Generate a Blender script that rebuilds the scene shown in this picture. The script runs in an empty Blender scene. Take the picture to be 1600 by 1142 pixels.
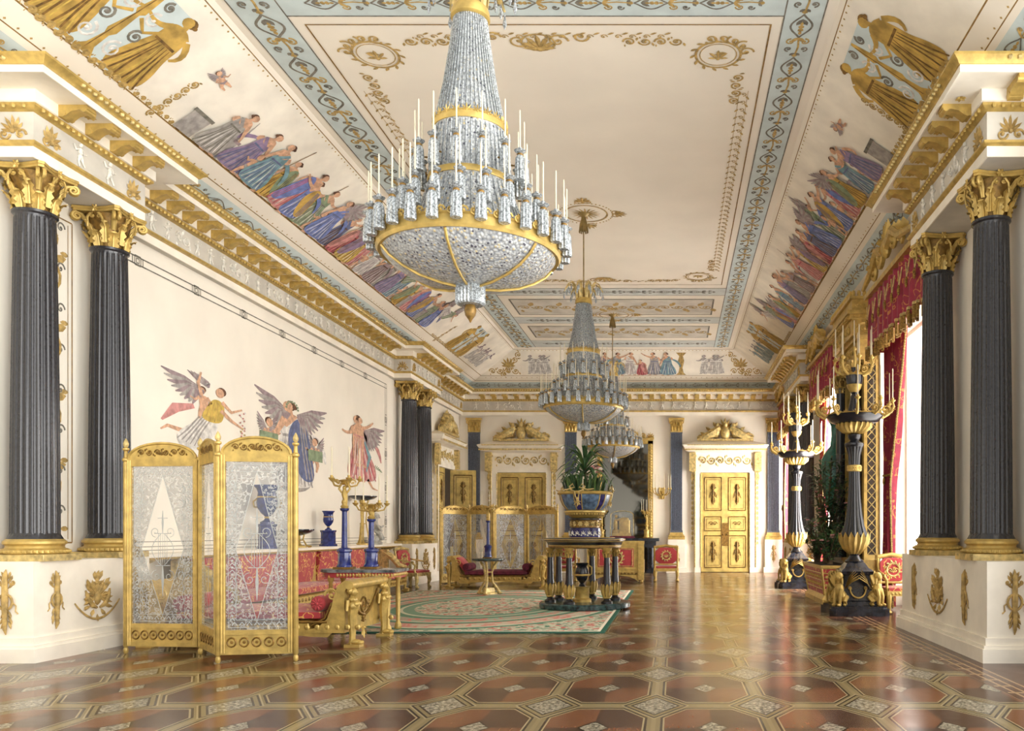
import bpy, math, random
from mathutils import Matrix, Vector
from math import sin, cos, pi, radians, sqrt
random.seed(7)
SC = bpy.context.scene
COL = SC.collection

# ------------------------------------------------------------------ camera
EYE = 1.6
cam = bpy.data.cameras.new('camera')
cam.sensor_fit = 'HORIZONTAL'; cam.sensor_width = 36.0
cam.lens = 36.0 * 1300 / 1600
cam.shift_x = -(1054 - 800) / 1600
cam.shift_y = (831 - 571) / 1600
cam.clip_end = 200
camo = bpy.data.objects.new('camera', cam); COL.objects.link(camo)
camo.location = (0, 0, EYE); camo.rotation_euler = (pi / 2, 0, 0)
SC.camera = camo

# ------------------------------------------------------------------ light, exposure
WORLD_STRENGTH = .95
LOWER_FILL_STRENGTH = 3.3
WINDOW_STRENGTH = 16.      # far panes, raised above the near blind to brighten the end wall
BLIND_STRENGTH = 3.2      # blind drawn over the nearest window
SUN_STRENGTH = 2.0
w = bpy.data.worlds.new('world'); SC.world = w; w.use_nodes = True
# soft overcast sky above, stronger lower half added to brighten the ceiling
_nt = w.node_tree; _bg = _nt.nodes['Background']
_tc = _nt.nodes.new('ShaderNodeTexCoord'); _sp = _nt.nodes.new('ShaderNodeSeparateXYZ'); _rp = _nt.nodes.new('ShaderNodeMapRange')
_nt.links.new(_tc.outputs['Generated'], _sp.inputs[0]); _nt.links.new(_sp.outputs[2], _rp.inputs[0])
_rp.inputs[1].default_value = -.12; _rp.inputs[2].default_value = .12; _rp.inputs[3].default_value = LOWER_FILL_STRENGTH; _rp.inputs[4].default_value = WORLD_STRENGTH
_bg.inputs[0].default_value = (1.0, 0.985, 0.96, 1); 
_rx = _nt.nodes.new('ShaderNodeMapRange'); _mu = _nt.nodes.new('ShaderNodeMath'); _mu.operation = 'MULTIPLY'   # brighter towards the window side
_nt.links.new(_sp.outputs[0], _rx.inputs[0]); _rx.inputs[1].default_value = -.1; _rx.inputs[2].default_value = .8; _rx.inputs[3].default_value = .5; _rx.inputs[4].default_value = 1.8
_nt.links.new(_rp.outputs[0], _mu.inputs[0]); _nt.links.new(_rx.outputs[0], _mu.inputs[1]); _nt.links.new(_mu.outputs[0], _bg.inputs[1])
sun = bpy.data.lights.new('daylight', 'SUN'); sun.energy = SUN_STRENGTH; sun.angle = radians(50); sun.color = (1, .98, .95)
suno = bpy.data.objects.new('daylight', sun); COL.objects.link(suno)
suno.location = (9, 2, 9)
suno.rotation_euler = Vector((-0.86, 0.48, -0.20)).to_track_quat('-Z', 'Y').to_euler()
SC.view_settings.view_transform = 'Standard'
SC.view_settings.look = 'None'
SC.view_settings.exposure = 0.46
SC.view_settings.gamma = 1.0
SC.view_settings.use_curve_mapping = False
SC.cycles.max_bounces = 10; SC.cycles.diffuse_bounces = 8; SC.cycles.glossy_bounces = 3
SC.cycles.transparent_max_bounces = 12; SC.cycles.transmission_bounces = 3
SC.cycles.sample_clamp_indirect = 4.0

# ------------------------------------------------------------------ node helpers
def lin(c):
    f = lambda x: x / 12.92 if x <= .04045 else ((x + .055) / 1.055) ** 2.4
    return tuple(f(v / 255) for v in c[:3]) + (1.0,)

class X:
    def __init__(s, nt, sock): s.nt, s.s = nt, sock
    def op(s, name, o=None):
        n = s.nt.nodes.new('ShaderNodeMath'); n.operation = name
        s.nt.links.new(s.s, n.inputs[0])
        if o is not None:
            if isinstance(o, X): s.nt.links.new(o.s, n.inputs[1])
            else: n.inputs[1].default_value = o
        return X(s.nt, n.outputs[0])
    def __add__(s, o): return s.op('ADD', o)
    def __sub__(s, o): return s.op('SUBTRACT', o)
    def __mul__(s, o): return s.op('MULTIPLY', o)
    def __truediv__(s, o): return s.op('DIVIDE', o)
    def __lt__(s, o): return s.op('LESS_THAN', o)
    def __gt__(s, o): return s.op('GREATER_THAN', o)
    def abs(s): return s.op('ABSOLUTE')
    def rnd(s): return s.op('ROUND')
    def frac(s): return s.op('FRACT')
    def min(s, o): return s.op('MINIMUM', o)
    def max(s, o): return s.op('MAXIMUM', o)
    def sqrt(s): return s.op('SQRT')
    def sin(s): return s.op('SINE')

def mixc(nt, fac, a, b):
    n = nt.nodes.new('ShaderNodeMix'); n.data_type = 'RGBA'
    if isinstance(fac, X): nt.links.new(fac.s, n.inputs[0])
    elif isinstance(fac, (int, float)): n.inputs[0].default_value = fac
    else: nt.links.new(fac, n.inputs[0])
    for k, c in ((6, a), (7, b)):
        if isinstance(c, tuple): n.inputs[k].default_value = lin(c)
        else: nt.links.new(c, n.inputs[k])
    return n.outputs[2]

def noise(nt, scale, detail=3, vec=None, rough=.5):
    n = nt.nodes.new('ShaderNodeTexNoise'); n.inputs['Scale'].default_value = scale
    n.inputs['Detail'].default_value = detail; n.inputs['Roughness'].default_value = rough
    if vec is not None: nt.links.new(vec, n.inputs['Vector'])
    return X(nt, n.outputs['Fac'])

def coords(nt):
    t = nt.nodes.new('ShaderNodeTexCoord')
    sp = nt.nodes.new('ShaderNodeSeparateXYZ'); nt.links.new(t.outputs['Object'], sp.inputs[0])
    return t.outputs['Object'], X(nt, sp.outputs[0]), X(nt, sp.outputs[1]), X(nt, sp.outputs[2])

def newmat(name):
    m = bpy.data.materials.new(name); m.use_nodes = True
    nt = m.node_tree
    return m, nt, nt.nodes['Principled BSDF']

def mat(name, c, rough=.6, metal=0., var=.10, scale=6., spec=.4, bump=0., bscale=30., c2=None, coat=0.):
    """plain surface with a slow procedural tone variation"""
    m, nt, b = newmat(name)
    vec, x, y, z = coords(nt)
    f = noise(nt, scale, 4, vec)
    d = c2 or tuple(max(0, v * (1 - 2 * var)) for v in c)
    hi = c if c2 else tuple(min(255, v * (1 + var * .6)) for v in c)
    k = (f - .32) * 2.8
    cl = k.max(0.).min(1.)
    nt.links.new(mixc(nt, cl, d, hi), b.inputs['Base Color'])
    b.inputs['Roughness'].default_value = rough; b.inputs['Metallic'].default_value = metal
    b.inputs['Specular IOR Level'].default_value = spec
    if coat: b.inputs['Coat Weight'].default_value = coat; b.inputs['Coat Roughness'].default_value = .08
    if bump:
        g = noise(nt, bscale, 2, vec)
        bn = nt.nodes.new('ShaderNodeBump'); bn.inputs['Strength'].default_value = bump; bn.inputs['Distance'].default_value = .02
        nt.links.new(g.s, bn.inputs['Height']); nt.links.new(bn.outputs[0], b.inputs['Normal'])
    return m

M = {}
M['cream'] = mat('cream_plaster', (238, 231, 216), .8, var=.012, scale=1.2)
M['cream_light'] = mat('light_plaster', (243, 236, 220), .75, var=.03, scale=2)
M['ceil'] = mat('ceiling_plaster', (240, 232, 216), .85, var=.012, scale=.8)
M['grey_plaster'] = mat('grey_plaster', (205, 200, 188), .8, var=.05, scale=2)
M['relief'] = mat('white_relief', (228, 224, 212), .7, var=.08, scale=14)
M['blue'] = mat('pale_blue_paint', (202, 215, 214), .8, var=.03, scale=3)
M['bluegrey'] = mat('blue_grey_paint', (206, 211, 206), .8, var=.03, scale=3)
M['gold'] = mat('gilding', (200, 170, 96), .38, .35, var=.07, scale=9, bump=.1, bscale=45)
M['gold_dark'] = mat('dark_bronze_gilding', (138, 106, 50), .42, .4, var=.12, scale=20, bump=.15, bscale=50)  # darker bronze tone for mounts, grounds and raised ornament
M['gold_pale'] = mat('pale_gilding', (212, 188, 124), .45, .25, var=.14, scale=12, bump=.15, bscale=40)
M['gold_paint'] = mat('gold_paint', (188, 158, 96), .7, 0, var=.12, scale=14)
M['gold_line'] = mat('gold_line_paint', (150, 116, 58), .7, 0, var=.12, scale=10)
M['grey_line'] = mat('grey_line_paint', (128, 124, 112), .8, 0, var=.12, scale=10)
M['ochre'] = mat('ochre_paint', (200, 164, 84), .7, 0, var=.12, scale=5)
M['umber'] = mat('umber_paint', (132, 100, 52), .7, 0, var=.2, scale=9)
M['flesh'] = mat('flesh_paint', (216, 172, 140), .8, 0, var=.1, scale=12)
M['hair'] = mat('brown_paint', (104, 72, 52), .8, 0, var=.15, scale=12)
for k, c in dict(p_blue=(118, 134, 190), p_navy=(104, 112, 146), p_red=(184, 92, 102), p_rose=(206, 146, 140), p_purple=(150, 130, 158),
                 p_teal=(124, 158, 166), p_green=(140, 156, 124), p_yellow=(206, 176, 88), p_white=(226, 222, 214), p_grey=(168, 162, 156), p_mauve=(156, 138, 140)).items():
    M[k] = mat(k[2:] + '_painted_cloth', c, .8, 0, var=.09, scale=9)
M['granite'] = mat('dark_grey_scagliola', (42, 42, 46), .24, 0, var=.1, scale=30, spec=.6)
M['pil_blue'] = mat('blue_grey_scagliola', (92, 100, 116), .35, 0, var=.15, scale=30, spec=.5)
M['black'] = mat('black_bronze', (30, 31, 38), .25, .1, var=.2, scale=10, spec=.7)
M['black_marble'] = mat('black_marble', (38, 42, 52), .18, 0, var=.3, scale=7, spec=.6)
M['green_marble'] = mat('green_porphyry', (52, 78, 78), .25, 0, var=.3, scale=12, spec=.5)
M['grey_marble'] = mat('grey_marble', (112, 116, 118), .2, 0, var=.25, scale=8, spec=.5)
M['malachite'] = mat('malachite', (36, 116, 98), .22, 0, c2=(16, 70, 62), scale=7, spec=.6)
M['lapis'] = mat('lapis_blue_enamel', (42, 56, 128), .2, 0, c2=(24, 30, 82), scale=12, spec=.6)
M['porcelain_blue'] = mat('grey_blue_porcelain', (98, 122, 150), .25, 0, var=.2, scale=10)
M['porcelain_navy'] = mat('navy_porcelain', (50, 46, 104), .25, 0, var=.2, scale=10)
M['stone'] = mat('grey_biscuit_stone', (186, 184, 174), .6, 0, var=.14, scale=12)
M['candle'] = mat('candle_wax', (220, 210, 182), .5, 0, var=.03)
M['leaf'] = mat('dark_leaf', (66, 100, 58), .5, 0, c2=(36, 62, 40), scale=9)
M['leaf_light'] = mat('light_leaf', (112, 140, 74), .5, 0, c2=(60, 92, 46), scale=9)
M['stem'] = mat('brown_stem', (92, 74, 50), .7, 0, var=.2)
M['soil'] = mat('dark_soil', (58, 44, 34), .9, 0, var=.3, scale=20)
M['pink'] = mat('pink_petal', (226, 160, 160), .6, 0, var=.1)
M['white_petal'] = mat('white_petal', (240, 236, 226), .6, 0, var=.05)
M['rod'] = mat('brass_rod', (150, 128, 78), .4, .4, var=.1)
M['shade_backing'] = mat('painted_shade_backing', (64, 54, 44), .8, 0, var=.1)  # dark backing colour; behind the door leaves it paints the shaded opening
M['rope'] = mat('gold_fringe', (178, 140, 66), .8, 0, c2=(96, 70, 30), scale=40)
M['door_wood'] = mat('yellow_gilded_door', (206, 180, 104), .5, .05, var=.08, scale=5)
M['door_dark'] = mat('door_moulding_gilding', (136, 106, 52), .5, .1, var=.15, scale=9)
M['lead'] = mat('etched_white_line', (182, 184, 180), .6, 0, var=.05)
M['plum'] = mat('plum_velvet', (122, 44, 66), .75, 0, c2=(76, 26, 44), scale=10)

def fabric(name, c, c2, gold=None, gs=7., th=.56):
    m, nt, b = newmat(name)
    vec, x, y, z = coords(nt)
    col = mixc(nt, noise(nt, 9, 3, vec), c2, c)
    if gold:
        g = noise(nt, gs, 2, vec, .4)
        col = mixc(nt, ((g - th).abs() < .022), col, gold)
    nt.links.new(col, b.inputs['Base Color']); b.inputs['Roughness'].default_value = .75
    b.inputs['Sheen Weight'].default_value = .25
    return m
M['red'] = fabric('red_silk', (190, 66, 68), (150, 40, 48))
M['red_gold'] = fabric('red_silk_with_gold_thread', (186, 62, 64), (150, 40, 48), (220, 176, 88))
M['curtain'] = fabric('crimson_curtain_silk', (168, 44, 70), (116, 24, 46), (190, 120, 66), 5., .6)

def floor_mat():
    m, nt, b = newmat('inlaid_parquet')
    vec, x, y, z = coords(nt)
    u = (x - .312) / .978; v = (y - 6.8) / 1.72
    fu = u - u.rnd(); fv = v - v.rnd()
    a, bb = fu.abs(), fv.abs()
    e1, e2 = a * -1 + .5, bb * -1 + .5
    s = e1 + e2
    D = e1.min(e2).min((s - .27) * .8)
    q = ((fu * fv) > 0.)
    mp = nt.nodes.new('ShaderNodeMapping'); mp.inputs['Scale'].default_value = (18, 3, 1); nt.links.new(vec, mp.inputs[0])
    g = noise(nt, 1.6, 5, mp.outputs[0])
    mp2 = nt.nodes.new('ShaderNodeMapping'); mp2.inputs['Scale'].default_value = (4, 14, 1); nt.links.new(vec, mp2.inputs[0])
    g2 = noise(nt, 1.6, 5, mp2.outputs[0])
    wa = mixc(nt, g, (104, 62, 42), (156, 100, 66)); wb = mixc(nt, g2, (62, 42, 34), (98, 66, 50))
    col = mixc(nt, q, wa, wb)
    mott = noise(nt, 26, 3, vec, .7)
    mcol = mixc(nt, ((mott - .4) * 4).max(0.).min(1.), (96, 90, 76), (214, 204, 178))
    k = a + bb
    col = mixc(nt, k < .142, col, (40, 32, 26)); col = mixc(nt, k < .118, col, mcol)
    cream, dark, tan = (184, 166, 126), (58, 48, 38), (150, 134, 96)
    for th, c in ((.094, cream), (.079, dark), (.058, tan), (.02, (160, 142, 102))):
        col = mixc(nt, D < th, col, c)
    for th, c in ((.318, cream), (.3, dark), (.276, tan), (.232, dark), (.208, mcol)):
        col = mixc(nt, s < th, col, c)
    # plain dark border with a Greek key beside the right-hand pedestals
    bd = (x > 3.28)
    kk = ((x - 3.28) / .11).frac(); ky = (y / .36).frac()
    key = ((kk - .5).abs() > .36).max(((ky - .5).abs() > .42) * ((x - 3.42).abs() < .1))
    bcol = mixc(nt, key * ((x - 3.46).abs() < .17), (92, 54, 40), (186, 152, 112))
    col = mixc(nt, bd, col, bcol)
    col = mixc(nt, .24, col, (22, 16, 12))
    nt.links.new(col, b.inputs['Base Color'])
    rr = noise(nt, 3, 3, vec) * .14 + .13
    nt.links.new(rr.s, b.inputs['Roughness']); b.inputs['Specular IOR Level'].default_value = .24
    return m
M['floor'] = floor_mat()

def rug_mat(hx, hy):
    m, nt, b = newmat('woven_rug')
    vec, x, y, z = coords(nt)
    n1 = noise(nt, 5.5, 2, vec, .6); n2 = noise(nt, 3.4, 2, vec, .5)
    ground = mixc(nt, n2, (176, 182, 158), (206, 198, 174))
    flow = mixc(nt, n1 > .57, ground, (190, 108, 100)); flow = mixc(nt, n1 < .43, flow, (104, 134, 112))
    green = mixc(nt, noise(nt, 14, 2, vec), (70, 112, 92), (128, 156, 130))
    ax, ay = x.abs(), y.abs()
    E = ((x / (hx * .93)) * (x / (hx * .93)) + (y / (hy * .90)) * (y / (hy * .90))).sqrt()
    col = flow
    for th, c in ((1.04, green), (.99, (226, 218, 196)), (.975, mixc(nt, ((n2 - .5).abs() < .05), ground, (206, 140, 128))), (.86, (206, 140, 128)),
                  (.845, green), (.79, (204, 200, 178)), (.77, mixc(nt, ((n2 - .5).abs() < .05), (150, 170, 148), (198, 134, 122))), (.66, green), (.60, (198, 198, 172)), (.575, (120, 148, 126)),
                  (.5, flow)):
        col = mixc(nt, E < th, col, c)
    e = (ax * -1 + hx).min(ay * -1 + hy)
    col = mixc(nt, e < .12, col, (226, 218, 198)); col = mixc(nt, e < .07, col, (58, 98, 82))
    nt.links.new(col, b.inputs['Base Color']); b.inputs['Roughness'].default_value = .95
    b.inputs['Specular IOR Level'].default_value = .1
    return m

def crystal_mat():
    m, nt, b = newmat('strung_crystal_beads')
    vec, x, y, z = coords(nt)
    vo = nt.nodes.new('ShaderNodeTexVoronoi'); vo.inputs['Scale'].default_value = 34
    nt.links.new(vec, vo.inputs['Vector'])
    dcol = X(nt, vo.outputs['Distance'])
    sp = nt.nodes.new('ShaderNodeSeparateXYZ'); nt.links.new(vo.outputs['Color'], sp.inputs[0])
    r = X(nt, sp.outputs[0])
    col = mixc(nt, dcol, (212, 214, 210), (122, 127, 134))
    col = mixc(nt, (r < .2) * (dcol < .42), col, (84, 84, 96))
    col = mixc(nt, (r > .86) * (dcol < .42), col, (206, 190, 150))
    nt.links.new(col, b.inputs['Base Color']); b.inputs['Roughness'].default_value = .3; b.inputs['Metallic'].default_value = .15
    bn = nt.nodes.new('ShaderNodeBump'); bn.inputs['Strength'].default_value = .6; bn.inputs['Distance'].default_value = .02; bn.invert = True
    nt.links.new(vo.outputs['Distance'], bn.inputs['Height']); nt.links.new(bn.outputs[0], b.inputs['Normal'])
    return m
M['crystal'] = crystal_mat()
M['prism'] = mat('crystal_prisms', (176, 182, 184), .2, .3, var=.25, scale=60, spec=.7)

def glass(name, c, alpha, pattern=0):
    m, nt, b = newmat(name)
    out = nt.nodes['Material Output']
    vec, x, y, z = coords(nt)
    tr = nt.nodes.new('ShaderNodeBsdfTransparent'); mx = nt.nodes.new('ShaderNodeMixShader')
    b.inputs['Base Color'].default_value = lin(c); b.inputs['Roughness'].default_value = .25
    if pattern:
        n = noise(nt, pattern, 2, vec, .6)
        n2 = ((n - .5).abs() < .035)
        nt.links.new(mixc(nt, n2, c, (196, 196, 190)), b.inputs['Base Color'])
        fac = n2 * .12 + alpha
        nt.links.new(fac.s, mx.inputs[0])
    else: mx.inputs[0].default_value = alpha
    nt.links.new(tr.outputs[0], mx.inputs[1]); nt.links.new(b.outputs[0], mx.inputs[2]); nt.links.new(mx.outputs[0], out.inputs[0])
    return m
M['frost'] = glass('frosted_etched_glass', (124, 130, 136), .5, 13)
M['clear'] = glass('clear_glass', (226, 228, 226), .12)
M['dome'] = glass('thin_dome_glass', (206, 214, 212), .16)
m, nt, b = newmat('mirror_glass'); b.inputs['Base Color'].default_value = lin((112, 108, 98)); b.inputs['Metallic'].default_value = 1; b.inputs['Roughness'].default_value = .04
M['mirror'] = m
for _k, _s in (('blind', BLIND_STRENGTH), ('day_pane', WINDOW_STRENGTH)):
    m, nt, b = newmat('daylit_' + _k); b.inputs['Base Color'].default_value = lin((240, 234, 220))
    b.inputs['Emission Color'].default_value = (1, .975, .93, 1); b.inputs['Emission Strength'].default_value = _s
    M[_k] = m

# ------------------------------------------------------------------ mesh builder
def frame(o, u, v):
    u = Vector(u); v = Vector(v); n = u.cross(v); n.normalize()
    return Matrix(((u.x, v.x, n.x, o[0]), (u.y, v.y, n.y, o[1]), (u.z, v.z, n.z, o[2]), (0, 0, 0, 1)))
def TR(x=0, y=0, z=0): return Matrix.Translation((x, y, z))
def RZ(a): return Matrix.Rotation(a, 4, 'Z')
def SCL(x, y=None, z=None):
    y = x if y is None else y; z = x if z is None else z
    return Matrix.Diagonal((x, y, z, 1))

class MB:
    def __init__(s): s.v, s.f, s.m, s.sm = [], [], [], []; s.T = Matrix.Identity(4); s.stack = []
    def push(s, Mx): s.stack.append(s.T); s.T = s.T @ Mx; return s
    def pop(s): s.T = s.stack.pop()
    def add(s, vs, fs, mi=0, sm=False):
        o = len(s.v); T = s.T
        s.v.extend([T @ Vector(p) for p in vs])
        for f in fs:
            s.f.append(tuple(i + o for i in f)); s.m.append(mi); s.sm.append(sm)
    def boxb(s, x0, x1, y0, y1, z0, z1, mi=0):
        s.add([(x0, y0, z0), (x1, y0, z0), (x1, y1, z0), (x0, y1, z0), (x0, y0, z1), (x1, y0, z1), (x1, y1, z1), (x0, y1, z1)],
              [(3, 2, 1, 0), (4, 5, 6, 7), (0, 1, 5, 4), (1, 2, 6, 5), (2, 3, 7, 6), (3, 0, 4, 7)], mi)
    def box(s, c, d, mi=0): s.boxb(c[0] - d[0] / 2, c[0] + d[0] / 2, c[1] - d[1] / 2, c[1] + d[1] / 2, c[2] - d[2] / 2, c[2] + d[2] / 2, mi)
    def cham(s, x0, x1, y0, y1, z0, z1, c=.02, mi=0):
        """box with a chamfered outline on its four upright edges and a slight bevel on top"""
        o = [(x0 + c, y0), (x1 - c, y0), (x1, y0 + c), (x1, y1 - c), (x1 - c, y1), (x0 + c, y1), (x0, y1 - c), (x0, y0 + c)]
        cx, cy = (x0 + x1) / 2, (y0 + y1) / 2
        k = lambda p: (cx + (p[0] - cx) * (1 - 2 * c / (x1 - x0)), cy + (p[1] - cy) * (1 - 2 * c / (y1 - y0)))
        vs = [(*p, z0) for p in o] + [(*p, z1 - c) for p in o] + [(*k(p), z1) for p in o]
        fs = [tuple(range(7, -1, -1)), tuple(range(16, 24))]
        for r in (0, 8):
            for i in range(8): fs.append((r + i, r + (i + 1) % 8, r + 8 + (i + 1) % 8, r + 8 + i))
        s.add(vs, fs, mi, True)
    def lathe(s, prof, n=24, mi=0, rf=None, sm=True, cap=True, a0=0., a1=2 * pi):
        full = abs(a1 - a0 - 2 * pi) < 1e-6
        k = n if full else n + 1
        vs = []
        for (r, z) in prof:
            for i in range(k):
                a = a0 + (a1 - a0) * i / n
                q = r * (rf(a, z) if rf else 1)
                vs.append((q * cos(a), q * sin(a), z))
        fs = []
        for j in range(len(prof) - 1):
            for i in range(n):
                i2 = (i + 1) % k
                fs.append((j * k + i, j * k + i2, (j + 1) * k + i2, (j + 1) * k + i))
        if cap and full:
            fs.append(tuple(range(k - 1, -1, -1))); L = (len(prof) - 1) * k; fs.append(tuple(range(L, L + k)))
        s.add(vs, fs, mi, sm)
    def tube(s, pts, r, n=6, mi=0, closed=False, flat=1.):
        pts = [Vector(p) for p in pts]; N = len(pts)
        if N < 2: return
        rs = r if isinstance(r, (list, tuple)) else [r] * N
        vs = []; prev = None
        for i, p in enumerate(pts):
            if closed: t = pts[(i + 1) % N] - pts[i - 1]
            else: t = pts[min(i + 1, N - 1)] - pts[max(i - 1, 0)]
            if t.length < 1e-9: t = Vector((0, 0, 1))
            t.normalize()
            if prev is None:
                a = Vector((0, 0, 1)) if abs(t.z) < .9 else Vector((1, 0, 0))
                e1 = t.cross(a).normalized()
            else:
                e1 = prev - t * prev.dot(t)
                e1 = e1.normalized() if e1.length > 1e-6 else t.orthogonal().normalized()
            prev = e1; e2 = t.cross(e1)
            for k in range(n):
                an = 2 * pi * k / n
                vs.append(p + e1 * (rs[i] * cos(an)) + e2 * (rs[i] * sin(an) * flat))
        fs = []
        for i in range(N if closed else N - 1):
            j = (i + 1) % N
            for k in range(n):
                k2 = (k + 1) % n
                fs.append((i * n + k, i * n + k2, j * n + k2, j * n + k))
        if not closed:
            fs.append(tuple(range(n - 1, -1, -1))); fs.append(tuple(range((N - 1) * n, N * n)))
        s.add(vs, fs, mi, True)
    def blob(s, c, r, mi=0, n=8, m=6):
        if not isinstance(r, (tuple, list)): r = (r, r, r)
        vs = [(c[0], c[1], c[2] - r[2])]
        for j in range(1, m):
            b = -pi / 2 + pi * j / m
            for i in range(n):
                a = 2 * pi * i / n
                vs.append((c[0] + r[0] * cos(b) * cos(a), c[1] + r[1] * cos(b) * sin(a), c[2] + r[2] * sin(b)))
        vs.append((c[0], c[1], c[2] + r[2])); fs = []
        for i in range(n): fs.append((0, 1 + (i + 1) % n, 1 + i))
        for j in range(m - 2):
            for i in range(n):
                a, b_ = 1 + j * n, 1 + (j + 1) * n
                fs.append((a + i, a + (i + 1) % n, b_ + (i + 1) % n, b_ + i))
        L = 1 + (m - 2) * n
        for i in range(n): fs.append((L + i, L + (i + 1) % n, len(vs) - 1))
        s.add(vs, fs, mi, True)
    def prism(s, poly, z0, z1, mi=0, sm=False):
        n = len(poly)
        vs = [(p[0], p[1], z0) for p in poly] + [(p[0], p[1], z1) for p in poly]
        s.add(vs, [tuple(range(n - 1, -1, -1)), tuple(range(n, 2 * n))], mi)
        s.add(vs, [(i, (i + 1) % n, n + (i + 1) % n, n + i) for i in range(n)], mi, sm)
    def poly(s, pts, mi=0): s.add(pts, [tuple(range(len(pts)))], mi)
    def ribbon(s, pts, wd, mi=0, h=0.):
        """flat painted stroke in the local xy plane"""
        N = len(pts); ws = wd if isinstance(wd, (list, tuple)) else [wd] * N
        vs = []
        for i, p in enumerate(pts):
            q0, q1 = pts[max(i - 1, 0)], pts[min(i + 1, N - 1)]
            dx, dy = q1[0] - q0[0], q1[1] - q0[1]; L = math.hypot(dx, dy) or 1
            nx, ny = -dy / L, dx / L
            vs += [(p[0] - nx * ws[i] / 2, p[1] - ny * ws[i] / 2, h), (p[0] + nx * ws[i] / 2, p[1] + ny * ws[i] / 2, h)]
        s.add(vs, [(2 * i, 2 * i + 2, 2 * i + 3, 2 * i + 1) for i in range(N - 1)], mi)
    def blade(s, pts, wd, mi=0, side=Vector((1, 0, 0)), keel=.15):
        """leaf along a 3D path: two facets either side of a midrib"""
        N = len(pts); vs = []
        for i, p in enumerate(pts):
            p = Vector(p); t = Vector(pts[min(i + 1, N - 1)]) - Vector(pts[max(i - 1, 0)]); t.normalize()
            e = side - t * side.dot(t); e = e.normalized() if e.length > 1e-5 else t.orthogonal().normalized()
            up = e.cross(t); wq = wd[i]
            vs += [p - e * wq + up * wq * keel, p, p + e * wq + up * wq * keel]
        fs = []
        for i in range(N - 1):
            a = 3 * i
            fs += [(a, a + 1, a + 4, a + 3), (a + 1, a + 2, a + 5, a + 4)]
        s.add(vs, fs, mi, True)
    def build(s, name, mats, parent=None, loc=None, sharp=38):
        me = bpy.data.meshes.new(name)
        me.from_pydata([tuple(v) for v in s.v], [], s.f)
        for k in (mats if isinstance(mats, (list, tuple)) else [mats]): me.materials.append(M[k] if isinstance(k, str) else k)
        me.polygons.foreach_set('material_index', s.m)
        me.polygons.foreach_set('use_smooth', s.sm)
        me.update()
        if any(s.sm): me.set_sharp_from_angle(angle=radians(sharp))
        o = bpy.data.objects.new(name, me); COL.objects.link(o)
        if parent: o.parent = parent
        if loc: o.location = loc
        return o

def tag(o, label=None, cat=None, group=None, kind=None):
    if label: o['label'] = label
    if cat: o['category'] = cat
    if group: o['group'] = group
    if kind: o['kind'] = kind
    return o
def thing(name, label, cat, loc=(0, 0, 0), rz=0., group=None):
    o = bpy.data.objects.new(name, None); COL.objects.link(o)
    o.empty_display_size = .1
    o.location = loc; o.rotation_euler = (0, 0, rz)
    return tag(o, label, cat, group)
def copy_tree(o, parent=None):
    kids = list(o.children)
    c = o.copy(); COL.objects.link(c)
    if parent: c.parent = parent
    for ch in kids: copy_tree(ch, c)
    return c
def dup(o, loc, rz=0., label=None):
    c = copy_tree(o); c.location = loc; c.rotation_euler = (0, 0, rz)
    if label: c['label'] = label
    return c

# ------------------------------------------------------------------ ornament stamps (local x right, y up, z out)
def spiral(cx, cy, r0, r1, a0, a1, n=18, z=0.):
    return [(cx + (r0 + (r1 - r0) * t) * cos(a0 + (a1 - a0) * t), cy + (r0 + (r1 - r0) * t) * sin(a0 + (a1 - a0) * t), z) for t in [i / n for i in range(n + 1)]]
def scroll(mb, cx, cy, r, a0, turn, w=.012, mi=0, n=18):
    pts = spiral(cx, cy, r, r * .12, a0, a0 + turn * 2 * pi, n, w * .6)
    mb.tube(pts, [w * (1 - .5 * i / n) for i in range(n + 1)], 5, mi)
    mb.blob((cx, cy, w * .6), w * 1.5, mi, 6, 4)
def petal(mb, cx, cy, a, L, wd, mi=0, h=.014):
    c, s_ = cos(a), sin(a)
    P = lambda t, q, z: (cx + c * t - s_ * q, cy + s_ * t + c * q, z)
    vs = [P(0, 0, .002), P(L * .35, wd * .75, .002), P(L * .7, wd * .8, .002), P(L, 0, h), P(L * .7, -wd * .8, .002), P(L * .35, -wd * .75, .002), P(L * .5, 0, h * 1.5)]
    mb.add(vs, [(0, 6, 1), (1, 6, 2), (2, 6, 3), (3, 6, 4), (4, 6, 5), (5, 6, 0)][::1], mi, True)
def rosette(mb, cx, cy, r, mi=0, n=8):
    for k in range(n): petal(mb, cx, cy, 2 * pi * k / n, r, r * .36, mi, r * .2)
    mb.blob((cx, cy, r * .12), r * .26, mi, 7, 5)
def palmette(mb, cx, cy, r, mi=0, n=7, a0=pi / 2, span=pi * .9):
    for k in range(n):
        a = a0 - span / 2 + span * k / (n - 1)
        petal(mb, cx, cy, a, r * (.62 + .38 * cos(a - a0)), r * .13, mi, r * .12)
    mb.blob((cx, cy, r * .06), r * .15, mi, 6, 4)
def rinceau(mb, L, H, w=.012, mi=0, k=None):
    """running scroll of length L centred on x=0"""
    k = k or max(2, int(L / (H * 1.25))); st = L / k
    for i in range(k):
        cx = -L / 2 + st * (i + .5); sg = 1 if i % 2 else -1
        r = min(H * .42, st * .46)
        scroll(mb, cx, 0, r, pi if sg > 0 else pi, sg * 1.6, w, mi, 18)
        petal(mb, cx, 0, sg * pi / 3, r * .8, r * .22, mi)
        petal(mb, cx + st * .45, -sg * H * .1, -sg * pi / 2.4, H * .4, H * .11, mi)
        petal(mb, cx - st * .3, sg * H * .3, sg * pi / 2, H * .26, H * .07, mi)
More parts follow.
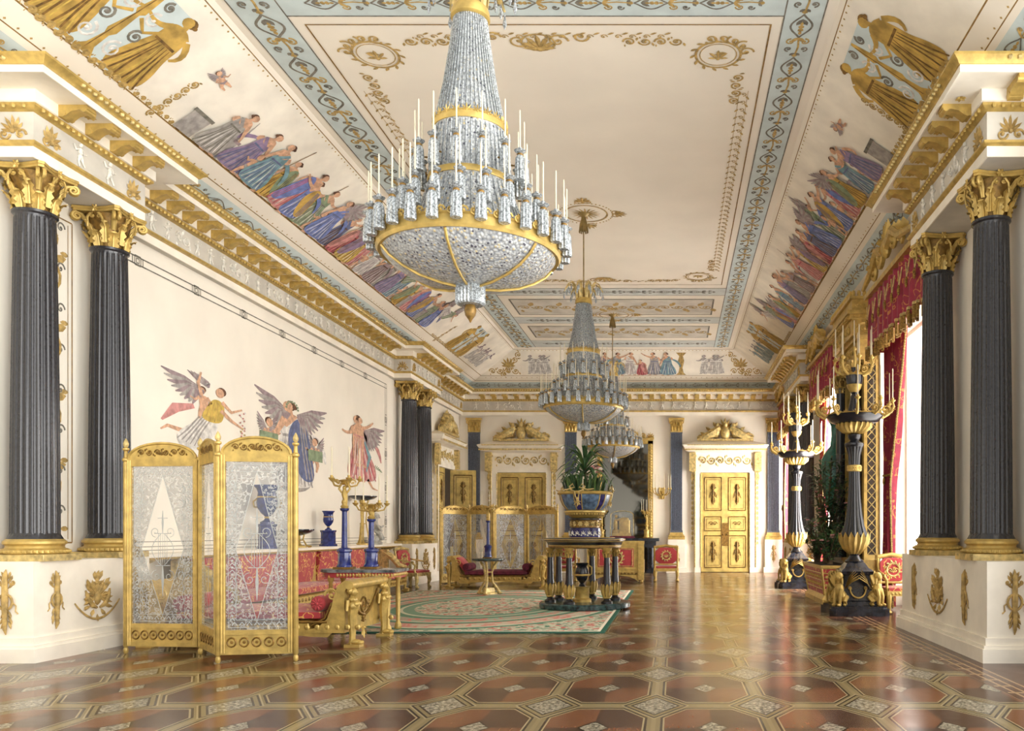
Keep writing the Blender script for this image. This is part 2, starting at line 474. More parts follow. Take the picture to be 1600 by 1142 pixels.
def torch(mb, H, mi=0):
    """upright trophy: a shaft with wreath, wings and tassels, centred, height H"""
    w = H * .035
    mb.tube([(0, -H * .5, w * .4), (0, -H * .42, w), (0, 0, w), (0, H * .4, w), (0, H * .5, w * .3)], [w * .2, w * .8, w * 1.3, w * 1.1, w * .2], 7, mi)
    ring = [(cos(a) * H * .11, H * .0 + sin(a) * H * .12, w * .8) for a in [2 * pi * i / 16 for i in range(16)]]
    mb.tube(ring, w * .55, 5, mi, True)
    for sg in (-1, 1):
        for (y, a, L) in ((.34, 1.2, .14), (.28, 1.0, .16), (.2, .8, .15), (-.12, -1.15, .15), (-.2, -1.1, .17), (-.28, -1.15, .15)):
            petal(mb, sg * w * .6, y * H, a if sg > 0 else pi - a, L * H, H * .028, mi)
        scroll(mb, sg * H * .1, H * .3, H * .05, pi if sg > 0 else 0, sg * 1.2, w * .35, mi, 10)
        mb.tube([(sg * H * .1, 0, w * .5), (sg * H * .16, -H * .06, w * .5), (sg * H * .15, -H * .14, w * .5), (sg * H * .19, -H * .18, w * .5)], w * .3, 4, mi)
def trophy(mb, S, mi=0, wide=1.):
    for k in range(9): petal(mb, 0, -S * .02, -.35 + k * (pi + .7) / 8, S * (.4 if k % 2 else .46), S * .06, mi, S * .03)
    """shield trophy with acanthus, scrolls and a hanging garland; S is its height"""
    mb.blob((0, -S * .05, 0), (S * .1, S * .16, S * .06), mi)
    for sg in (-1, 1):
        scroll(mb, sg * S * .11, S * .22, S * .085, -pi / 2, sg * 1.4, S * .02, mi)
        scroll(mb, sg * S * .2, -S * .05, S * .12, pi if sg < 0 else 0, sg * 1.3, S * .024, mi)
        mb.tube([(sg * S * .05, -S * .25, S * .03), (sg * S * .18, -S * .2, S * .04), (sg * S * .3, -S * .05, S * .03), (sg * S * .36, S * .12, S * .02)], [S * .025, S * .05, S * .04, S * .015], 6, mi)
        for (x, y, a, L) in ((.12, .1, .6, .3), (.2, .18, .9, .22), (.16, -.1, .2, .28), (.2, -.2, -.3, .24), (.1, -.28, -.9, .18), (.05, .3, 1.25, .22)):
            petal(mb, sg * x * S, y * S, a if sg > 0 else pi - a, L * S, S * .05, mi, S * .04)
        g = [(sg * S * wide * .62 * (1 - t), -S * .12 - S * .36 * (1 - (1 - t) ** 2), S * .02) for t in [i / 8 for i in range(9)]]
        mb.tube(g, [S * .012 + S * .016 * (i / 8) for i in range(9)], 5, mi)
    petal(mb, 0, S * .3, pi / 2, S * .22, S * .05, mi, S * .04); petal(mb, 0, -S * .38, -pi / 2, S * .16, S * .05, mi, S * .03)
    for k in range(3): mb.blob((S * .06 * (k - 1), S * .26, S * .02), S * .035, mi, 6, 4)
def putto(mb, x, y, h, sg=1, mi=0, ph=0.):
    """small child figure in low relief"""
    B = lambda a, b, c, r: mb.blob((x + sg * a * h, y + b * h, c * h), tuple(q * h for q in r), mi, 6, 5)
    B(0, .86, .06, (.085, .1, .08)); B(0, .6, .05, (.12, .18, .08)); B(.02, .42, .05, (.13, .12, .08))
    L = lambda ps, r: mb.tube([(x + sg * a * h, y + b * h, .05 * h) for a, b in ps], [q * h for q in r], 5, mi)
    L([(.03, .4), (.12 + ph, .2), (.06 + ph, .0)], [.07, .06, .04]); L([(-.04, .4), (-.12, .22), (-.24, .06)], [.07, .055, .035])
    L([(.1, .7), (.24, .62 + ph), (.36, .8 + ph)], [.05, .04, .03]); L([(-.1, .7), (-.2, .55), (-.34, .6)], [.05, .04, .03])
def arab(mb, L, H, mg=0, ml=1):
    """painted arabesque motif, length L along x, height H"""
    w = H * .03
    for sg in (-1, 1):
        mb.tube([(-L * .5 + L * .52 * t, sg * H * .3 * sin(pi * t) ** 1.3, .004) for t in [i / 10 for i in range(11)]], w, 4, ml)
        scroll(mb, L * .12, sg * H * .2, H * .14, pi, -sg * 1.3, w, mg, 12)
        scroll(mb, L * .3, sg * H * .22, H * .12, 0, sg * 1.3, w, ml, 12)
        petal(mb, L * .02, 0, sg * .7, L * .14, H * .08, mg, .008); petal(mb, L * .4, 0, sg * .9, L * .1, H * .07, ml, .008)
        petal(mb, -L * .4, 0, sg * .5, L * .16, H * .08, ml, .008)
    for k in range(4): petal(mb, -L * .34 + k * L * .07, 0, 0, L * .09, H * .12 * (1 - abs(k - 1.5) / 3), mg, .01)
    mb.tube([(L * .02, 0, .004), (L * .25, H * .05, .004), (L * .5, 0, .004)], w, 4, mg)
    mb.blob((L * .46, 0, 0), (H * .09, H * .09, .008), mg, 6, 4)
# ================================================================== SETTING
XL, XR, YB, ZC = -8.52, 4.5, 33.0, 8.6
def struct(mb, name, mats, label=None):
    o = mb.build(name, mats); o['kind'] = 'structure'
    if label: o['label'] = label
    return o

mb = MB(); mb.boxb(-9.3, 6.2, 1.5, 33.6, -.15, 0); floor = struct(mb, 'floor', ['floor'], 'polished inlaid parquet floor of brown octagons and cream lozenges')

# window openings in the right-hand wall: (near, far, head height)
WIN = [(14.3, 18.2, 5.9), (21.7, 25.1, 5.9), (29.7, 32.5, 5.9)]
mb = MB(); mb.boxb(XL - .6, XL, 4.0, 33.6, 0, 8.7); wall_left = struct(mb, 'wall_left', ['cream'], 'cream left wall')
mb = MB(); mb.boxb(XL, XR + .8, YB, 33.6, 0, 8.7); wall_back = struct(mb, 'wall_back', ['cream'], 'cream end wall')
mb = MB(); y = 9.6
for (a, b, h) in WIN:
    mb.boxb(XR, XR + .7, y, a, 0, 8.7); mb.boxb(XR, XR + .7, a, b, h, 8.7); y = b
    mb.boxb(XR + .55, XR + .7, a, b, 0, .18)
mb.boxb(XR, XR + .7, y, YB, 0, 8.7)
mb.boxb(XR, XR + .7, 1.5, 3.2, 0, 8.7); mb.boxb(XR, XR + .7, 3.2, 9.6, 7.0, 8.7)   # wide bay open to the daylight
wall_right = struct(mb, 'wall_right', ['cream'], 'cream window wall on the right')
for k, (a, b, h) in enumerate(WIN):
    mb = MB(); x0 = XR + .56
    for yy in (a, b - .08): mb.boxb(x0, x0 + .1, yy, yy + .08, .18, h)
    mb.boxb(x0, x0 + .1, a + .08, b - .08, .18, .28); mb.boxb(x0, x0 + .1, a + .08, b - .08, h - .08, h)
    f = struct(mb, 'window_%d' % (k + 1), ['cream_light'], 'tall window')
    mb = MB(); mb.boxb(x0 + .02, x0 + .05, a + .08, b - .08, .28, h - .08); mb.build('blind' if k == 0 else 'pane', ['blind' if k == 0 else 'day_pane'], f)

# ------------------------------------------------------------------ ceiling and cove
CL = lambda t: -6.06 - 2.36 * t
CR = lambda t: 2.18 + 2.24 * t
CB = lambda t: 31.6 + 1.2 * t
CZ = lambda t: ZC - 1.5 * t
Y0 = 7.2
def Fl(y, t, off=.004):
    v = Vector((2.36, 0, 1.5)).normalized(); u = Vector((0, 1, 0)); n = u.cross(v)
    return frame(Vector((CL(t), y, CZ(t))) + n * off, u, v)
def Fr(y, t, off=.004):
    v = Vector((-2.24, 0, 1.5)).normalized(); u = Vector((0, -1, 0)); n = u.cross(v)
    return frame(Vector((CR(t), y, CZ(t))) + n * off, u, v)
def Fb(x, t, off=.004):
    v = Vector((0, -1.2, 1.5)).normalized(); u = Vector((1, 0, 0)); n = u.cross(v)
    return frame(Vector((x, CB(t), CZ(t))) + n * off, u, v)
def Fc(x, y, off=.004): return frame((x, y, ZC - off), (1, 0, 0), (0, -1, 0))
mb = MB()
mb.boxb(-9.2, 5.2, Y0, 33.6, ZC, ZC + .15, 0)
def crow(t0, t1, mi):
    a = [(CL(t), Y0, CZ(t)) for t in (t0, t1)]; b = [(CL(t), CB(t), CZ(t)) for t in (t0, t1)]
    c = [(CR(t), CB(t), CZ(t)) for t in (t0, t1)]; d = [(CR(t), Y0, CZ(t)) for t in (t0, t1)]
    for p, q in ((a, b), (b, c), (c, d)): mb.add([p[0], q[0], q[1], p[1]], [(0, 1, 2, 3)], mi)
BANDS = [(0, .03, 0), (.03, .036, 3), (.036, .615, 4), (.615, .623, 3), (.623, .725, 0), (.725, .731, 3), (.731, .765, 0), (.765, .9, 1), (.9, 1.0, 0)]
for t0, t1, mi in BANDS: crow(t0, t1, mi)
ceiling = struct(mb, 'ceiling', ['ceil', 'blue', 'bluegrey', 'gold_line', 'cream_light'], 'coved ceiling painted with figures, arabesques and blue bands')

# flat fields of the ceiling plane
mb = MB(); zf = .006
def fld(x0, x1, y0, y1, mi, off=zf): mb.add([(x0, y0, ZC - off), (x0, y1, ZC - off), (x1, y1, ZC - off), (x1, y0, ZC - off)], [(0, 1, 2, 3)], mi)
BLX = ((-5.92, -5.26), (1.49, 2.02))
for a, b in BLX: fld(a, b, Y0, 31.5, 0)
fld(-5.26, 1.49, 10.7, 11.28, 0)
for y0, y1, mi in ((23.9, 24.6, 1), (27.1, 27.9, 1), (30.4, 31.45, 1)): fld(-5.26, 1.49, y0, y1, mi)
for y0, y1 in ((25.05, 26.75), (28.3, 29.9)): fld(-4.95, 1.15, y0, y1, 2)
def rect(x0, x1, y0, y1, w, mi, off=.009):
    fld(x0, x1, y0, y0 + w, mi, off); fld(x0, x1, y1 - w, y1, mi, off); fld(x0, x0 + w, y0 + w, y1 - w, mi, off); fld(x1 - w, x1, y0 + w, y1 - w, mi, off)
rect(-5.1, 1.34, 11.46, 23.55, .022, 3); rect(-5.1, 1.34, Y0, 10.5, .022, 3)
for y0, y1 in ((25.0, 26.8), (28.25, 29.95)): rect(-5.0, 1.2, y0, y1, .05, 4)
for a, b in BLX:
    for xx in (a, b): fld(xx - .01, xx + .01, Y0, 31.5, 4, .009)
for yy in (10.7, 11.28, 23.9, 24.6, 27.1, 27.9, 30.4, 31.45): fld(-5.26, 1.49, yy - .012, yy + .012, 4, .009)
mb.build('painted_bands', ['blue', 'bluegrey', 'grey_plaster', 'gold_line', 'grey_line'], ceiling)

# arabesques
mb = MB()
def stamp(F, sc=1.): mb.push(F @ SCL(1, 1, .35))
n = 22
for i in range(n):
    y = 9.2 + (31.6 - 9.2) * (i + .5) / n
    for (xc, H) in ((-5.59, .62), (1.755, .5)):
        mb.push(Fc(xc, y, .008) @ RZ(-pi / 2) @ SCL(1, 1, .3)); arab(mb, 1.0, H); mb.pop()
    mb.push(Fl(y, .83, .006) @ SCL(1, 1, .3)); arab(mb, 1.02, .32); mb.pop()
    mb.push(Fr(y, .83, .006) @ SCL(1, 1, .3)); arab(mb, 1.02, .3); mb.pop()
for i in range(10):
    x = -8.0 + 12.2 * (i + .5) / 10
    mb.push(Fb(x, .83, .006) @ SCL(1, 1, .3)); arab(mb, 1.15, .2, 1, 1); mb.pop()
    if i < 7:
        x = -4.9 + 6.1 * (i + .5) / 7
        for yy in (11.0, 24.25, 27.5, 30.9): mb.push(Fc(x, yy, .008) @ SCL(1, 1, .3)); arab(mb, .86, .42, 0 if yy < 12 else 1, 1); mb.pop()
        for yy in (25.9, 29.1):
            mb.push(Fc(x, yy, .008) @ SCL(1, 1, .3)); rinceau(mb, .84, 1.0, .022, 0, 2); mb.pop()
mb.build('arabesque_painting', ['gold_paint', 'grey_line'], ceiling)

# bead rows and the panel's own border
mb = MB()
def dots(F, L, st, r):
    k = int(L / st)
    mb.push(F)
    for i in range(k):
        c = -L / 2 + st * (i + .5); mb.add([(c - r, 0, 0), (c, -r, 0), (c + r, 0, 0), (c, r, 0)], [(0, 1, 2, 3)], 0)
    mb.pop()
dots(Fl(20.4, .05, .006), 22.4, .14, .02); dots(Fr(20.4, .05, .006), 22.4, .14, .02); dots(Fb(-1.95, .06, .006), 8.3, .14, .02)
dots(Fl(20.4, .71, .006), 23.4, .2, .02); dots(Fr(20.4, .71, .006), 23.4, .2, .02); dots(Fb(-1.95, .66, .006), 11, .2, .02)
for x in (-4.86, 1.1):
    for yy in [13.3 + .24 * i for i in range(38)]:
        mb.push(Fc(x, yy, .006) @ RZ(-pi / 2) @ SCL(1, 1, .3)); scroll(mb, 0, 0, .06, 0, 1.1, .01, 0, 8); petal(mb, .05, .04, .5, .13, .024); petal(mb, -.02, -.04, -.6, .12, .022); mb.pop()
    mb.push(Fc(x, 17.5, .006) @ RZ(pi / 2)); mb.ribbon([(-4.3, .07), (4.3, .07)], .008, 0); mb.ribbon([(-4.3, -.07), (4.3, -.07)], .008, 0); mb.pop()
for yy in (11.75, 23.25):
    for x in [-3.6 + .2 * i for i in range(18)]:
        mb.push(Fc(x, yy, .006) @ SCL(1, 1, .3)); scroll(mb, 0, 0, .055, 0, 1.1, .01, 0, 8); petal(mb, .05, .04, .5, .12, .022); mb.pop()
def medal(x, y, r, sx, sy, rays=0):
    mb.push(Fc(x, y, .006) @ SCL(sx, sy, .3))
    mb.tube([(r * cos(a), r * sin(a), .01) for a in [2 * pi * i / 28 for i in range(28)]], .018, 4, 0, True)
    if rays:
        for k in range(16): petal(mb, 0, 0, 2 * pi * k / 16, r * .7, r * .05)
        mb.tube([(r * .22 * cos(a), r * .22 * sin(a), .01) for a in [2 * pi * i / 16 for i in range(16)]], .014, 4, 0, True)
        for k in range(40): a = 2 * pi * k / 40; mb.blob((r * 1.25 * cos(a), r * 1.25 * sin(a), 0), .022, 0, 5, 3)
        for k in range(4):
            a = k * pi / 2
            mb.push(RZ(a)); scroll(mb, .1, r * 1.42, .11, pi, 1.2, .016); scroll(mb, -.1, r * 1.42, .11, 0, -1.2, .016); palmette(mb, 0, r * 1.4, .26); mb.pop()
    else:
        palmette(mb, 0, -r * .3, r * .7, 0, 5); petal(mb, -r * .2, 0, .3, r * .6, r * .12)
        for q in range(14): a_ = 2 * pi * q / 14; petal(mb, r * 1.04 * cos(a_), r * 1.04 * sin(a_), a_ + .9, r * .34, r * .09)
        mb.tube([(r * .82 * cos(a), r * .82 * sin(a), .008) for a in [2 * pi * i / 24 for i in range(24)]], .008, 4, 0, True)
        for q in (0, 1, 2, 3, 4): scroll(mb, r * 1.25 * cos(.2 + q * .42), r * 1.25 * sin(.2 + q * .42), .11, q, 1.2, .018)
        rinceau(mb, .01, .01, .001, 0, 2)
        for q in range(2):
            mb.push(TR(-.95, r * 1.0, 0) if q == 0 else TR(r * 1.0, -.95, 0) @ RZ(pi / 2)); rinceau(mb, .9, .22, .016, 0, 4); mb.pop()
    mb.pop()
for (x, y, sx, sy) in ((-4.38, 12.2, -1, 1), (.64, 12.2, 1, 1), (-4.38, 22.8, -1, -1), (.64, 22.8, 1, -1)): medal(x, y, .33, sx, sy)
for y in (8.15, 18.3, 26.8): medal(-1.95, y, .47, 1, 1, 1)
for x in (-1.95,):
    for yy, sy in ((11.75, 1), (23.2, -1)):
        mb.push(Fc(x, yy, .006) @ SCL(1, sy, .3)); palmette(mb, 0, -.3, .36, 0, 7)
        for sg in (-1, 1): scroll(mb, sg * .28, -.1, .16, 0, sg * 1.3, .02); scroll(mb, sg * .62, 0, .12, 0, -sg * 1.3, .02)
        mb.tube([(cos(a) * .24, -.14 + .2 * sin(a), .01) for a in [2 * pi * i / 16 for i in range(16)]], .016, 4, 0, True); mb.pop()
mb.build('scroll_border_painting', ['gold_paint'], ceiling)

# ------------------------------------------------------------------ painted figures
FIGM = ['flesh', 'hair', 'p_blue', 'p_navy', 'p_red', 'p_rose', 'p_purple', 'p_teal', 'p_green', 'p_yellow', 'p_white', 'p_grey', 'p_mauve', 'ochre', 'umber', 'gold_paint', 'grey_line', 'blue']
FI = {k: i for i, k in enumerate(FIGM)}
def SMO(pts, k=4):
    out = []; n = len(pts)
    for i in range(n):
        a, b, c = pts[i - 1], pts[i], pts[(i + 1) % n]
        for q in range(k):
            t = q / k; w0, w1, w2 = .5 * (1 - t) ** 2, .5 + t * (1 - t), .5 * t * t
            out.append((a[0] * w0 + b[0] * w1 + c[0] * w2, a[1] * w0 + b[1] * w1 + c[1] * w2))
    return out
def closed_poly(mb, pts, mi, h):
    s = SMO(pts); cx = sum(p[0] for p in s) / len(s); cy = sum(p[1] for p in s) / len(s)
    n = len(s)
    mb.add([(p[0], p[1], h) for p in s], [tuple(range(n))], mi)
def disc(mb, x, y, r, mi, h, ry=None):
    ry = ry or r
    mb.add([(x + r * cos(2 * pi * k / 12), y + ry * sin(2 * pi * k / 12), h) for k in range(12)], [tuple(range(12))], mi)
def wing(mb, x, y, L, a, sg, mi=11, m2=12, h=.002):
    for k in range(9):
        an = a + (k - 1) * .11 * sg
        l = L * (1 - .085 * k)
        mb.ribbon([(x, y), (x + cos(an) * l * .5, y + sin(an) * l * .5), (x + cos(an) * l, y + sin(an) * l - L * .03 * k)], [L * .06, L * .2, L * .03], mi if k % 2 else m2, h + .0006 * k)
def rob_tail(x, y, h): return (int(h * 977) % 3) == 0
def crv(pts, ws, k=5):
    """smooth a three-point limb"""
    P, W = [], []
    for i in range(k + 1):
        t = i / k; a, b, c = (1 - t) ** 2, 2 * t * (1 - t), t * t
        P.append(tuple(a * pts[0][q] + b * pts[1][q] + c * pts[2][q] for q in (0, 1))); W.append(a * ws[0] + b * ws[1] + c * ws[2])
    return P, W
LIGHT = {'p_blue': 'p_white', 'p_navy': 'p_grey', 'p_red': 'p_rose', 'p_rose': 'p_white', 'p_purple': 'p_grey', 'p_teal': 'p_white', 'p_green': 'p_white', 'p_yellow': 'p_white', 'ochre': 'p_yellow', 'p_mauve': 'p_white', 'p_grey': 'p_white', 'p_white': 'p_grey'}
def fig(mb, x, y, h, robe, fold, cloak=None, sg=1, lean=0., rot=0., skirt=1., arm=0, wings=False, skin='flesh', hair='hair'):
    """one painted figure standing on y, facing sg"""
    R, Fo, S, Hh = FI[robe], FI[fold], FI[skin], FI[hair]
    mb.push(TR(x, y) @ RZ(rot) @ SCL(h * sg * 1.4, h, 1))
    Lx = lambda p: (p[0] + lean * p[1] ** 1.5, p[1])
    if wings:
        wing(mb, -.06 + lean * .6, .74, .5, 2.5, 1); wing(mb, -.04 + lean * .6, .76, .42, 2.0, -1)
    for f in (-.06, .1): mb.ribbon([Lx((f, .06)), Lx((f + .03, .01)), Lx((f + .1, 0))], [.05, .05, .02], S, .003)
    mb.ribbon(*crv([Lx((-.1, .76)), Lx((-.24, .62)), Lx((-.14 + .1 * arm, .5 + .1 * arm))], [.065, .05, .026]), S, .0035)
    closed_poly(mb, [Lx(p) for p in ((-.2 * skirt, .03), (.0, .0), (.2 * skirt, .03), (.17 * skirt, .3), (.13, .5), (.11, .62), (.12, .78), (.03, .84), (-.09, .8), (-.12, .62), (-.13, .45), (-.19 * skirt, .25))], R, .004)
    closed_poly(mb, [Lx(p) for p in ((-.06, .68), (.08, .66), (.12, .78), (.05, .84), (-.05, .83), (-.09, .78))], S, .005)
    Li = FI[LIGHT.get(robe, 'p_white')]
    for k in range(6):
        q = -.16 + .06 * k; e = .035 * sin(k * 2.3 + lean * 20)
        mb.ribbon(*crv([Lx((q * .5, .57)), Lx((q * .8 * skirt + e, .32)), Lx((q * 1.15 * skirt, .03))], [.006, .022, .016]), Fo, .0055)
        if k < 5: mb.ribbon(*crv([Lx((q * .5 + .02, .55)), Lx(((q + .03) * .85 * skirt + e, .3)), Lx(((q + .03) * 1.15 * skirt, .05))], [.003, .014, .01]), Li, .0053)
    mb.ribbon(*crv([Lx((-.08, .8)), Lx((.02, .66)), Lx((.11, .6))], [.05, .06, .03]), R, .0058)
    if h > .9 and rob_tail(x, y, h): mb.ribbon(*crv([Lx((-.1, .7)), Lx((-.34, .62)), Lx((-.36, .34))], [.04, .11, .02]), R, .002)
    mb.ribbon([Lx((-.1, .6)), Lx((.1, .58))], .03, Fo, .006)
    if cloak:
        closed_poly(mb, [Lx(p) for p in ((-.1, .82), (.0, .76), (.06, .55), (.0, .3), (-.1, .08), (-.24, .1), (-.2, .4), (-.17, .65))], FI[cloak], .0065)
        for k in range(3): mb.ribbon([Lx((-.08 - .02 * k, .74)), Lx((-.1 - .03 * k, .45)), Lx((-.14 - .035 * k, .12))], .012, Fo, .007)
    hx, hy = Lx((.03, .905))
    mb.ribbon([Lx((.01, .82)), (hx - .005, hy)], .045, S, .006)
    disc(mb, hx + .008, hy, .05, S, .007, .06); disc(mb, hx - .018, hy + .018, .052, Hh, .0065, .056); disc(mb, hx - .06, hy + .01, .025, Hh, .0075)
    mb.ribbon([(hx + .03, hy - .005), (hx + .06, hy - .012)], [.02, .006], S, .0078)
    if arm == 0: pts = [(.08, .77), (.18, .63), (.29, .7)]
    elif arm == 1: pts = [(.08, .77), (.22, .8), (.34, .95)]
    else: pts = [(.07, .77), (.16, .6), (.22, .44)]
    mb.ribbon(*crv([Lx(p) for p in pts], [.07, .05, .026]), S, .008)
    mb.pop()
def cherub(mb, x, y, h, sg=1, rot=0., wings=True, robe=None):
    S, Hh = FI['flesh'], FI['hair']
    mb.push(TR(x, y) @ RZ(rot) @ SCL(h * sg, h, 1))
    if wings: wing(mb, -.05, .66, .5, 2.3, 1); wing(mb, .0, .66, .45, 1.0, -1)
    mb.ribbon([(-.03, .4), (-.1, .2), (-.05, .0)], [.17, .12, .06], S, .004); mb.ribbon([(.05, .4), (.14, .24), (.2, .04)], [.17, .12, .06], S, .0045)
    closed_poly(mb, [(-.13, .36), (.14, .36), (.12, .55), (.13, .72), (-.12, .72), (-.12, .55)], S, .005)
    disc(mb, .02, .86, .1, S, .006, .11); disc(mb, -.01, .9, .105, Hh, .0055, .1)
    mb.ribbon([(.1, .68), (.24, .58), (.36, .66)], [.09, .07, .04], S, .007); mb.ribbon([(-.1, .68), (-.2, .52), (-.1, .44)], [.09, .07, .04], S, .007)
    if robe: mb.ribbon([(-.12, .44), (.02, .36), (.16, .44)], [.05, .12, .05], FI[robe], .008)
    mb.pop()
def caryatids(mb, x, H, sg=1):
    """large gilded pair with a candelabrum and white scrolls between"""
    mb.add([(x - H * .62, 0, .001), (x + H * .62, 0, .001), (x + H * .42, H * .96, .001), (x - H * .42, H * .96, .001)], [(0, 1, 2, 3)], FI['blue'])
    fig(mb, x - H * .44, 0, H, 'ochre', 'umber', None, 1, .04, .06, 1.0, 0, False, 'ochre', 'umber')
    fig(mb, x + H * .44, 0, H, 'ochre', 'umber', None, -1, .04, -.06, 1.0, 0, False, 'ochre', 'umber')
    mb.ribbon([(x, 0), (x, H * .1), (x, H * .28), (x, H * .34), (x, H * .62), (x, H * .66), (x, H * .95)], [H * .24, H * .1, H * .06, H * .12, H * .05, H * .12, H * .04], FI['ochre'], .004)
    mb.ribbon([(x - H * .02, H * .05), (x - H * .02, H * .9)], H * .012, FI['umber'], .005)
    mb.push(TR(x, 0, .002) @ SCL(1, 1, .2))
    for sg2 in (-1, 1):
        for (a, b, r) in ((.17, .2, .1), (.2, .44, .08), (.16, .68, .09), (.14, .88, .06)):
            scroll(mb, sg2 * a * H, b * H, r * H, pi / 2, sg2 * 1.6, H * .016, FI['grey_line'] if r < .09 else FI['p_white'])
        mb.tube([(sg2 * H * .06, H * .62, .01), (sg2 * H * .2, H * .52, .01), (sg2 * H * .34, H * .66, .01)], H * .02, 4, FI['ochre'])
    rinceau(mb, H * 1.3, H * .1, H * .014, FI['gold_paint'], 12)
    mb.pop()

def side_frieze(mb, Ff, seed, ys, rev):
    rnd = random.Random(seed)
    T0 = .607
    pal = [('p_blue', 'p_navy', 'ochre'), ('p_navy', 'hair', None), ('p_rose', 'p_red', None), ('p_grey', 'grey_line', None), ('ochre', 'umber', 'p_green'), ('p_green', 'grey_line', None), ('p_red', 'hair', 'p_rose'),
           ('p_white', 'p_mauve', None), ('p_purple', 'p_navy', None), ('p_rose', 'p_red', 'p_blue'), ('p_blue', 'p_navy', None), ('p_yellow', 'umber', 'p_purple'), ('p_mauve', 'hair', None), ('p_teal', 'p_navy', None)]
    def at(y): return Ff(y, T0)
    cnt = [0]
    def put(y, fn):
        cnt[0] += 1
        mb.push(at(y) @ TR(0, 0, .011 * (cnt[0] % 4))); fn(); mb.pop()
    y = ys[0]; i = 0
    d = -1 if rev else 1
    put(y, lambda: cherub(mb, 0, .95, .42, 1, 1.3, True, 'p_mauve'))
    put(y + .2, lambda: (mb.boxb(-.2, .2, 0, .4, 0, .003, FI['p_grey']), mb.boxb(-.24, .24, .4, .46, 0, .004, FI['grey_line'])))
    y += .75
    while y < ys[1]:
        r, f, c = pal[(i * 5 + seed) % len(pal)]
        hh = rnd.uniform(1.0, 1.22); sgg = 1 if rnd.random() < .6 else -1
        ty = rnd.random(); ln = rnd.uniform(-.06, .14); ar = rnd.randint(0, 2); sk = rnd.uniform(.9, 1.25)
        put(y, lambda: fig(mb, 0, 0, hh, r, f, c, sgg, ln, rnd.uniform(-.08, .12), sk, ar, ty > .84))
        if ty < .28:
            put(y + .3, lambda: cherub(mb, 0, 0, rnd.uniform(.5, .7), -sgg, 0, False, 'p_grey'))
            y += .2
        elif ty < .42:
            put(y + .3, lambda: (mb.boxb(-.12, .12, 0, .42, 0, .002, FI['p_grey']), mb.boxb(-.16, .16, .42, .48, 0, .003, FI['p_mauve']), mb.ribbon([(0, .48), (.03, .7), (-.02, .95)], [.05, .03, .01], FI['p_grey'], .002)))
            y += .16
        elif ty < .55:
            put(y + .28, lambda: mb.ribbon([(-.1, 0), (.0, .7), (.12, 1.3)], .018, FI['umber'], .009))
        elif ty < .66:
            put(y + .25, lambda: fig(mb, 0, .72, .72, 'p_green', 'grey_line', None, 1, .1, -1.0, 1.1, 1, True))
        i += 1; y += rnd.uniform(.4, .54)
    put(ys[1] + .2, lambda: fig(mb, 0, .7, .75, 'p_white', 'p_mauve', None, -1, .1, .9, 1.1, 1, True))
mb = MB()
side_frieze(mb, Fl, 3, (12.4, 24.6), False)
for yc, H in ((10.5, 1.36), (28.0, 1.36)):
    mb.push(Fl(yc, .607)); caryatids(mb, 0, H); mb.pop()
mb.push(Fl(29.9, .6)); [fig(mb, -.5 + k * .45, .1, .9, 'p_white', 'p_grey', None, 1 if k % 2 else -1, .05, 0, 1.1, k % 3, False, 'p_mauve', 'p_grey') for k in range(4)]; mb.pop()
for y in (12.0, 26.2): mb.push(Fl(y, .5) @ RZ(pi / 2) @ SCL(1, 1, .2)); rinceau(mb, .9, .16, .016, FI['gold_paint'], 6); mb.pop()
for y in (9.0, 11.9, 26.4): mb.push(Fl(y, .6) @ SCL(1, 1, .2)); rinceau(mb, 1.6, .1, .014, FI['gold_paint'], 12); mb.pop()
mb.push(Fl(18.5, .612)); mb.ribbon([(-6, 0), (6, 0)], .02, FI['umber'], .001); mb.pop()
mb.build('painted_figures', FIGM, ceiling)
mb = MB()
side_frieze(mb, Fr, 8, (13.4, 24.6), True)
for yc, H in ((11.6, 1.36), (27.6, 1.36)):
    mb.push(Fr(yc, .607)); caryatids(mb, 0, H); mb.pop()
mb.push(Fr(29.7, .6)); [fig(mb, -.5 + k * .45, .1, .9, 'p_teal', 'p_grey', None, 1 if k % 2 else -1, .05, 0, 1.1, k % 3, False, 'p_grey', 'p_mauve') for k in range(4)]; mb.pop()
mb.push(Fr(12.6, .45) @ RZ(pi / 2) @ SCL(1, 1, .2)); rinceau(mb, .9, .16, .016, FI['gold_paint'], 6); mb.pop()
for y in (13.0, 26.0): mb.push(Fr(y, .6) @ SCL(1, 1, .2)); rinceau(mb, 1.4, .1, .014, FI['gold_paint'], 12); mb.pop()
mb.push(Fr(18.8, .612)); mb.ribbon([(-6, 0), (6, 0)], .02, FI['umber'], .001); mb.pop()
mb.build('painted_figures', FIGM, ceiling)
mb = MB()
mb.push(Fb(0, .6))
for x in (-5.2, 1.45):
    for k in range(3): mb.push(TR(0, 0, .012 * (k % 2))); fig(mb, x + (k - 1) * .26, .05, .82, 'p_white', 'p_grey', None, 1 if k % 2 else -1, .05, 0, 1.0, k, False, 'p_grey', 'p_mauve'); mb.pop()
for k, (r, f, c) in enumerate((('p_mauve', 'hair', None), ('p_teal', 'p_navy', 'p_grey'), ('p_white', 'p_mauve', None), ('p_red', 'hair', 'p_rose'), ('p_grey', 'p_navy', None), ('p_teal', 'p_navy', None))):
    mb.push(TR(0, 0, .012 * (k % 2))); fig(mb, -2.75 + k * .5, 0, .68 if k == 3 else .98, r, f, c, 1 if k < 3 else -1, .05, 0, 1.2, k % 3); mb.pop()
for x in (-4.0, .25):
    mb.ribbon([(x, 0), (x, .1), (x, .3), (x, .6), (x, .8), (x, .95)], [.4, .2, .12, .24, .14, .4], FI['gold_paint'], .004)
    mb.ribbon([(x, 0), (x, .95)], .02, FI['umber'], .006)
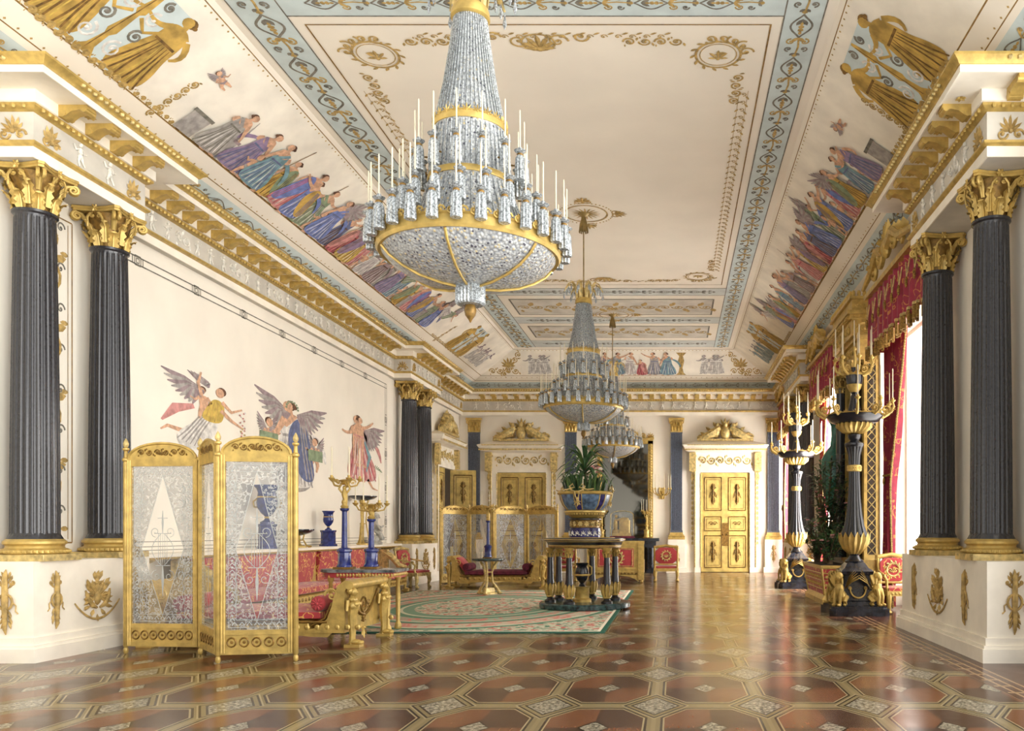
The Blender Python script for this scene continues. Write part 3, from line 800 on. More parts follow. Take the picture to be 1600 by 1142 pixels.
for sg, x in ((-1, -6.3), (1, 2.45)):
    mb.push(TR(x, .45) @ RZ(-sg * .9) @ SCL(1, 1, .2)); rinceau(mb, 1.3, .3, .022, FI['gold_paint'], 5); mb.pop()
    mb.push(TR(x + sg * .3, .16) @ SCL(1, 1, .2)); rinceau(mb, 1.2, .3, .022, FI['gold_paint'], 4); palmette(mb, -sg * .2, .2, .4, FI['gold_paint']); mb.pop()
mb.pop()
mb.build('painted_figures', FIGM, ceiling)

# murals and stencilled lines on the left wall
def Wl(y, z, off=.004): return frame((XL + off, y, z), (0, 1, 0), (0, 0, 1))
mb = MB()
def wpx(px, py):   # point of the left wall seen at that place
    Y = 1300 * -XL / (1054 - px); return Y, EYE + (831 - py) * Y / 1300
Y1, Z1 = wpx(318, 690)
mb.push(Wl(Y1, Z1) @ SCL(1.55, .8, 1))
wing(mb, -.0, 1.15, .85, 2.95, 1); wing(mb, .1, 1.25, .5, 2.5, -1)
mb.ribbon([(-.2, .75), (-.55, .62), (-.8, .3)], [.1, .2, .04], FI['p_rose'], .003)
closed_poly(mb, [(-.55, .1), (-.5, -.15), (-.2, -.3), (.2, .1), (.35, .55), (.1, .65), (-.2, .4)], FI['p_white'], .004)
for k in range(5): mb.ribbon([(.15 - .06 * k, .55), (-.05 - .07 * k, .2), (-.2 - .08 * k, -.14 + .03 * k)], [.02, .035, .02], FI['p_grey'], .006)
mb.ribbon([(-.4, .15), (-.7, .2), (-.82, .1)], [.1, .07, .03], FI['flesh'], .0035)
closed_poly(mb, [(-.1, .5), (.36, .45), (.45, .75), (.42, 1.0), (.2, 1.05), (.05, .8)], FI['p_yellow'], .007)
for k in range(3): mb.ribbon([(.3 - .08 * k, .95), (.22 - .1 * k, .5)], .02, FI['ochre'], .008)
mb.ribbon([(.38, 1.0), (.6, .82), (.85, .95)], [.1, .07, .04], FI['flesh'], .009); mb.ribbon([(.36, .8), (.6, .62), (.85, .5)], [.1, .07, .04], FI['flesh'], .009)
disc(mb, .34, 1.2, .09, FI['flesh'], .009, .11); disc(mb, .38, 1.24, .1, FI['hair'], .0085)
mb.push(TR(.06, .5)); cherub(mb, 0, 0, .75, -1, .15, False); mb.pop()
mb.ribbon([(-.05, 1.02), (-.12, 1.3), (-.06, 1.55)], [.07, .06, .03], FI['flesh'], .009)
for k in range(14): mb.ribbon([(.85 + .05 * sin(k * 2.), .5 - .035 * k), (.88 + .05 * sin(k * 2.), .48 - .035 * k)], .04, FI['p_rose'] if k % 2 else FI['gold_paint'], .01); disc(mb, .86 + .06 * cos(k), .9 - .03 * k, .022, FI['p_rose' if k % 2 else 'p_white'], .01)
mb.pop()
Y2, Z2 = wpx(458, 778)
mb.push(Wl(Y2, Z2 + .22) @ SCL(1.5, .86, 1))
H = 2.6
wing(mb, -.12, 1.9, 1.12, 2.85, 1); wing(mb, .12, 1.9, 1.12, .2, -1)
fig(mb, 0, 0, H * .88, 'p_white', 'p_grey', 'p_navy', -1, .02, 0, 1.1, 2)
for k in range(9): mb.ribbon([(-.05 + .16 * cos(pi * k / 8), 2.05 + .14 * sin(pi * k / 8)), (-.05 + .22 * cos(pi * k / 8), 2.05 + .2 * sin(pi * k / 8))], .05, FI['p_green'], .012)
for sg, xx in ((-1, -.75), (1, .75)):
    cherub(mb, xx, .72 if sg < 0 else .5, .95, -sg, 0, True); mb.boxb(xx - .26, xx + .26, 1.0 if sg < 0 else .8, 1.3 if sg < 0 else 1.1, .011, .013, FI['p_green'])
closed_poly(mb, [(-.5, -.1), (.5, -.1), (.75, .4), (.4, .6), (-.3, .5)], FI['p_grey'], .001)
mb.pop()
Y3, Z3 = wpx(566, 752)
mb.push(Wl(Y3, Z3) @ SCL(1.3, .78, 1))
wing(mb, .05, 1.75, 1.3, .1, -1); wing(mb, .05, 1.7, 1.1, -.25, -1)
fig(mb, 0, 0, 2.3, 'p_rose', 'p_red', None, -1, .08, 0, 1.3, 0); mb.push(TR(0, 0, .014)); fig(mb, -.25, .5, 1.75, 'flesh', 'p_rose', None, 1, .0, 0, .6, 1); mb.pop()
mb.ribbon([(.1, 1.4), (.4, .9), (.2, .35)], [.08, .2, .05], FI['p_teal'], .009); mb.ribbon([(-.25, 1.3), (-.35, .7), (-.2, .2)], [.08, .16, .05], FI['p_teal'], .002)
mb.ribbon([(.3, .1), (.6, -.2), (.9, -.25)], [.14, .08, .03], FI['flesh'], .004)
for k in range(6): petal(mb, .7 + .06 * k, .5, 1.2 - .3 * k, .2, .03, FI['p_green'], .004)
mb.pop()
mb.build('wall_painting', FIGM, wall_left)
mb = MB()
def wline(y0, z0, y1, z1, wd=.022): mb.push(Wl(0, 0, .004)); mb.ribbon([(y0, z0), (y1, z1)], wd, 0, 0); mb.pop()
for zz in (5.84, 5.96): wline(12.6, zz, 24.6, zz)
for yy in (24.48, 24.6): wline(yy, 1.35, yy, 5.96)
for zz in (1.3, 1.36, 1.44): wline(12.6, zz, 24.6, zz, .012)
for y in [13.2 + 1.62 * k for k in range(7)]:
    for r_ in (.075, .035):
        for a, b in (((-r_, -r_), (r_, -r_)), ((r_, -r_), (r_, r_)), ((r_, r_), (-r_, r_)), ((-r_, r_), (-r_, -r_))): wline(y + a[0], 5.9 + a[1], y + b[0], 5.9 + b[1], .018)
    for q in (-.13, .13): wline(y + q, 5.83, y + q, 5.97, .018)
for z in [1.9 + 1.0 * k for k in range(4)]:
    for r_ in (.08, .04):
        for a, b in (((-r_, -r_), (r_, -r_)), ((r_, -r_), (r_, r_)), ((r_, r_), (-r_, r_)), ((-r_, r_), (-r_, -r_))): wline(24.54 + a[0], z + a[1], 24.54 + b[0], z + b[1], .02)
    for q in (-.15, .15): wline(24.47, z + q, 24.61, z + q, .02)
mb.build('stencilled_lines', ['grey_line'], wall_left)
# arabesque strip between the two near columns
mb = MB()
mb.push(Wl(11.34, 3.7, .003))
for a, b in (((-.42, -2.25), (.42, -2.25)), ((.42, -2.25), (.42, 2.25)), ((.42, 2.25), (-.42, 2.25)), ((-.42, 2.25), (-.42, -2.25))): mb.ribbon([a, b], .02, 0, .001)
for a, b in (((.34, -2.2), (.34, 2.2)), ((-.34, -2.2), (-.34, 2.2))): mb.ribbon([a, b], .012, 0, .001)
mb.push(RZ(pi / 2) @ SCL(1, 1, .5)); rinceau(mb, 4.3, .62, .026, 1, 9); mb.pop()
mb.push(TR(0, 0, 0) @ SCL(1, 1, .5))
for k in range(8): palmette(mb, 0, -2.0 + .56 * k, .18, 1, 5); scroll(mb, .2, -1.8 + .56 * k, .08, 0, 1.2, .014, 2); scroll(mb, -.2, -1.7 + .56 * k, .08, 0, -1.2, .014, 2)
mb.pop(); mb.pop()
mb.build('arabesque_strip', ['gold_line', 'gold_paint', 'grey_line'], wall_left)

# ------------------------------------------------------------------ entablature
def sweep(mb, pts, prof, mi):
    N = len(pts); offs = []
    for i in range(N):
        ns = []
        for a, b in ((i - 1, i), (i, i + 1)):
            if a < 0 or b >= N: continue
            dx, dy = pts[b][0] - pts[a][0], pts[b][1] - pts[a][1]; L = math.hypot(dx, dy); ns.append((dy / L, -dx / L))
        if len(ns) == 1: offs.append(ns[0])
        else:
            dt = ns[0][0] * ns[1][0] + ns[0][1] * ns[1][1]
            offs.append(((ns[0][0] + ns[1][0]) / (1 + dt), (ns[0][1] + ns[1][1]) / (1 + dt)))
    K = len(prof)
    vs = [(pts[i][0] + offs[i][0] * d, pts[i][1] + offs[i][1] * d, z) for i in range(N) for d, z in prof]
    mb.add(vs, [(i * K + j, i * K + j + 1, (i + 1) * K + j + 1, (i + 1) * K + j) for i in range(N - 1) for j in range(K - 1)], mi)
def segs(pts):
    for i in range(len(pts) - 1):
        a, b = Vector((*pts[i], 0)), Vector((*pts[i + 1], 0)); u = (b - a); L = u.length; u.normalize()
        yield a, u, L, i
def modillion(mb):
    # local: x along wall, y up, z out; hangs under the corona from z=.1 to .46
    w = .082
    side = [(.1, .13), (.46, .13), (.47, .08), (.42, .05), (.36, .07), (.26, .05), (.18, -.01), (.1, -.02)]
    n = len(side)
    vs = [(-w, y, z) for z, y in side] + [(w, y, z) for z, y in side]
    mb.add(vs, [tuple(range(n)), tuple(range(2 * n - 1, n - 1, -1))] + [(i, n + i, n + (i + 1) % n, (i + 1) % n) for i in range(n)], 1)
    mb.tube([(-w * 1.1, .075, .42), (w * 1.1, .075, .42)], .04, 7, 1); mb.tube([(-w * 1.1, .02, .15), (w * 1.1, .02, .15)], .045, 7, 1)
def entab(name, pts, label, skip_end=()):
    mb = MB()
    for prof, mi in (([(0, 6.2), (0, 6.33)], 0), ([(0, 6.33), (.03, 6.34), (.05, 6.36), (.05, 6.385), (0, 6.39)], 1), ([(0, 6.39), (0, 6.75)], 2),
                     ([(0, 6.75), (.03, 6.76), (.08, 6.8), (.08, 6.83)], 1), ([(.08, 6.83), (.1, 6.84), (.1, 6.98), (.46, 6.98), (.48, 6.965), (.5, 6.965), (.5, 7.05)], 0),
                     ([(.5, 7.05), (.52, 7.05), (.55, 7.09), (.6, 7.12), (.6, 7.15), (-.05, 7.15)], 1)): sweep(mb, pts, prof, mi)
    sweep(mb, pts, [(-.02, 6.2), (0, 6.2)], 0)
    for a, u, L, i in segs(pts):
        nrm = Vector((u.y, -u.x, 0))
        prev_in = 0
        # modillions
        lo, hi = .06, L - .06
        if i > 0:
            pu = Vector((*pts[i], 0)) - Vector((*pts[i - 1], 0))
            if pu.cross(u).z > 0: pass
            else: lo = .55
        if i < len(pts) - 2:
            nu = Vector((*pts[i + 2], 0)) - Vector((*pts[i + 1], 0))
            if u.cross(nu).z < 0: hi = L - .55
        lo2, hi2 = lo + .06, hi - .06
        if hi2 - lo2 > .05:
            k = max(1, round((hi2 - lo2) / .44))
            for q in range(k):
                c = lo2 + (hi2 - lo2) * (q + .5) / k
                mb.push(frame(a + u * c + Vector((0, 0, 6.85)), u, (0, 0, 1))); modillion(mb)
                if k > 1:
                    mb.push(TR((hi2 - lo2) / k / 2, .127, .28) @ Matrix.Rotation(pi / 2, 4, 'X')); rosette(mb, 0, 0, .07, 1, 6); mb.pop()
                mb.pop()
        # bead and egg rows
        k = int(L / .1)
        for q in range(k):
            p = a + u * (L * (q + .5) / k)
            mb.blob(p + nrm * .08 + Vector((0, 0, 6.79)), (.03, .03, .035), 1, 5, 4)
            mb.blob(p + nrm * .575 + Vector((0, 0, 7.1)), (.036, .036, .03), 3, 5, 4)
    o = struct(mb, name, ['cream_light', 'gold', 'grey_plaster', 'gold_pale'], label)
    # reliefs
    mb = MB(); rnd = random.Random(5)
    for a, u, L, i in segs(pts):
        if L < .3: continue
        mb.push(frame(a + u * (L / 2) + Vector((0, 0, 6.41)), u, (0, 0, 1)))
        if L < .8:
            mb.push(TR(0, .1, 0)); palmette(mb, 0, 0, .2, 1, 7); mb.pop()
            for sg in (-1, 1): scroll(mb, sg * .1, .06, .07, 0, sg * 1.2, .016, 1)
        else:
            inner = L - (1.0 if L < 5 else .6)
            if L < 5:
                for sg in (-1, 1): mb.push(TR(sg * (L / 2 - .28), .08, 0)); palmette(mb, 0, 0, .22, 1, 7); scroll(mb, .09, -.01, .06, 0, 1.2, .014, 1); scroll(mb, -.09, -.01, .06, 0, -1.2, .014, 1); mb.pop()
            k = max(1, int(inner / .42))
            for q in range(k):
                x = -inner / 2 + inner * (q + .5) / k
                if q % 4 == 3: mb.push(TR(x, .16, 0)); rinceau(mb, .42, .3, .02, 0, 2); mb.pop()
                else: putto(mb, x, .01, rnd.uniform(.29, .33), 1 if rnd.random() < .5 else -1, 0, rnd.uniform(-.06, .1))
        mb.pop()
    mb.build('frieze_relief', ['relief', 'gold_paint'], o)
    return o
EL = -7.86; ER = 3.83
pl = [(-8.36, 4.0), (-8.36, 10.2), (EL, 10.2), (EL, 12.35), (-8.36, 12.35), (-8.36, 24.8), (EL, 24.8), (EL, 28.0), (-8.36, 28.0), (-8.36, 32.84), (4.36, 32.84), (4.36, 29.4), (ER, 29.4), (ER, 25.3), (4.4, 25.3)]
entab('trim_1', pl, 'gilded modillion cornice and frieze of the left and end walls')
entab('trim_2', [(4.4, 13.5), (ER, 13.5), (ER, 10.2), (4.4, 10.2)], 'gilded modillion cornice over the near right columns')
# solid cores behind the projecting blocks
mb = MB()
for (x0, x1, y0, y1) in ((XL, EL - .01, 10.21, 12.34), (XL, EL - .01, 24.81, 27.99), (ER + .01, XR, 25.31, 29.39), (ER + .01, XR, 10.21, 13.49)): mb.boxb(x0, x1, y0, y1, 6.206, 6.98)
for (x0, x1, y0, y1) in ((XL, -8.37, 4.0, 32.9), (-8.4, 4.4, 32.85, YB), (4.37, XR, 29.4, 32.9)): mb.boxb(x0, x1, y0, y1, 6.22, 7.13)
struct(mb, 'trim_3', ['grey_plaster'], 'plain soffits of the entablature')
# dado rail and skirting on end wall
mb = MB()
for (a, b) in ((-7.4, -7.1), (-5.0, -4.5), (.35, .95), (3.05, 3.6)): mb.boxb(a, b, YB - .05, YB, 0, 1.1); mb.boxb(a, b, YB - .07, YB, 0, .16)
mb.boxb(XR - .04, XR, 13.9, 14.3, 0, .2); mb.boxb(XR - .04, XR, 18.2, 21.7, 0, .2)
struct(mb, 'baseboard_back', ['cream_light'], 'low pale dado along the end wall')

# ------------------------------------------------------------------ doors
def door(name, F, label, open_leaf=False):
    """F: frame with origin at floor centre of the door, x right, y up, z out"""
    mb = MB(); mb.push(F)
    mb.boxb(-1.2, -.97, 0, 3.95, 0, .14); mb.boxb(.97, 1.2, 0, 3.95, 0, .14); mb.boxb(-1.2, 1.2, 3.95, 4.12, 0, .14); mb.boxb(-1.16, 1.16, 4.12, 4.72, 0, .1)
    for sx in (-1, 1): mb.boxb(sx * 1.34 - .14, sx * 1.34 + .14, 0, .9, 0, .06)
    # projecting cornice
    prof = [(.1, 4.72), (.2, 4.76), (.36, 4.8), (.36, 4.86), (.42, 4.9), (.48, 4.98), (.48, 5.02)]
    for i in range(len(prof) - 1):
        (d0, z0), (d1, z1) = prof[i], prof[i + 1]
        mb.add([(-1.2 - d0, z0, 0), (-1.2 - d0, z0, d0), (1.2 + d0, z0, d0), (1.2 + d0, z0, 0), (-1.2 - d1, z1, 0), (-1.2 - d1, z1, d1), (1.2 + d1, z1, d1), (1.2 + d1, z1, 0)], [(0, 1, 5, 4), (1, 2, 6, 5), (2, 3, 7, 6)])
    d, z = prof[-1]; mb.add([(-1.2 - d, z, 0), (-1.2 - d, z, d), (1.2 + d, z, d), (1.2 + d, z, 0), (-.9, z + .22, 0), (-.9, z + .22, .1), (.9, z + .22, .1), (.9, z + .22, 0)], [(0, 1, 5, 4), (1, 2, 6, 5), (2, 3, 7, 6), (4, 5, 6, 7)])
    mb.boxb(-.97, .97, 0, 3.95, -.0, .02, 1)  # flat dark panel painted as the shaded doorway; the wall stays solid
    mb.pop(); o = struct(mb, name, ['cream_light', 'shade_backing'], label)
    mb = MB(); mb.push(F)
    for sx in (-1, 1):
        mb.push(TR(sx * 1.29, 4.35, .1)); mb.boxb(-.13, .13, -.36, .38, 0, .16); scroll(mb, 0, .22, .14, 0, 1.4, .04, 0); scroll(mb, 0, -.3, .1, 0, -1.4, .04, 0); petal(mb, 0, -.36, -pi / 2, .42, .09); mb.pop()
        for q in range(14): petal(mb, sx * 1.29, 3.85 - q * .2, -pi / 2, .2, .06)
        mb.tube([(sx * 1.2, .2, .14), (sx * 1.2, 4.1, .14)], .03, 5, 0); mb.tube([(sx * .97, .2, .14), (sx * .97, 3.9, .14)], .02, 5, 0)
    mb.push(TR(0, 4.42, .1)); rinceau(mb, 2.1, .44, .026, 0, 6); mb.pop()
    mb.boxb(-1.62, 1.62, 4.8, 4.86, .48, .5); mb.boxb(-1.5, 1.5, 4.985, 5.02, .48, .5)
    # crowning group on the cornice
    mb.push(TR(0, 5.2, .12))
    for sg in (-1, 1):
        mb.tube([(sg * 1.1, .06, .06), (sg * .8, .14, .12), (sg * .5, .3, .14), (sg * .22, .5, .12)], [.05, .14, .17, .12], 7, 0)
        scroll(mb, sg * .96, .14, .15, 0, sg * 1.3, .045); scroll(mb, sg * .55, .3, .18, pi, -sg * 1.4, .05)
        for (x, y, a, L) in ((.3, .5, .9, .3), (.5, .35, .6, .34), (.7, .2, .4, .32), (.85, .1, .2, .28), (.2, .2, -.2, .3)): petal(mb, sg * x, y, a if sg > 0 else pi - a, L, .08, 0, .12)
        mb.blob((sg * .36, .36, .12), (.15, .2, .13))
        mb.blob((sg * .33, .6, .12), (.08, .1, .08))
    mb.blob((0, .3, .1), (.2, .3, .16)); palmette(mb, 0, .5, .42, 0, 7); mb.blob((0, .62, .12), (.1, .14, .1))
    mb.boxb(-1.1, 1.1, -.02, .06, 0, .2); mb.pop(); mb.pop()
    mb.build('overdoor_carving', ['gold_pale'], o)
    def leaf(Lf, sx):
        mb = MB(); mb.push(Lf)
        mb.boxb(0, .95, .02, 3.94, .02, .07, 0)
        for (z0, z1) in ((.2, 1.45), (1.65, 2.2), (2.45, 3.75)):
            for a, b in (((.14, z0), (.81, z0)), ((.81, z0), (.81, z1)), ((.81, z1), (.14, z1)), ((.14, z1), (.14, z0))): mb.tube([(a[0], a[1], .075), (b[0], b[1], .075)], .022, 4, 1)
            for a, b in (((.22, z0 + .08), (.73, z0 + .08)), ((.73, z0 + .08), (.73, z1 - .08)), ((.73, z1 - .08), (.22, z1 - .08)), ((.22, z1 - .08), (.22, z0 + .08))): mb.tube([(a[0], a[1], .072), (b[0], b[1], .072)], .009, 4, 1)
            c = (z0 + z1) / 2
            if z1 - z0 > .8:
                mb.push(TR(.475, c, .072)); torch(mb, .85, 1); mb.pop()
            else:
                mb.push(TR(.475, c, .072)); scroll(mb, .07, 0, .09, 0, 1.3, .016, 1); scroll(mb, -.07, 0, .09, pi, -1.3, .016, 1); mb.pop()
        mb.pop(); lf = mb.build('door_leaf', ['door_wood', 'door_dark'], o)
        mb = MB(); mb.push(Lf); q = .8 if sx < 0 else 0.; mb.boxb(q, q + .15, 1.05, 1.95, .07, .085); mb.blob((q + .075, 1.5, .12), (.035, .035, .05)); mb.pop()
        mb.build('lock_plate', ['gold_dark'], lf)
    leaf(F @ TR(-.95, 0, 0), -1)
    if open_leaf: leaf(F @ TR(.95, 0, .02) @ Matrix.Rotation(radians(-80), 4, 'Y') @ TR(-.0, 0, 0), 1)
    else: leaf(F @ TR(.0, 0, 0), 1)
    return o
door('door_1', frame((-6.05, YB, 0), (1, 0, 0), (0, 0, 1)), 'yellow gilded double door behind the folding screens')
door('door_2', frame((2.0, YB, 0), (1, 0, 0), (0, 0, 1)), 'yellow gilded double door right of the mirror')
door('door_3', frame((XL, 30.6, 0), (0, 1, 0), (0, 0, 1)), 'double door in the left wall with one leaf swung open', True)
# ================================================================== COLUMNS, PILASTERS, WINDOW DRESSING
def acanthus(mb, a, r0, z0, H, out, wd, mi=0):
    c, s_ = cos(a), sin(a); side = Vector((-s_, c, 0))
    pr = [(r0, 0), (r0 + .006, H * .18), (r0 + .012, H * .34), (r0 + .018, H * .5), (r0 + .028, H * .66), (r0 + .045, H * .82), (r0 + .06 + out * .5, H * .95), (r0 + .07 + out, H), (r0 + .065 + out * 1.15, H * .86)]
    mb.blade([(c * r, s_ * r, z0 + z) for r, z in pr], [wd * .75, wd * .95, wd * .6, wd * 1.0, wd * .58, wd * .9, wd * .5, wd * .6, wd * .12], mi, side, .5)
    mb.tube([(c * (r + .014), s_ * (r + .014), z0 + z) for r, z in pr[:8]], [.013, .013, .012, .011, .01, .01, .009, .006], 4, mi)
def capital(mb, R=.215, H=.57):
    k = R / .215
    mb.push(SCL(k, k, H / .57))
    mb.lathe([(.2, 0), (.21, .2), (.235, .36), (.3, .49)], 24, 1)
    mb.lathe([(.215, -.02), (.235, -.008), (.215, .01)], 24, 0)
    for q in range(8): acanthus(mb, q * pi / 4, .205, 0, .22, .05, .075)
    for q in range(8): acanthus(mb, q * pi / 4 + pi / 8, .21, .06, .3, .06, .07)
    for q in range(4):
        a = q * pi / 2 + pi / 4
        for sg in (-1, 1):
            mb.push(Matrix.Rotation(a + sg * .12, 4, 'Z') @ TR(0, 0, 0) @ Matrix.Rotation(pi / 2, 4, 'X'))
            mb.tube([(.24, .26, sg * .02), (.27, .38, sg * .02), (.34, .46, sg * .02), (.4, .475, sg * .02)], [.02, .026, .026, .022], 6, 0)
            pts = spiral(.4, .425, .06, .012, pi / 2, pi / 2 - 3.2 * pi, 18, sg * .02); mb.tube(pts, [.024 - .0007 * i for i in range(19)], 6, 0)
            mb.pop()
        b = q * pi / 2
        for sg in (-1, 1):
            mb.push(Matrix.Rotation(b, 4, 'Z') @ frame((.285, 0, 0), (0, 1, 0), (0, 0, 1)))
            mb.tube([(sg * .12, .28, 0), (sg * .1, .4, .03), (sg * .05, .46, .04)], [.014, .016, .014], 5, 0); scroll(mb, sg * .045, .43, .04, pi / 2, -sg * 1.3, .013, 0, 10)
            mb.pop()
        mb.push(Matrix.Rotation(b, 4, 'Z') @ frame((.315, 0, .535), (0, 1, 0), (0, 0, 1))); rosette(mb, 0, 0, .06, 0, 6); mb.pop()
    out = []
    for q in range(4):
        a = q * pi / 2 - pi / 4
        p0 = (.44 * cos(a - .07), .44 * sin(a - .07)); p1 = (.44 * cos(a + .07), .44 * sin(a + .07)); a2 = a + pi / 2
        p2 = (.44 * cos(a2 - .07), .44 * sin(a2 - .07))
        out += [p0, p1]
        for t in (.2, .4, .6, .8):
            x = p1[0] + (p2[0] - p1[0]) * t; y = p1[1] + (p2[1] - p1[1]) * t; b = 1 - .18 * 4 * t * (1 - t); out.append((x * b, y * b))
    mb.prism(out, .5, .535, 0); mb.prism([(x * 1.04, y * 1.04) for x, y in out], .535, .57, 0)
    mb.pop()
def make_column(loc, label):
    t = thing('fluted_column', label, 'column', loc, 0, 'dark fluted columns on pedestals')
    mb = MB()
    fl = lambda a, z: 1 - (.055 * max(0, 1 - ((((a / (2 * pi) * 24) % 1) - .5) / .36) ** 2) if .34 < z < 4.34 else 0)
    prof = [(.3, .27), (.29, .29), (.268, .33), (.266, .35)] + [(.266 - .048 * (z / 4.2) ** 1.6, .35 + z) for z in (.001, .6, 1.2, 1.8, 2.4, 3.0, 3.6, 3.98)] + [(.217, 4.345), (.222, 4.37), (.245, 4.39), (.245, 4.42), (.22, 4.43)]
    mb.lathe(prof, 144, 0, fl); mb.build('shaft', ['granite'], t, sharp=30)
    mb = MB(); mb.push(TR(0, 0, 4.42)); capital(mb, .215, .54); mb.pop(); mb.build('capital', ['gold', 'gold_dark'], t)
    mb = MB(); mb.cham(-.36, .36, -.335, .335, 0, .085, .006, 1)
    mb.lathe([(.34, .085), (.365, .1), (.365, .135), (.34, .155), (.315, .16), (.305, .185), (.315, .205), (.335, .215), (.335, .245), (.315, .262), (.3, .275)], 40, 0)
    for q in range(40): a = 2 * pi * q / 40; mb.blob((.36 * cos(a), .36 * sin(a), .118), (.026, .026, .024), 0, 5, 4)
    mb.build('base', ['gold', 'gold_pale'], t)
    return t
PZ = 1.235
c0 = make_column((-8.16, 10.62, PZ), 'dark fluted column nearest on the left, beside the tall gold arabesque strip')
dup(c0, (-8.16, 12.02, PZ), 0, 'dark fluted column rising right behind the left panel of the big folding screen')
dup(c0, (-8.16, 25.6, PZ), 0, 'dark fluted column far along the left wall, left one of its pair')
dup(c0, (-8.16, 27.1, PZ), 0, 'dark fluted column far along the left wall, right one beside the side door')
dup(c0, (4.14, 10.88, PZ), 0, 'dark fluted column nearest on the right, at the edge of the picture')
dup(c0, (4.14, 13.1, PZ), 0, 'dark fluted column on the right standing against the red window curtain')
dup(c0, (4.14, 26.2, PZ), 0, 'dark fluted column behind the farther torchere, nearer one of the pair')
dup(c0, (4.14, 28.5, PZ), 0, 'dark fluted column behind the farther torchere, farther one half hidden')

def pedestal(label, x0, x1, y0, y1, room):
    """room: +1 when the long face looks towards +x"""
    t = thing('column_pedestal', label, 'pedestal', (0, 0, 0), 0, 'pale pedestals under the columns')
    t.location = ((x0 + x1) / 2, (y0 + y1) / 2, 0); cx, cy = t.location.x, t.location.y
    hx, hy = (x1 - x0) / 2, (y1 - y0) / 2
    mb = MB(); mb.boxb(-hx, hx, -hy, hy, .3, PZ)
    mb.build('body', ['cream_light'], t)
    mb = MB(); fx = .08
    ax0, ax1 = (-hx, hx + fx) if room > 0 else (-hx - fx, hx)
    for (e, za, zb) in ((1., 0, .17), (.72, .17, .21), (.35, .21, .3)):
        mb.boxb(ax0 if room > 0 else -hx - fx * e, hx + fx * e if room > 0 else ax1, -hy - fx * e, hy + fx * e, za, zb)
    mb.build('plinth', ['cream_light'], t)
    s = room; F = frame((s * hx, 0, .74), (0, s, 0), (0, 0, 1))
    mb = MB(); mb.push(F); trophy(mb, .66, 0, min(1.1, hy * .95)); mb.build('relief_trophy', ['gold_paint'], t)
    for sg in (-1, 1): mb = MB(); mb.push(F @ TR(sg * min(hy * .68, 1.15), 0, 0)); torch(mb, .74, 0); mb.build('relief_torch', ['gold_paint'], t)
    mb = MB(); mb.push(frame((0, -hy, .74), (1, 0, 0), (0, 0, 1))); torch(mb, .8, 0); mb.build('relief_torch', ['gold_paint'], t)
    return t
pedestal('pale pedestal with gold trophies under the two nearest left columns', XL, EL, 10.2, 12.45, 1)
pedestal('pale pedestal with gold trophies under the far left pair of columns', XL, EL, 24.9, 27.6, 1)
pedestal('pale pedestal with gold trophies at the right edge under the two nearest right columns', ER, XR, 10.2, 14.0, -1)
pedestal('pale pedestal behind the farther torchere under the far right columns', ER, XR, 25.6, 29.3, -1)

def make_pilaster(px, label):
    t = thing('fluted_pilaster', label, 'pilaster', ((px - 1054) * 32.95 / 1300, YB - .004, 0), 0, 'blue-grey pilasters of the end wall')
    mb = MB(); w = .225; o = [(-w, 0), (-w, -.12)]
    for k in range(6):
        c = -w + .035 + (2 * w - .07) * (k + .5) / 6; o += [(c - .022, -.12), (c - .012, -.1), (c + .012, -.1), (c + .022, -.12)]
    o += [(w, -.12), (w, 0)]
    mb.prism(o[::-1], 1.66, 5.5, 0); mb.boxb(-w - .02, w + .02, -.14, 0, 1.58, 1.66); mb.boxb(-w - .01, w + .01, -.13, 0, 5.5, 5.54)
    mb.build('shaft', ['pil_blue'], t)
    mb = MB(); mb.boxb(-.24, .24, -.13, 0, 5.54, 6.08, 0)
    mb.push(frame((0, -.13, 5.54), (1, 0, 0), (0, 0, 1)))
    for k in range(4): petal(mb, -.18 + .12 * k, .02, pi / 2, .26, .07, 0, .05)
    for k in range(3): petal(mb, -.12 + .12 * k, .14, pi / 2, .28, .07, 0, .06)
    for sg in (-1, 1): scroll(mb, sg * .2, .4, .09, pi / 2, -sg * 1.4, .03, 0); scroll(mb, sg * .06, .4, .06, pi / 2, sg * 1.3, .02, 0)
    mb.boxb(-.31, .31, .48, .56, -.13, .06, 0); rosette(mb, 0, .51, .05); mb.pop()
    mb.build('capital', ['gold'], t)
    mb = MB()
    for (a, za, zb) in ((.1, 1.3, 1.4), (.07, 1.4, 1.5), (.03, 1.5, 1.58)): mb.boxb(-w - a, w + a, -.12 - a, 0, za, zb)
    mb.tube([(-w - .1, -.2, 1.42), (w + .1, -.2, 1.42)], .035, 6, 0)
    mb.build('base', ['gold'], t)
    mb = MB(); mb.boxb(-.34, .34, -.24, 0, .2, 1.3, 0); mb.boxb(-.4, .4, -.29, 0, 0, .2, 0)
    p = mb.build('pedestal', ['cream_light'], t)
    mb = MB(); mb.push(frame((0, -.24, .75), (1, 0, 0), (0, 0, 1))); torch(mb, .7, 0); mb.pop(); mb.build('relief_ornament', ['gold_paint'], p)
    return t
P0 = make_pilaster(741, 'blue-grey pilaster in the left corner of the end wall, above the folding screens')
for px, lb in ((892, 'blue-grey pilaster of the end wall behind the flower bowl'), (1057, 'blue-grey pilaster of the end wall right of the candle sconce'), (1208, 'blue-grey pilaster in the right corner of the end wall, right of the yellow door')):
    dup(P0, ((px - 1054) * 32.95 / 1300, YB - .004, 0), 0, lb)

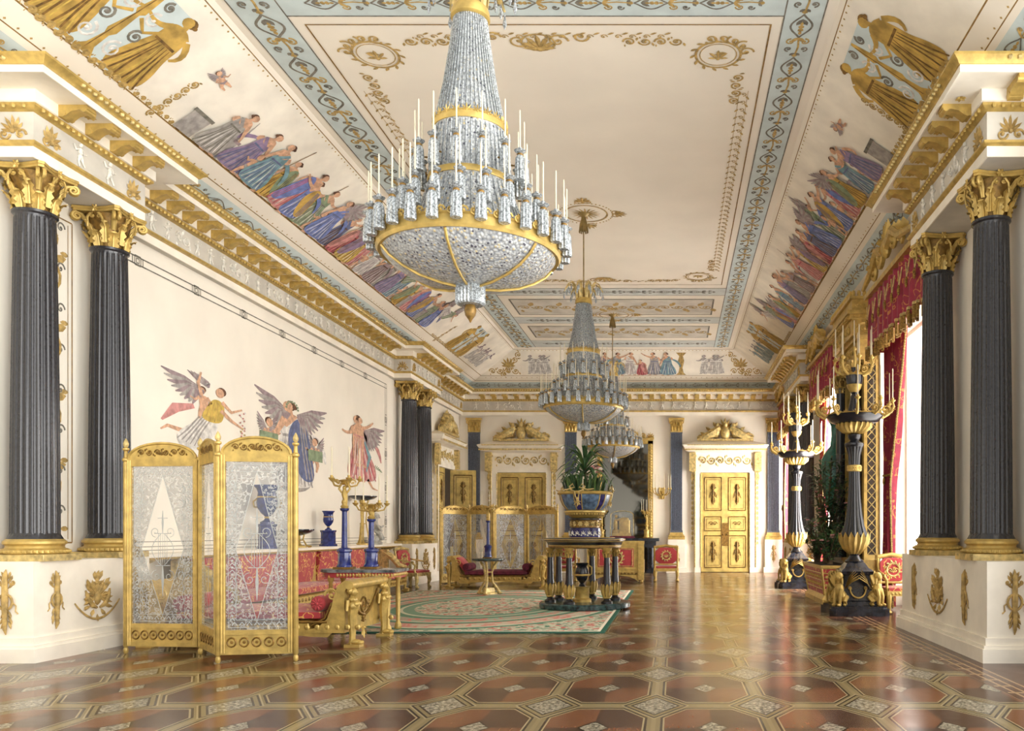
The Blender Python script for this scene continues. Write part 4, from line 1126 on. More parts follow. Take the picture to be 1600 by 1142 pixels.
# ------------------------------------------------------------------ curtains
def curtain(y_fix, sgn, wtop, wtie, wbot, ztop, ztie, x, label, group='crimson window curtains', seed=0):
    """hangs from (x, y_fix); free edge lies towards sgn*y"""
    t = thing('curtain', label, 'curtain', (x, y_fix, 0), 0, group)
    mb = MB(); nf = 7; K = 84; Z = 22; vs = []; edge = []
    zs = [.06 + (ztop - .06) * j / Z for j in range(Z + 1)]
    def wid(z):
        if z < ztie: q = z / ztie; return wbot + (wtie - wbot) * q ** 2
        q = (z - ztie) / (ztop - ztie); return wtie + (wtop - wtie) * (q ** .75)
    for z in zs:
        W = wid(z)
        for i in range(K + 1):
            u = i / K; ph = u * nf * 2 * pi + seed
            d = .055 * sin(ph) + .03 * sin(2.3 * ph + 1 + z)
            vs.append((d * (1.3 if W < wtop * .7 else 1), sgn * W * u, z))
        edge.append((vs[-1][0] - .03, vs[-1][1], z))
    mb.add(vs, [(j * (K + 1) + i, j * (K + 1) + i + 1, (j + 1) * (K + 1) + i + 1, (j + 1) * (K + 1) + i) for j in range(Z) for i in range(K)], 0, True)
    mb.build('drape', ['curtain'], t)
    mb = MB(); mb.tube(edge, .022, 6, 0)
    for j in range(len(edge) - 1):
        for q in range(5):
            p = Vector(edge[j]).lerp(Vector(edge[j + 1]), q / 5); mb.blob((p.x - .01, p.y + sgn * .035, p.z), (.02, .04, .03), 1, 5, 4)
    mb.build('fringe', ['rope', 'gold_pale'], t)
    if ztie > .5:
        mb = MB(); W = wid(ztie)
        mb.tube([(.1, -.02 * sgn, ztie + .1), (-.1, sgn * W * .3, ztie + .02), (-.14, sgn * W * .8, ztie), (-.05, sgn * (W + .06), ztie + .02)], .025, 6, 0)
        mb.blob((-.12, sgn * W * .5, ztie - .1), (.03, .03, .09)); mb.build('tieback', ['rope'], t)
    return t
def pelmet(y0, y1, label, crest=True):
    t = thing('window_pelmet', label, 'pelmet', (4.1, (y0 + y1) / 2, 0), 0, 'crimson pelmets with gilded crests')
    L = y1 - y0; mb = MB(); K = int(L * 36); vs = []; Z0, Z1 = 5.38, 6.5
    for j in range(7):
        z = Z0 + (Z1 - Z0) * j / 6
        for i in range(K + 1):
            u = i / K; ph = u * L * 2 * pi * 2.6
            vs.append((.05 * (1.15 - j / 6 * .5) * sin(ph) + .015 * sin(2.1 * ph), -L / 2 + L * u, z))
    mb.add(vs, [(j * (K + 1) + i, j * (K + 1) + i + 1, (j + 1) * (K + 1) + i + 1, (j + 1) * (K + 1) + i) for j in range(6) for i in range(K)], 0, True)
    # returns to the wall
    for yy in (-L / 2, L / 2): mb.boxb(0, .38, yy - .02, yy + .02, Z0, Z1)
    mb.build('valance', ['curtain'], t)
    mb = MB(); n = int(L / .085)
    for i in range(n):
        yy = -L / 2 + L * (i + .5) / n; ph = (i + .5) / n * L * 2 * pi * 2.6; xx = .055 * sin(ph) - .03
        mb.cham(xx - .022, xx + .022, yy - .034, yy + .034, Z0 - .2, Z0 + .03, .01, 0); mb.box((xx, yy, Z0 + .06), (.05, .08, .05), 1)
    mb.build('fringe', ['rope', 'gold_pale'], t)
    n = int(L / .48)
    for i in range(n):
        yy = -L / 2 + L * (i + .5) / n; zz = 6.0; mb = MB()
        mb.tube([(-.07, yy - .12, 6.3), (-.09, yy, zz), (-.07, yy + .12, 6.3)], .014, 5, 1); mb.blob((-.1, yy, zz - .08), (.03, .04, .1), 0)
        mb.build('tassel', ['rope', 'gold_pale'], t)
    mb = MB(); mb.boxb(-.1, .4, -L / 2 - .06, L / 2 + .06, Z1 - .02, Z1 + .08)
    mb.push(frame((-.08, 0, Z1 + .12), (0, -1, 0), (0, 0, 1)))
    palmette(mb, 0, .3, .55, 0, 9); mb.blob((0, .3, .05), (.16, .2, .1))
    for sg in (-1, 1):
        mb.tube([(sg * .15, .3, .06), (sg * .6, .42, .08), (sg * 1.0, .2, .08), (sg * L * .48, .05, .06)], [.1, .1, .08, .04], 7, 0)
        scroll(mb, sg * .5, .3, .24, 0, sg * 1.4, .06); scroll(mb, sg * .98, .16, .17, pi, -sg * 1.4, .05)
        for k in range(4): petal(mb, sg * (.3 + .3 * k), .38 - .07 * k, pi / 2 - sg * .5, .26, .08, 0, .1)
    mb.pop(); mb.build('carved_crest', ['gold'], t)
    return t
pelmet(13.65, 17.55, 'crimson pelmet with gold crest over the nearest window, above the armchair')
pelmet(21.75, 25.1, 'crimson pelmet over the middle window beyond the gilded pier')
pelmet(29.55, 32.6, 'crimson pelmet over the farthest window in the right corner')
curtain(17.55, -1, 1.55, .62, .5, 5.6, 2.75, 4.46, 'crimson curtain tied back against the gilded pier, fringe towards the bright window')
curtain(13.75, 1, .95, .25, .3, 5.6, 3.0, 4.44, 'crimson curtain of the nearest window half hidden by the right columns')
curtain(21.75, 1, .6, .4, .4, 5.6, 2.6, 4.44, 'crimson curtain seen behind the malachite vase, near side of the middle window')
curtain(25.1, -1, .9, .5, .45, 5.6, 2.6, 4.44, 'crimson curtain behind the shrubs, far side of the middle window')
curtain(29.75, 1, .45, .3, .3, 5.6, 2.6, 4.44, 'crimson curtain of the farthest window, nearer side')
curtain(32.5, -1, .6, .4, .35, 5.6, 2.6, 4.3, 'crimson curtain hanging in the far right corner beside the last pilaster')

# ------------------------------------------------------------------ gilded pier with mirror between the windows
t = thing('pier_mirror', 'tall gilded pier mirror with entablature between crimson curtains, behind the nearer torchere', 'mirror', (XR, 19.5, 0), 0)
mb = MB(); W = 1.02
mb.boxb(-.34, 0, -W, W, 0, .9, 0); mb.boxb(-.38, 0, -W - .04, W + .04, .9, .98, 0); mb.boxb(-.38, 0, -W - .04, W + .04, 0, .14, 0)
for sg in (-1, 1):
    mb.boxb(-.34, 0, sg * W - .16, sg * W + .16, .98, 5.4, 0)
    for e in (-.3, -.04): mb.boxb(e - .035, e + .035, sg * W - .19, sg * W + .19, .98, 5.4, 0)
mb.build('frame', ['gold'], t)
for sg in (-1, 1):
    mb = MB(); yy = sg * (W + .17)
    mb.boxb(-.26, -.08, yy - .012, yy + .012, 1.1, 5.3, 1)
    for k in range(21):
        z = 1.1 + .2 * k
        for d in (-1, 1): mb.tube([(-.17 - d * .09, yy + sg * .02, z), (-.17 + d * .09, yy + sg * .02, z + .2)], .011, 4, 0)
        mb.blob((-.17, yy + sg * .02, z + .1), .018, 0, 5, 4)
    mb.build('side_lattice', ['gold_pale', 'shade_backing'], t)
mb = MB(); mb.boxb(-.12, -.06, -W + .16, W - .16, .98, 5.4, 0); mb.build('mirror_glass', ['mirror'], t)
for sg in (-1, 1):
    mb = MB(); mb.push(TR(-.42, sg * (W - .1), 0))
    mb.lathe([(.15, .98), (.15, 1.1), (.125, 1.14), (.115, 5.0), (.14, 5.1)], 32, 0, lambda a, z: 1 - .05 * max(0, sin(a * 12)) if 1.2 < z < 4.98 else 1); mb.pop()
    c = mb.build('column', ['black'], t)
    mb = MB(); mb.push(TR(-.42, sg * (W - .1), 5.0)); capital(mb, .12, .4); mb.pop(); mb.build('capital', ['gold', 'gold_dark'], c)
mb = MB()
for (xo, yo, za, zb) in ((.36, .04, 5.4, 5.52), (.34, .02, 5.52, 5.86), (.42, .08, 5.86, 5.94), (.5, .0, 5.94, 6.3), (.56, .06, 6.3, 6.4), (.62, .12, 6.4, 6.48), (.5, 0, 6.48, 6.74), (.56, .06, 6.74, 6.8)): mb.boxb(-xo - .08, 0, -W - .1 - yo, W + .1 + yo, za, zb)
mb.boxb(-.5, 0, -W, W, 5.4, 5.5)
for sg in (-1, 1):
    mb.push(frame((-.3, sg * (W + .11), 6.1), (-sg * -1, 0, 0), (0, 0, 1))); scroll(mb, 0, 0, .15, 0, 1.5, .035); mb.pop()
n = 18
for i in range(n):
    yy = -W - .05 + (2 * W + .1) * i / (n - 1); mb.box((-.66, yy, 6.35), (.05, .06, .06)); mb.blob((-.6, yy, 6.86), (.045, .045, .08), 0, 6, 4)
for i in range(5):
    for sg in (-1, 1): mb.blob((-.55 + .12 * i, sg * (W + .12), 6.86), (.045, .045, .08), 0, 6, 4); mb.box((-.52 + .12 * i, sg * (W + .16), 6.35), (.06, .05, .06))
mb.push(frame((-.585, 0, 6.12), (0, -1, 0), (0, 0, 1))); rinceau(mb, 1.9, .28, .02, 0, 6); mb.pop()
mb.push(frame((-.44, 0, 5.7), (0, -1, 0), (0, 0, 1))); rinceau(mb, 1.9, .24, .02, 0, 6); mb.pop()
for sg in (-1, 1): mb.push(frame((-.3, sg * (W + .105), 6.62), (sg, 0, 0), (0, 0, 1))); rinceau(mb, .45, .18, .014, 0, 3); mb.pop()
mb.build('entablature', ['gold'], t)

# ------------------------------------------------------------------ end wall: mirror, mantelpiece, sconces
t = thing('wall_mirror', 'large gilt-framed mirror on the end wall above the black mantelpiece', 'mirror', (-1.95, YB, 0))
mb = MB(); mb.boxb(-.93, .93, -.06, -.03, 1.35, 5.1); mb.build('mirror_glass', ['mirror'], t)
mb = MB()
for sg in (-1, 1):
    mb.boxb(sg * 1.0 - .1, sg * 1.0 + .1, -.12, 0, 1.35, 5.2)
    n = 34
    for i in range(n): mb.blob((sg * 1.0, -.13, 1.45 + 3.7 * i / n), (.06, .03, .05), 0, 6, 4)
mb.boxb(-1.1, 1.1, -.12, 0, 5.08, 5.28); mb.boxb(-1.14, 1.14, -.16, 0, 5.26, 5.32)
mb.push(frame((0, -.13, 5.3), (1, 0, 0), (0, 0, 1))); palmette(mb, 0, .06, .36, 0, 9)
for sg in (-1, 1): scroll(mb, sg * .35, .12, .15, 0, sg * 1.4, .04); scroll(mb, sg * .72, .09, .11, pi, -sg * 1.4, .03); palmette(mb, sg * 1.0, .02, .22)
mb.pop(); mb.build('frame', ['gold'], t)
t = thing('mantelpiece', 'black marble mantelpiece below the large mirror on the end wall', 'mantelpiece', (-1.95, YB - .004, 0))
mb = MB(); mb.cham(-1.35, 1.35, -.6, 0, 1.24, 1.36, .02); mb.boxb(-1.22, 1.22, -.5, 0, 1.0, 1.24); mb.build('top', ['black_marble'], t)
for sg in (-1, 1):
    mb = MB(); mb.boxb(sg * 1.05 - .16, sg * 1.05 + .16, -.5, 0, .16, 1.0); mb.boxb(sg * 1.05 - .2, sg * 1.05 + .2, -.54, 0, 0, .16); mb.tube([(sg * 1.05, -.5, .2), (sg * 1.05, -.5, .98)], .09, 10, 0); mb.build('jamb', ['black_marble'], t)
mb = MB(); mb.boxb(-.9, .9, -.12, -.02, 0, 1.0); mb.build('fireback', ['shade_backing'], t)
def sconce(x, label):
    t = thing('wall_sconce', label, 'sconce', (x, YB, 3.2), 0, 'gilt sconces of the end wall')
    mb = MB(); mb.push(TR(0, -.3, 0)); mb.lathe([(.0, -.34), (.03, -.28), (.05, -.24), (.09, -.16), (.06, -.1), (.1, -.05), (.12, 0)], 12); mb.pop(); mb.tube([(0, 0, -.1), (0, -.15, -.2), (0, -.3, -.1)], .03, 6, 0); mb.boxb(-.1, .1, -.03, 0, -.3, .15)
    mb.build('bracket', ['gold'], t)
    for k in range(6):
        a = pi + pi * (k + .5) / 6 if True else 0
        ex, ey = .36 * cos(a), -.3 + .3 * sin(a)
        mb = MB(); mb.tube([(0, -.3, -.12), (ex * .5, -.3 + (ey + .3) * .5, -.16), (ex * .9, -.3 + (ey + .3) * .9, -.06), (ex, ey, .06)], [.02, .022, .018, .015], 6); mb.push(TR(ex, ey, .06)); mb.lathe([(.015, 0), (.05, .02), (.05, .035), (.02, .04), (.024, .08)], 10); mb.pop()
        b = mb.build('branch', ['gold'], t)
        mb = MB(); mb.push(TR(ex, ey, .14)); mb.lathe([(.013, 0), (.012, .5), (.004, .52)], 8); mb.pop(); mb.build('candle', ['candle'], b)
    return t
s0 = sconce(-.5, 'gilt candle sconce on the end wall between mirror and pilaster')
dup(s0, (-3.4, YB, 3.2), 0, 'gilt candle sconce on the end wall hidden behind the flower bowl')
# ================================================================== FOLDING SCREENS
def folding_screen(name_label, pts, H=1., grp='gilded folding screens'):
    cx = sum(p[0] for p in pts) / len(pts); cy = sum(p[1] for p in pts) / len(pts)
    t = thing('folding_screen', name_label, 'screen', (cx, cy, 0), 0, None)
    P = [Vector((p[0] - cx, p[1] - cy, 0)) for p in pts]
    for p in P:
        mb = MB(); mb.push(TR(*p) @ SCL(1, 1, H))
        mb.lathe([(.018, 0), (.03, .02), (.03, .06), (.02, .08), (.032, .1), (.032, 2.5), (.028, 2.52), (.045, 2.54), (.045, 2.56), (.026, 2.58), (.02, 2.66), (.04, 2.68), (.04, 2.7), (.018, 2.71)], 12, 0)
        mb.pop(); po = mb.build('post', ['gold'], t)
        mb = MB(); mb.push(TR(*p) @ SCL(1, 1, H)); mb.lathe([(.01, 2.7), (.03, 2.73), (.034, 2.76), (.02, 2.8), (.003, 2.83)], 10, 0); mb.pop(); mb.build('finial', ['gold_pale'], po)
    for a, b in zip(P[:-1], P[1:]):
        u = b - a; W = u.length; u.normalize()
        F = frame(a, u, (0, 0, 1)) @ SCL(1, H, 1)
        z0, z1 = .4, 2.46; x0, x1 = .088, W - .088; c = W / 2; zm = 1.38; hw = (x1 - x0) * .34
        mb = MB(); mb.push(F)
        mb.boxb(.03, x0, .1, 2.56, -.025, .025); mb.boxb(x1, W - .03, .1, 2.56, -.025, .025)
        mb.boxb(x0, x1, .1, .16, -.025, .025); mb.boxb(x0, x1, .34, z0, -.025, .025); mb.boxb(x0, x1, .16, .34, -.015, .015); mb.boxb(x0, x1, z1, 2.56, -.025, .025)
        for s in (-1, 1):
            for (xa, xb) in ((.045, .045), (x0 - .012, x0 - .012), (x1 + .012, x1 + .012), (W - .045, W - .045)): mb.tube([(xa, .12, s * .025), (xb, 2.54, s * .025)], .008, 4)
        n = max(4, int((x1 - x0) / .12))
        for k in range(n):
            x = x0 + (x1 - x0) * (k + .5) / n
            mb.tube([(x + .05 * cos(q), .25 + .055 * sin(q), .018) for q in [2 * pi * j / 12 for j in range(12)]], .01, 4, 1, True); mb.blob((x, .25, .015), (.02, .02, .012), 1, 6, 4)
        mb.pop(); pn = mb.build('panel_frame', ['gold', 'gold_dark'], t)
        mb = MB(); mb.push(F)
        o = [(.05, 2.56)] + [(c - (c - .05) * cos(pi * j / 14), 2.56 + .2 * sin(pi * j / 14)) for j in range(1, 14)] + [(W - .05, 2.56)]
        mb.prism(o, -.022, .022, 0)
        mb.tube([(x, z, .02) for x, z in o[:]], .02, 5, 0)
        mb.push(TR(c, 2.64, .022)); rinceau(mb, (x1 - x0) * .8, .1, .008, 1, 6); palmette(mb, 0, -.03, .08, 1, 5); mb.pop()
        mb.pop(); mb.build('crest', ['gold', 'gold_dark'], pn)
        mb = MB(); mb.push(F)
        T, R_, B_, L_ = (c, z1 - .12), (c + hw, zm), (c, z0 + .1), (c - hw, zm)
        for q in ([(x0, z0), (c, z0), B_, L_, T, (c, z1), (x0, z1)], [(x1, z0), (x1, z1), (c, z1), T, R_, B_, (c, z0)]): mb.poly([(*p, 0) for p in q], 0)
        mb.poly([(*p, 0) for p in (B_, R_, T, L_)], 1)
        mb.pop(); g = mb.build('glass_pane', ['frost', 'clear'], pn)
        mb = MB(); mb.push(F)
        for s in (.006,):
            for (p, q) in ((T, R_), (R_, B_), (B_, L_), (L_, T)): mb.ribbon([p, q], .008, 0, s)
            for e in (.03, .12):
                for (p, q) in (((x0 + e, z0 + e), (x1 - e, z0 + e)), ((x1 - e, z0 + e), (x1 - e, z1 - e)), ((x1 - e, z1 - e), (x0 + e, z1 - e)), ((x0 + e, z1 - e), (x0 + e, z0 + e))): mb.ribbon([p, q], .006, 0, s)
            nn = 22
            for k in range(nn):
                z = z0 + .1 + (z1 - z0 - .2) * (k + .5) / nn
                for xx in (x0 + .075, x1 - .075): mb.ribbon([(xx - .03, z - .03), (xx, z), (xx + .03, z - .03)], .012, 0, s); disc(mb, xx, z + .03, .014, 0, s)
            nn = int((x1 - x0) / .09)
            for k in range(nn):
                x = x0 + .06 + (x1 - x0 - .12) * (k + .5) / nn
                for zz in (z0 + .075, z1 - .075): mb.ribbon([(x - .03, zz - .02), (x, zz + .02), (x + .03, zz - .02)], .012, 0, s)
            # lyre in the lozenge
            for sg in (-1, 1):
                mb.ribbon([(c + sg * (.02 + .13 * sin(pi * j / 10)), zm - .22 + .42 * j / 10) for j in range(11)], .009, 0, s)
                mb.ribbon([(p[0], p[1]) for p in spiral(c + sg * .1, zm + .22, .07, .01, -pi / 2, -pi / 2 + sg * 1.2 * 2 * pi, 14)], .008, 0, s)
                mb.ribbon([(p[0], p[1]) for p in spiral(c + sg * .09, zm - .36, .08, .01, pi / 2, pi / 2 - sg * 1.3 * 2 * pi, 14)], .008, 0, s)
                # small sprigs in the frosted corners
                for (zz, a0) in ((z1 - .3, -2.2), (z1 - .48, -2.0), (z1 - .66, -2.0), (z0 + .3, 2.1), (z0 + .46, 2.0), (z0 + .62, 2.0), (z0 + .8, 2.0)):
                    xx = c + sg * (x1 - x0) * .31
                    mb.ribbon([(p[0], p[1]) for p in spiral(xx, zz, .06, .012, a0, a0 + sg * 7, 12)], .007, 0, s); mb.ribbon([(xx, zz - .08), (xx + sg * .03, zz), (xx, zz + .09)], [.004, .02, .004], 0, s)
            for k in range(5): mb.ribbon([(c - .06 + .03 * k, zm - .2), (c - .06 + .03 * k, zm + .2)], .006, 0, s)
            mb.ribbon([(c - .12, zm + .2), (c + .12, zm + .2)], .009, 0, s); mb.ribbon([(c - .1, zm - .22), (c + .1, zm - .22)], .01, 0, s)
            mb.ribbon([(c, zm + .2), (c, zm + .34), (c, zm + .5)], [.01, .03, .006], 0, s); mb.ribbon([(c - .07, zm + .4), (c + .07, zm + .4)], .008, 0, s)
            mb.ribbon([(c, zm - .22), (c, zm - .4), (c, zm - .62)], [.012, .04, .006], 0, s)
        mb.pop(); mb.build('etched_pattern', ['lead'], g)
    return t
folding_screen('big gilded three-panel folding screen of etched glass in the left foreground', [(-7.22, 10.95), (-6.19, 10.86), (-5.57, 10.15), (-4.69, 10.3)])
gx = lambda px, Y: ((px - 1054) * Y / 1300, Y)
folding_screen('distant gilded four-panel folding screen standing behind the small daybed', [gx(688, 24.75), gx(733, 25.6), gx(771, 25.05), gx(823, 25.8), gx(871, 25.05)], .87)

# ================================================================== SEATING
def herm(mb, x, y, z0, h, sx=1, mi=0):
    """gilded half figure ending in a lion paw, facing sx along x"""
    P = lambda a, b, c, r: mb.blob((x + sx * a * h, y + b * h, z0 + c * h), tuple(q * h for q in r), mi, 8, 6)
    mb.boxb(x - .1 * h, x + .16 * h, y - .1 * h, y + .1 * h, z0, z0 + .05 * h, mi)
    P(.06, 0, .085, (.11, .08, .05))
    for k in (-1, 0, 1): P(.15, k * .045, .075, (.04, .025, .035))
    mb.tube([(x, y, z0 + .05 * h), (x + sx * .01 * h, y, z0 + .2 * h), (x, y, z0 + .5 * h), (x + sx * .02 * h, y, z0 + .66 * h)], [.06 * h, .055 * h, .075 * h, .1 * h], 8, mi)
    P(.03, 0, .7, (.1, .12, .1)); P(.09, .05, .73, (.05, .05, .05)); P(.09, -.05, .73, (.05, .05, .05))
    P(.02, 0, .8, (.07, .11, .06)); mb.tube([(x, y, z0 + .8 * h), (x + sx * .02 * h, y, z0 + .88 * h)], .04 * h, 7, mi)
    P(.03, 0, .93, (.065, .06, .08)); P(-.02, 0, .95, (.07, .075, .07)); P(.09, 0, .92, (.015, .015, .02))
    for sg in (-1, 1): mb.tube([(x - sx * .03 * h, y + sg * .1 * h, z0 + .8 * h), (x - sx * .04 * h, y + sg * .12 * h, z0 + .62 * h)], [.035 * h, .025 * h], 6, mi)
def pawleg(mb, x, y, h, sx, sy, mi=0):
    mb.tube([(x, y, h), (x + sx * .03, y + sy * .03, h * .6), (x, y, h * .3), (x + sx * .02, y + sy * .02, .03)], [.06, .055, .035, .04], 8, mi)
    mb.blob((x + sx * .03, y + sy * .03, .035), (.06, .06, .04), mi)
def extr(mb, prof, y0, y1, mi=0, sm=True):
    """closed xz outline extruded along y"""
    n = len(prof); vs = [(x, y0, z) for x, z in prof] + [(x, y1, z) for x, z in prof]
    mb.add(vs, [tuple(range(n)), tuple(range(2 * n - 1, n - 1, -1))], mi)
    mb.add(vs, [(i, n + i, n + (i + 1) % n, (i + 1) % n) for i in range(n)], mi, sm)
def cushion(mb, x0, x1, y0, y1, z0, z1, mi=0, b=.04):
    """padded slab with rounded edges"""
    nx = ny = 6; vs = []; fs = []
    def pt(u, v, top):
        e = (1 - abs(2 * u - 1) ** 6) * (1 - abs(2 * v - 1) ** 6)
        zc = (z0 + z1) / 2; hz = (z1 - z0) / 2
        return (x0 + (x1 - x0) * u, y0 + (y1 - y0) * v, zc + (1 if top else -1) * hz * (.55 + .45 * e))
    for top in (1, 0):
        for j in range(ny + 1):
            for i in range(nx + 1): vs.append(pt(i / nx, j / ny, top))
    K = (nx + 1) * (ny + 1)
    for j in range(ny):
        for i in range(nx):
            a = j * (nx + 1) + i; fs.append((a, a + 1, a + nx + 2, a + nx + 1)); a += K; fs.append((a, a + nx + 1, a + nx + 2, a + 1))
    ring = [i for i in range(nx)] + [j * (nx + 1) + nx for j in range(ny)] + [ny * (nx + 1) + i for i in range(nx, 0, -1)] + [j * (nx + 1) for j in range(ny, 0, -1)]
    for i in range(len(ring)): a, b_ = ring[i], ring[(i + 1) % len(ring)]; fs.append((a, a + K, b_ + K, b_))
    mb.add(vs, fs, mi, True)
def daybed(label, loc, L, D, sc=1., mats=('gold', 'red_gold', 'red')):
    t = thing('daybed', label, 'daybed', loc, 0, None)
    h = L / 2; d = D / 2
    mb = MB(); mb.cham(-h + .56, h - .56, -d, d, .2, .36, .012)
    for sg in (-1, 1):
        for k in range(int(L / .14)): mb.blob((-h + .3 + .14 * k, sg * d, .28), (.04, .02, .04), 0, 6, 4)
    for sg in (-1, 1): mb.tube([(-h + .3, sg * d, .35), (h - .3, sg * d, .35)], .018, 5, 1)
    # curved apron under the rail
    for sg in (-1, 1): extr(mb, [(-h + .22, .22)] + [(-h + .3 + (L - .6) * j / 10, .2 - .06 * abs(cos(pi * j / 10)) ** 3) for j in range(11)] + [(h - .22, .22)], sg * (d - .02) - .015, sg * (d - .02) + .015)
    mb.build('frame', [mats[0], 'gold_dark'], t)
    for s in (-1, 1):
        mb = MB()
        o = [(h - .6, .24), (h - .42, .28), (h - .3, .4), (h - .24, .56), (h - .2, .74), (h - .15, .86), (h - .05, .93), (h + .04, .91), (h + .06, .84), (h + .01, .8), (h - .03, .82), (h - .06, .78), (h - .06, .2), (h - .6, .2)]
        extr(mb, [(s * x, z) for x, z in (o if s > 0 else o[::-1])], -d - .006, d + .006)
        mb.tube([(s * (h + .01), -d - .02, .86), (s * (h + .01), d + .02, .86)], .06, 10, 0)
        mb.push(frame((s * (h - .055), 0, .52), (0, s, 0), (0, 0, 1)))
        mb.tube([(.1 * cos(q), .02 + .11 * sin(q), .01) for q in [2 * pi * j / 14 for j in range(14)]], .012, 5, 1, True); rosette(mb, 0, .02, .06, 1)
        for sg in (-1, 1):
            palmette(mb, sg * .17, .02, .1, 1, 5, 0 if sg > 0 else pi)
            mb.tube([(sg * (d - .14) * (1 - q), .22 - .34 * (1 - (1 - q) ** 2), .015) for q in [j / 8 for j in range(9)]], [.012 + .012 * j / 8 for j in range(9)], 5, 1)
        palmette(mb, 0, -.22, .12, 1, 5); palmette(mb, 0, -.32, .16, 0, 5, -pi / 2)
        mb.pop()
        for sg in (-1, 1): mb.push(frame((s * (h - .34), sg * (d + .005), .42), (-sg * -1, 0, 0), (0, 0, 1))); scroll(mb, s * sg * .1, .3, .1, 0, 1.3, .02, 0); mb.tube([(-.2 * s * sg, -.12, .01), (.0, -.02, .01), (.1 * s * sg, .2, .01)], .014, 5, 1); mb.pop()
        e = mb.build('end_panel', [mats[0], 'gold_dark'], t)
        for sg in (-1, 1):
            mb = MB(); herm(mb, s * (h + .02), sg * (d - .06), 0, .82, s); mb.build('leg', [mats[0]], t)
    mb = MB(); cushion(mb, -h + .42, h - .42, -d + .05, d - .05, .36, .52); sc_ = mb.build('seat_cushion', [mats[1]], t)
    for s in (-1, 1):
        mb = MB(); mb.push(TR(s * (h - .46), 0, .6) @ Matrix.Rotation(pi / 2, 4, 'X'))
        mb.lathe([(.02, -d + .06), (.07, -d + .05), (.105, -d + .08), (.11, -d + .16), (.11, d - .16), (.105, d - .08), (.07, d - .05), (.02, d - .06)], 18, 0)
        for sg in (-1, 1): mb.push(TR(0, 0, sg * (d - .055)) @ (Matrix.Identity(4) if sg > 0 else Matrix.Rotation(pi, 4, 'X'))); rosette(mb, 0, 0, .09, 0, 10); mb.pop()
        mb.pop(); mb.build('bolster', [mats[2]], t)
    return t
daybed('gilded daybed with herm legs and red cushions behind the big folding screen', (-5.93, 12.2, 0), 2.84, 1.36, 1, ('gold', 'red_gold', 'red'))
far_bed = daybed('small gilded daybed with plum cushions before the distant folding screen', (-5.06, 23.95, 0), 2.6, .9, 1, ('gold', 'plum', 'plum'))
mb = MB(); mb.push(TR(-1.0, .0, .66) @ Matrix.Rotation(.9, 4, 'Y')); cushion(mb, -.24, .24, -.3, .3, -.09, .09); mb.pop(); tag(mb.build('pillow', ['red'], far_bed), 'rose silk pillow')

def armchair(label, loc, rz, fr='gold', up='red_gold', W=.72, D=.68, SH=.48, BH=1.12, back_emblem=False):
    """faces -y"""
    t = thing('armchair', label, 'armchair', loc, rz, None)
    w, d = W / 2, D / 2
    mb = MB(); cushion(mb, -w + .04, w - .04, -d + .02, d - .06, SH - .06, SH + .05); mb.build('seat', [up], t)
    mb = MB(); mb.boxb(-w, w, -d, -d + .05, SH - .13, SH - .03); mb.boxb(-w, w, d - .05, d, SH - .13, SH - .03); mb.boxb(-w, -w + .05, -d + .05, d - .05, SH - .13, SH - .03); mb.boxb(w - .05, w, -d + .05, d - .05, SH - .13, SH - .03)
    for k in range(7): mb.blob((-w + .1 + (W - .2) * k / 6, -d, SH - .08), (.03, .012, .03), 0, 6, 4)
    mb.build('seat_rail', [fr], t)
    mb = MB()
    for s in (-1, 1): mb.tube([(s * (w - .04), d - .04, SH - .1), (s * (w - .04), d - .02, SH + .2), (s * (w - .03), d + .06, BH)], [.035, .032, .03], 8)
    mb.tube([(-w + .02, d + .06, BH - .03), (0, d + .08, BH + .02), (w - .02, d + .06, BH - .03)], .045, 8); mb.tube([(-w + .04, d - .01, SH + .1), (w - .04, d - .01, SH + .1)], .03, 6)
    mb.build('back_frame', [fr], t)
    mb = MB(); mb.push(frame((0, d + .015, (SH + BH) / 2 + .04), (1, 0, 0), Vector((0, .11, 1)).normalized()))
    hh = (BH - SH) / 2 - .08
    mb.push(Matrix.Rotation(-pi / 2, 4, 'X')); cushion(mb, -w + .06, w - .06, -.05, .05, -hh, hh); mb.pop()
    mb.pop(); bk = mb.build('backrest', [up], t)
    mb = MB()
    for sg in ((-1, 1) if back_emblem else (-1,)):
        mb.push(frame((0, d + .015 + sg * .06, (SH + BH) / 2 + .04), (-sg, 0, 0), (0, 0, 1)))
        ring = [(.13 * cos(q), .13 * sin(q), 0) for q in [2 * pi * j / 16 for j in range(16)]]
        mb.tube(ring, .02, 5, 0, True)
        for k in range(12): petal(mb, .13 * cos(k * pi / 6), .13 * sin(k * pi / 6), k * pi / 6 + .9, .08, .025)
        palmette(mb, 0, -.05, .11, 0, 5); scroll(mb, .06, -.02, .05, 0, 1.2, .01); scroll(mb, -.06, -.02, .05, pi, -1.2, .01); mb.pop()
    mb.build('embroidered_wreath', ['gold_pale'], bk)
    for s in (-1, 1):
        mb = MB(); mb.tube([(s * (w - .03), d + .0, SH + .34), (s * (w - .01), d - .25, SH + .3), (s * (w + .01), -d + .16, SH + .26), (s * w, -d + .06, SH + .18), (s * (w - .02), -d + .1, SH + .06), (s * (w - .03), -d + .06, SH - .06)], [.024, .024, .028, .032, .026, .03], 8)
        mb.push(frame((s * (w + .01), -d + .12, SH + .24), (0, 1, 0), (0, 0, 1))); mb.tube([(p[0], p[1], -.02) for p in spiral(0, 0, .05, .01, 0, 7, 12)], .018, 5); mb.pop()
        mb.build('arm', [fr], t)
        for sy in (-1, 1):
            mb = MB(); pawleg(mb, s * (w - .05), sy * (d - .05), SH - .1, s * .4, sy * .8); mb.build('leg', [fr], t)
    return t
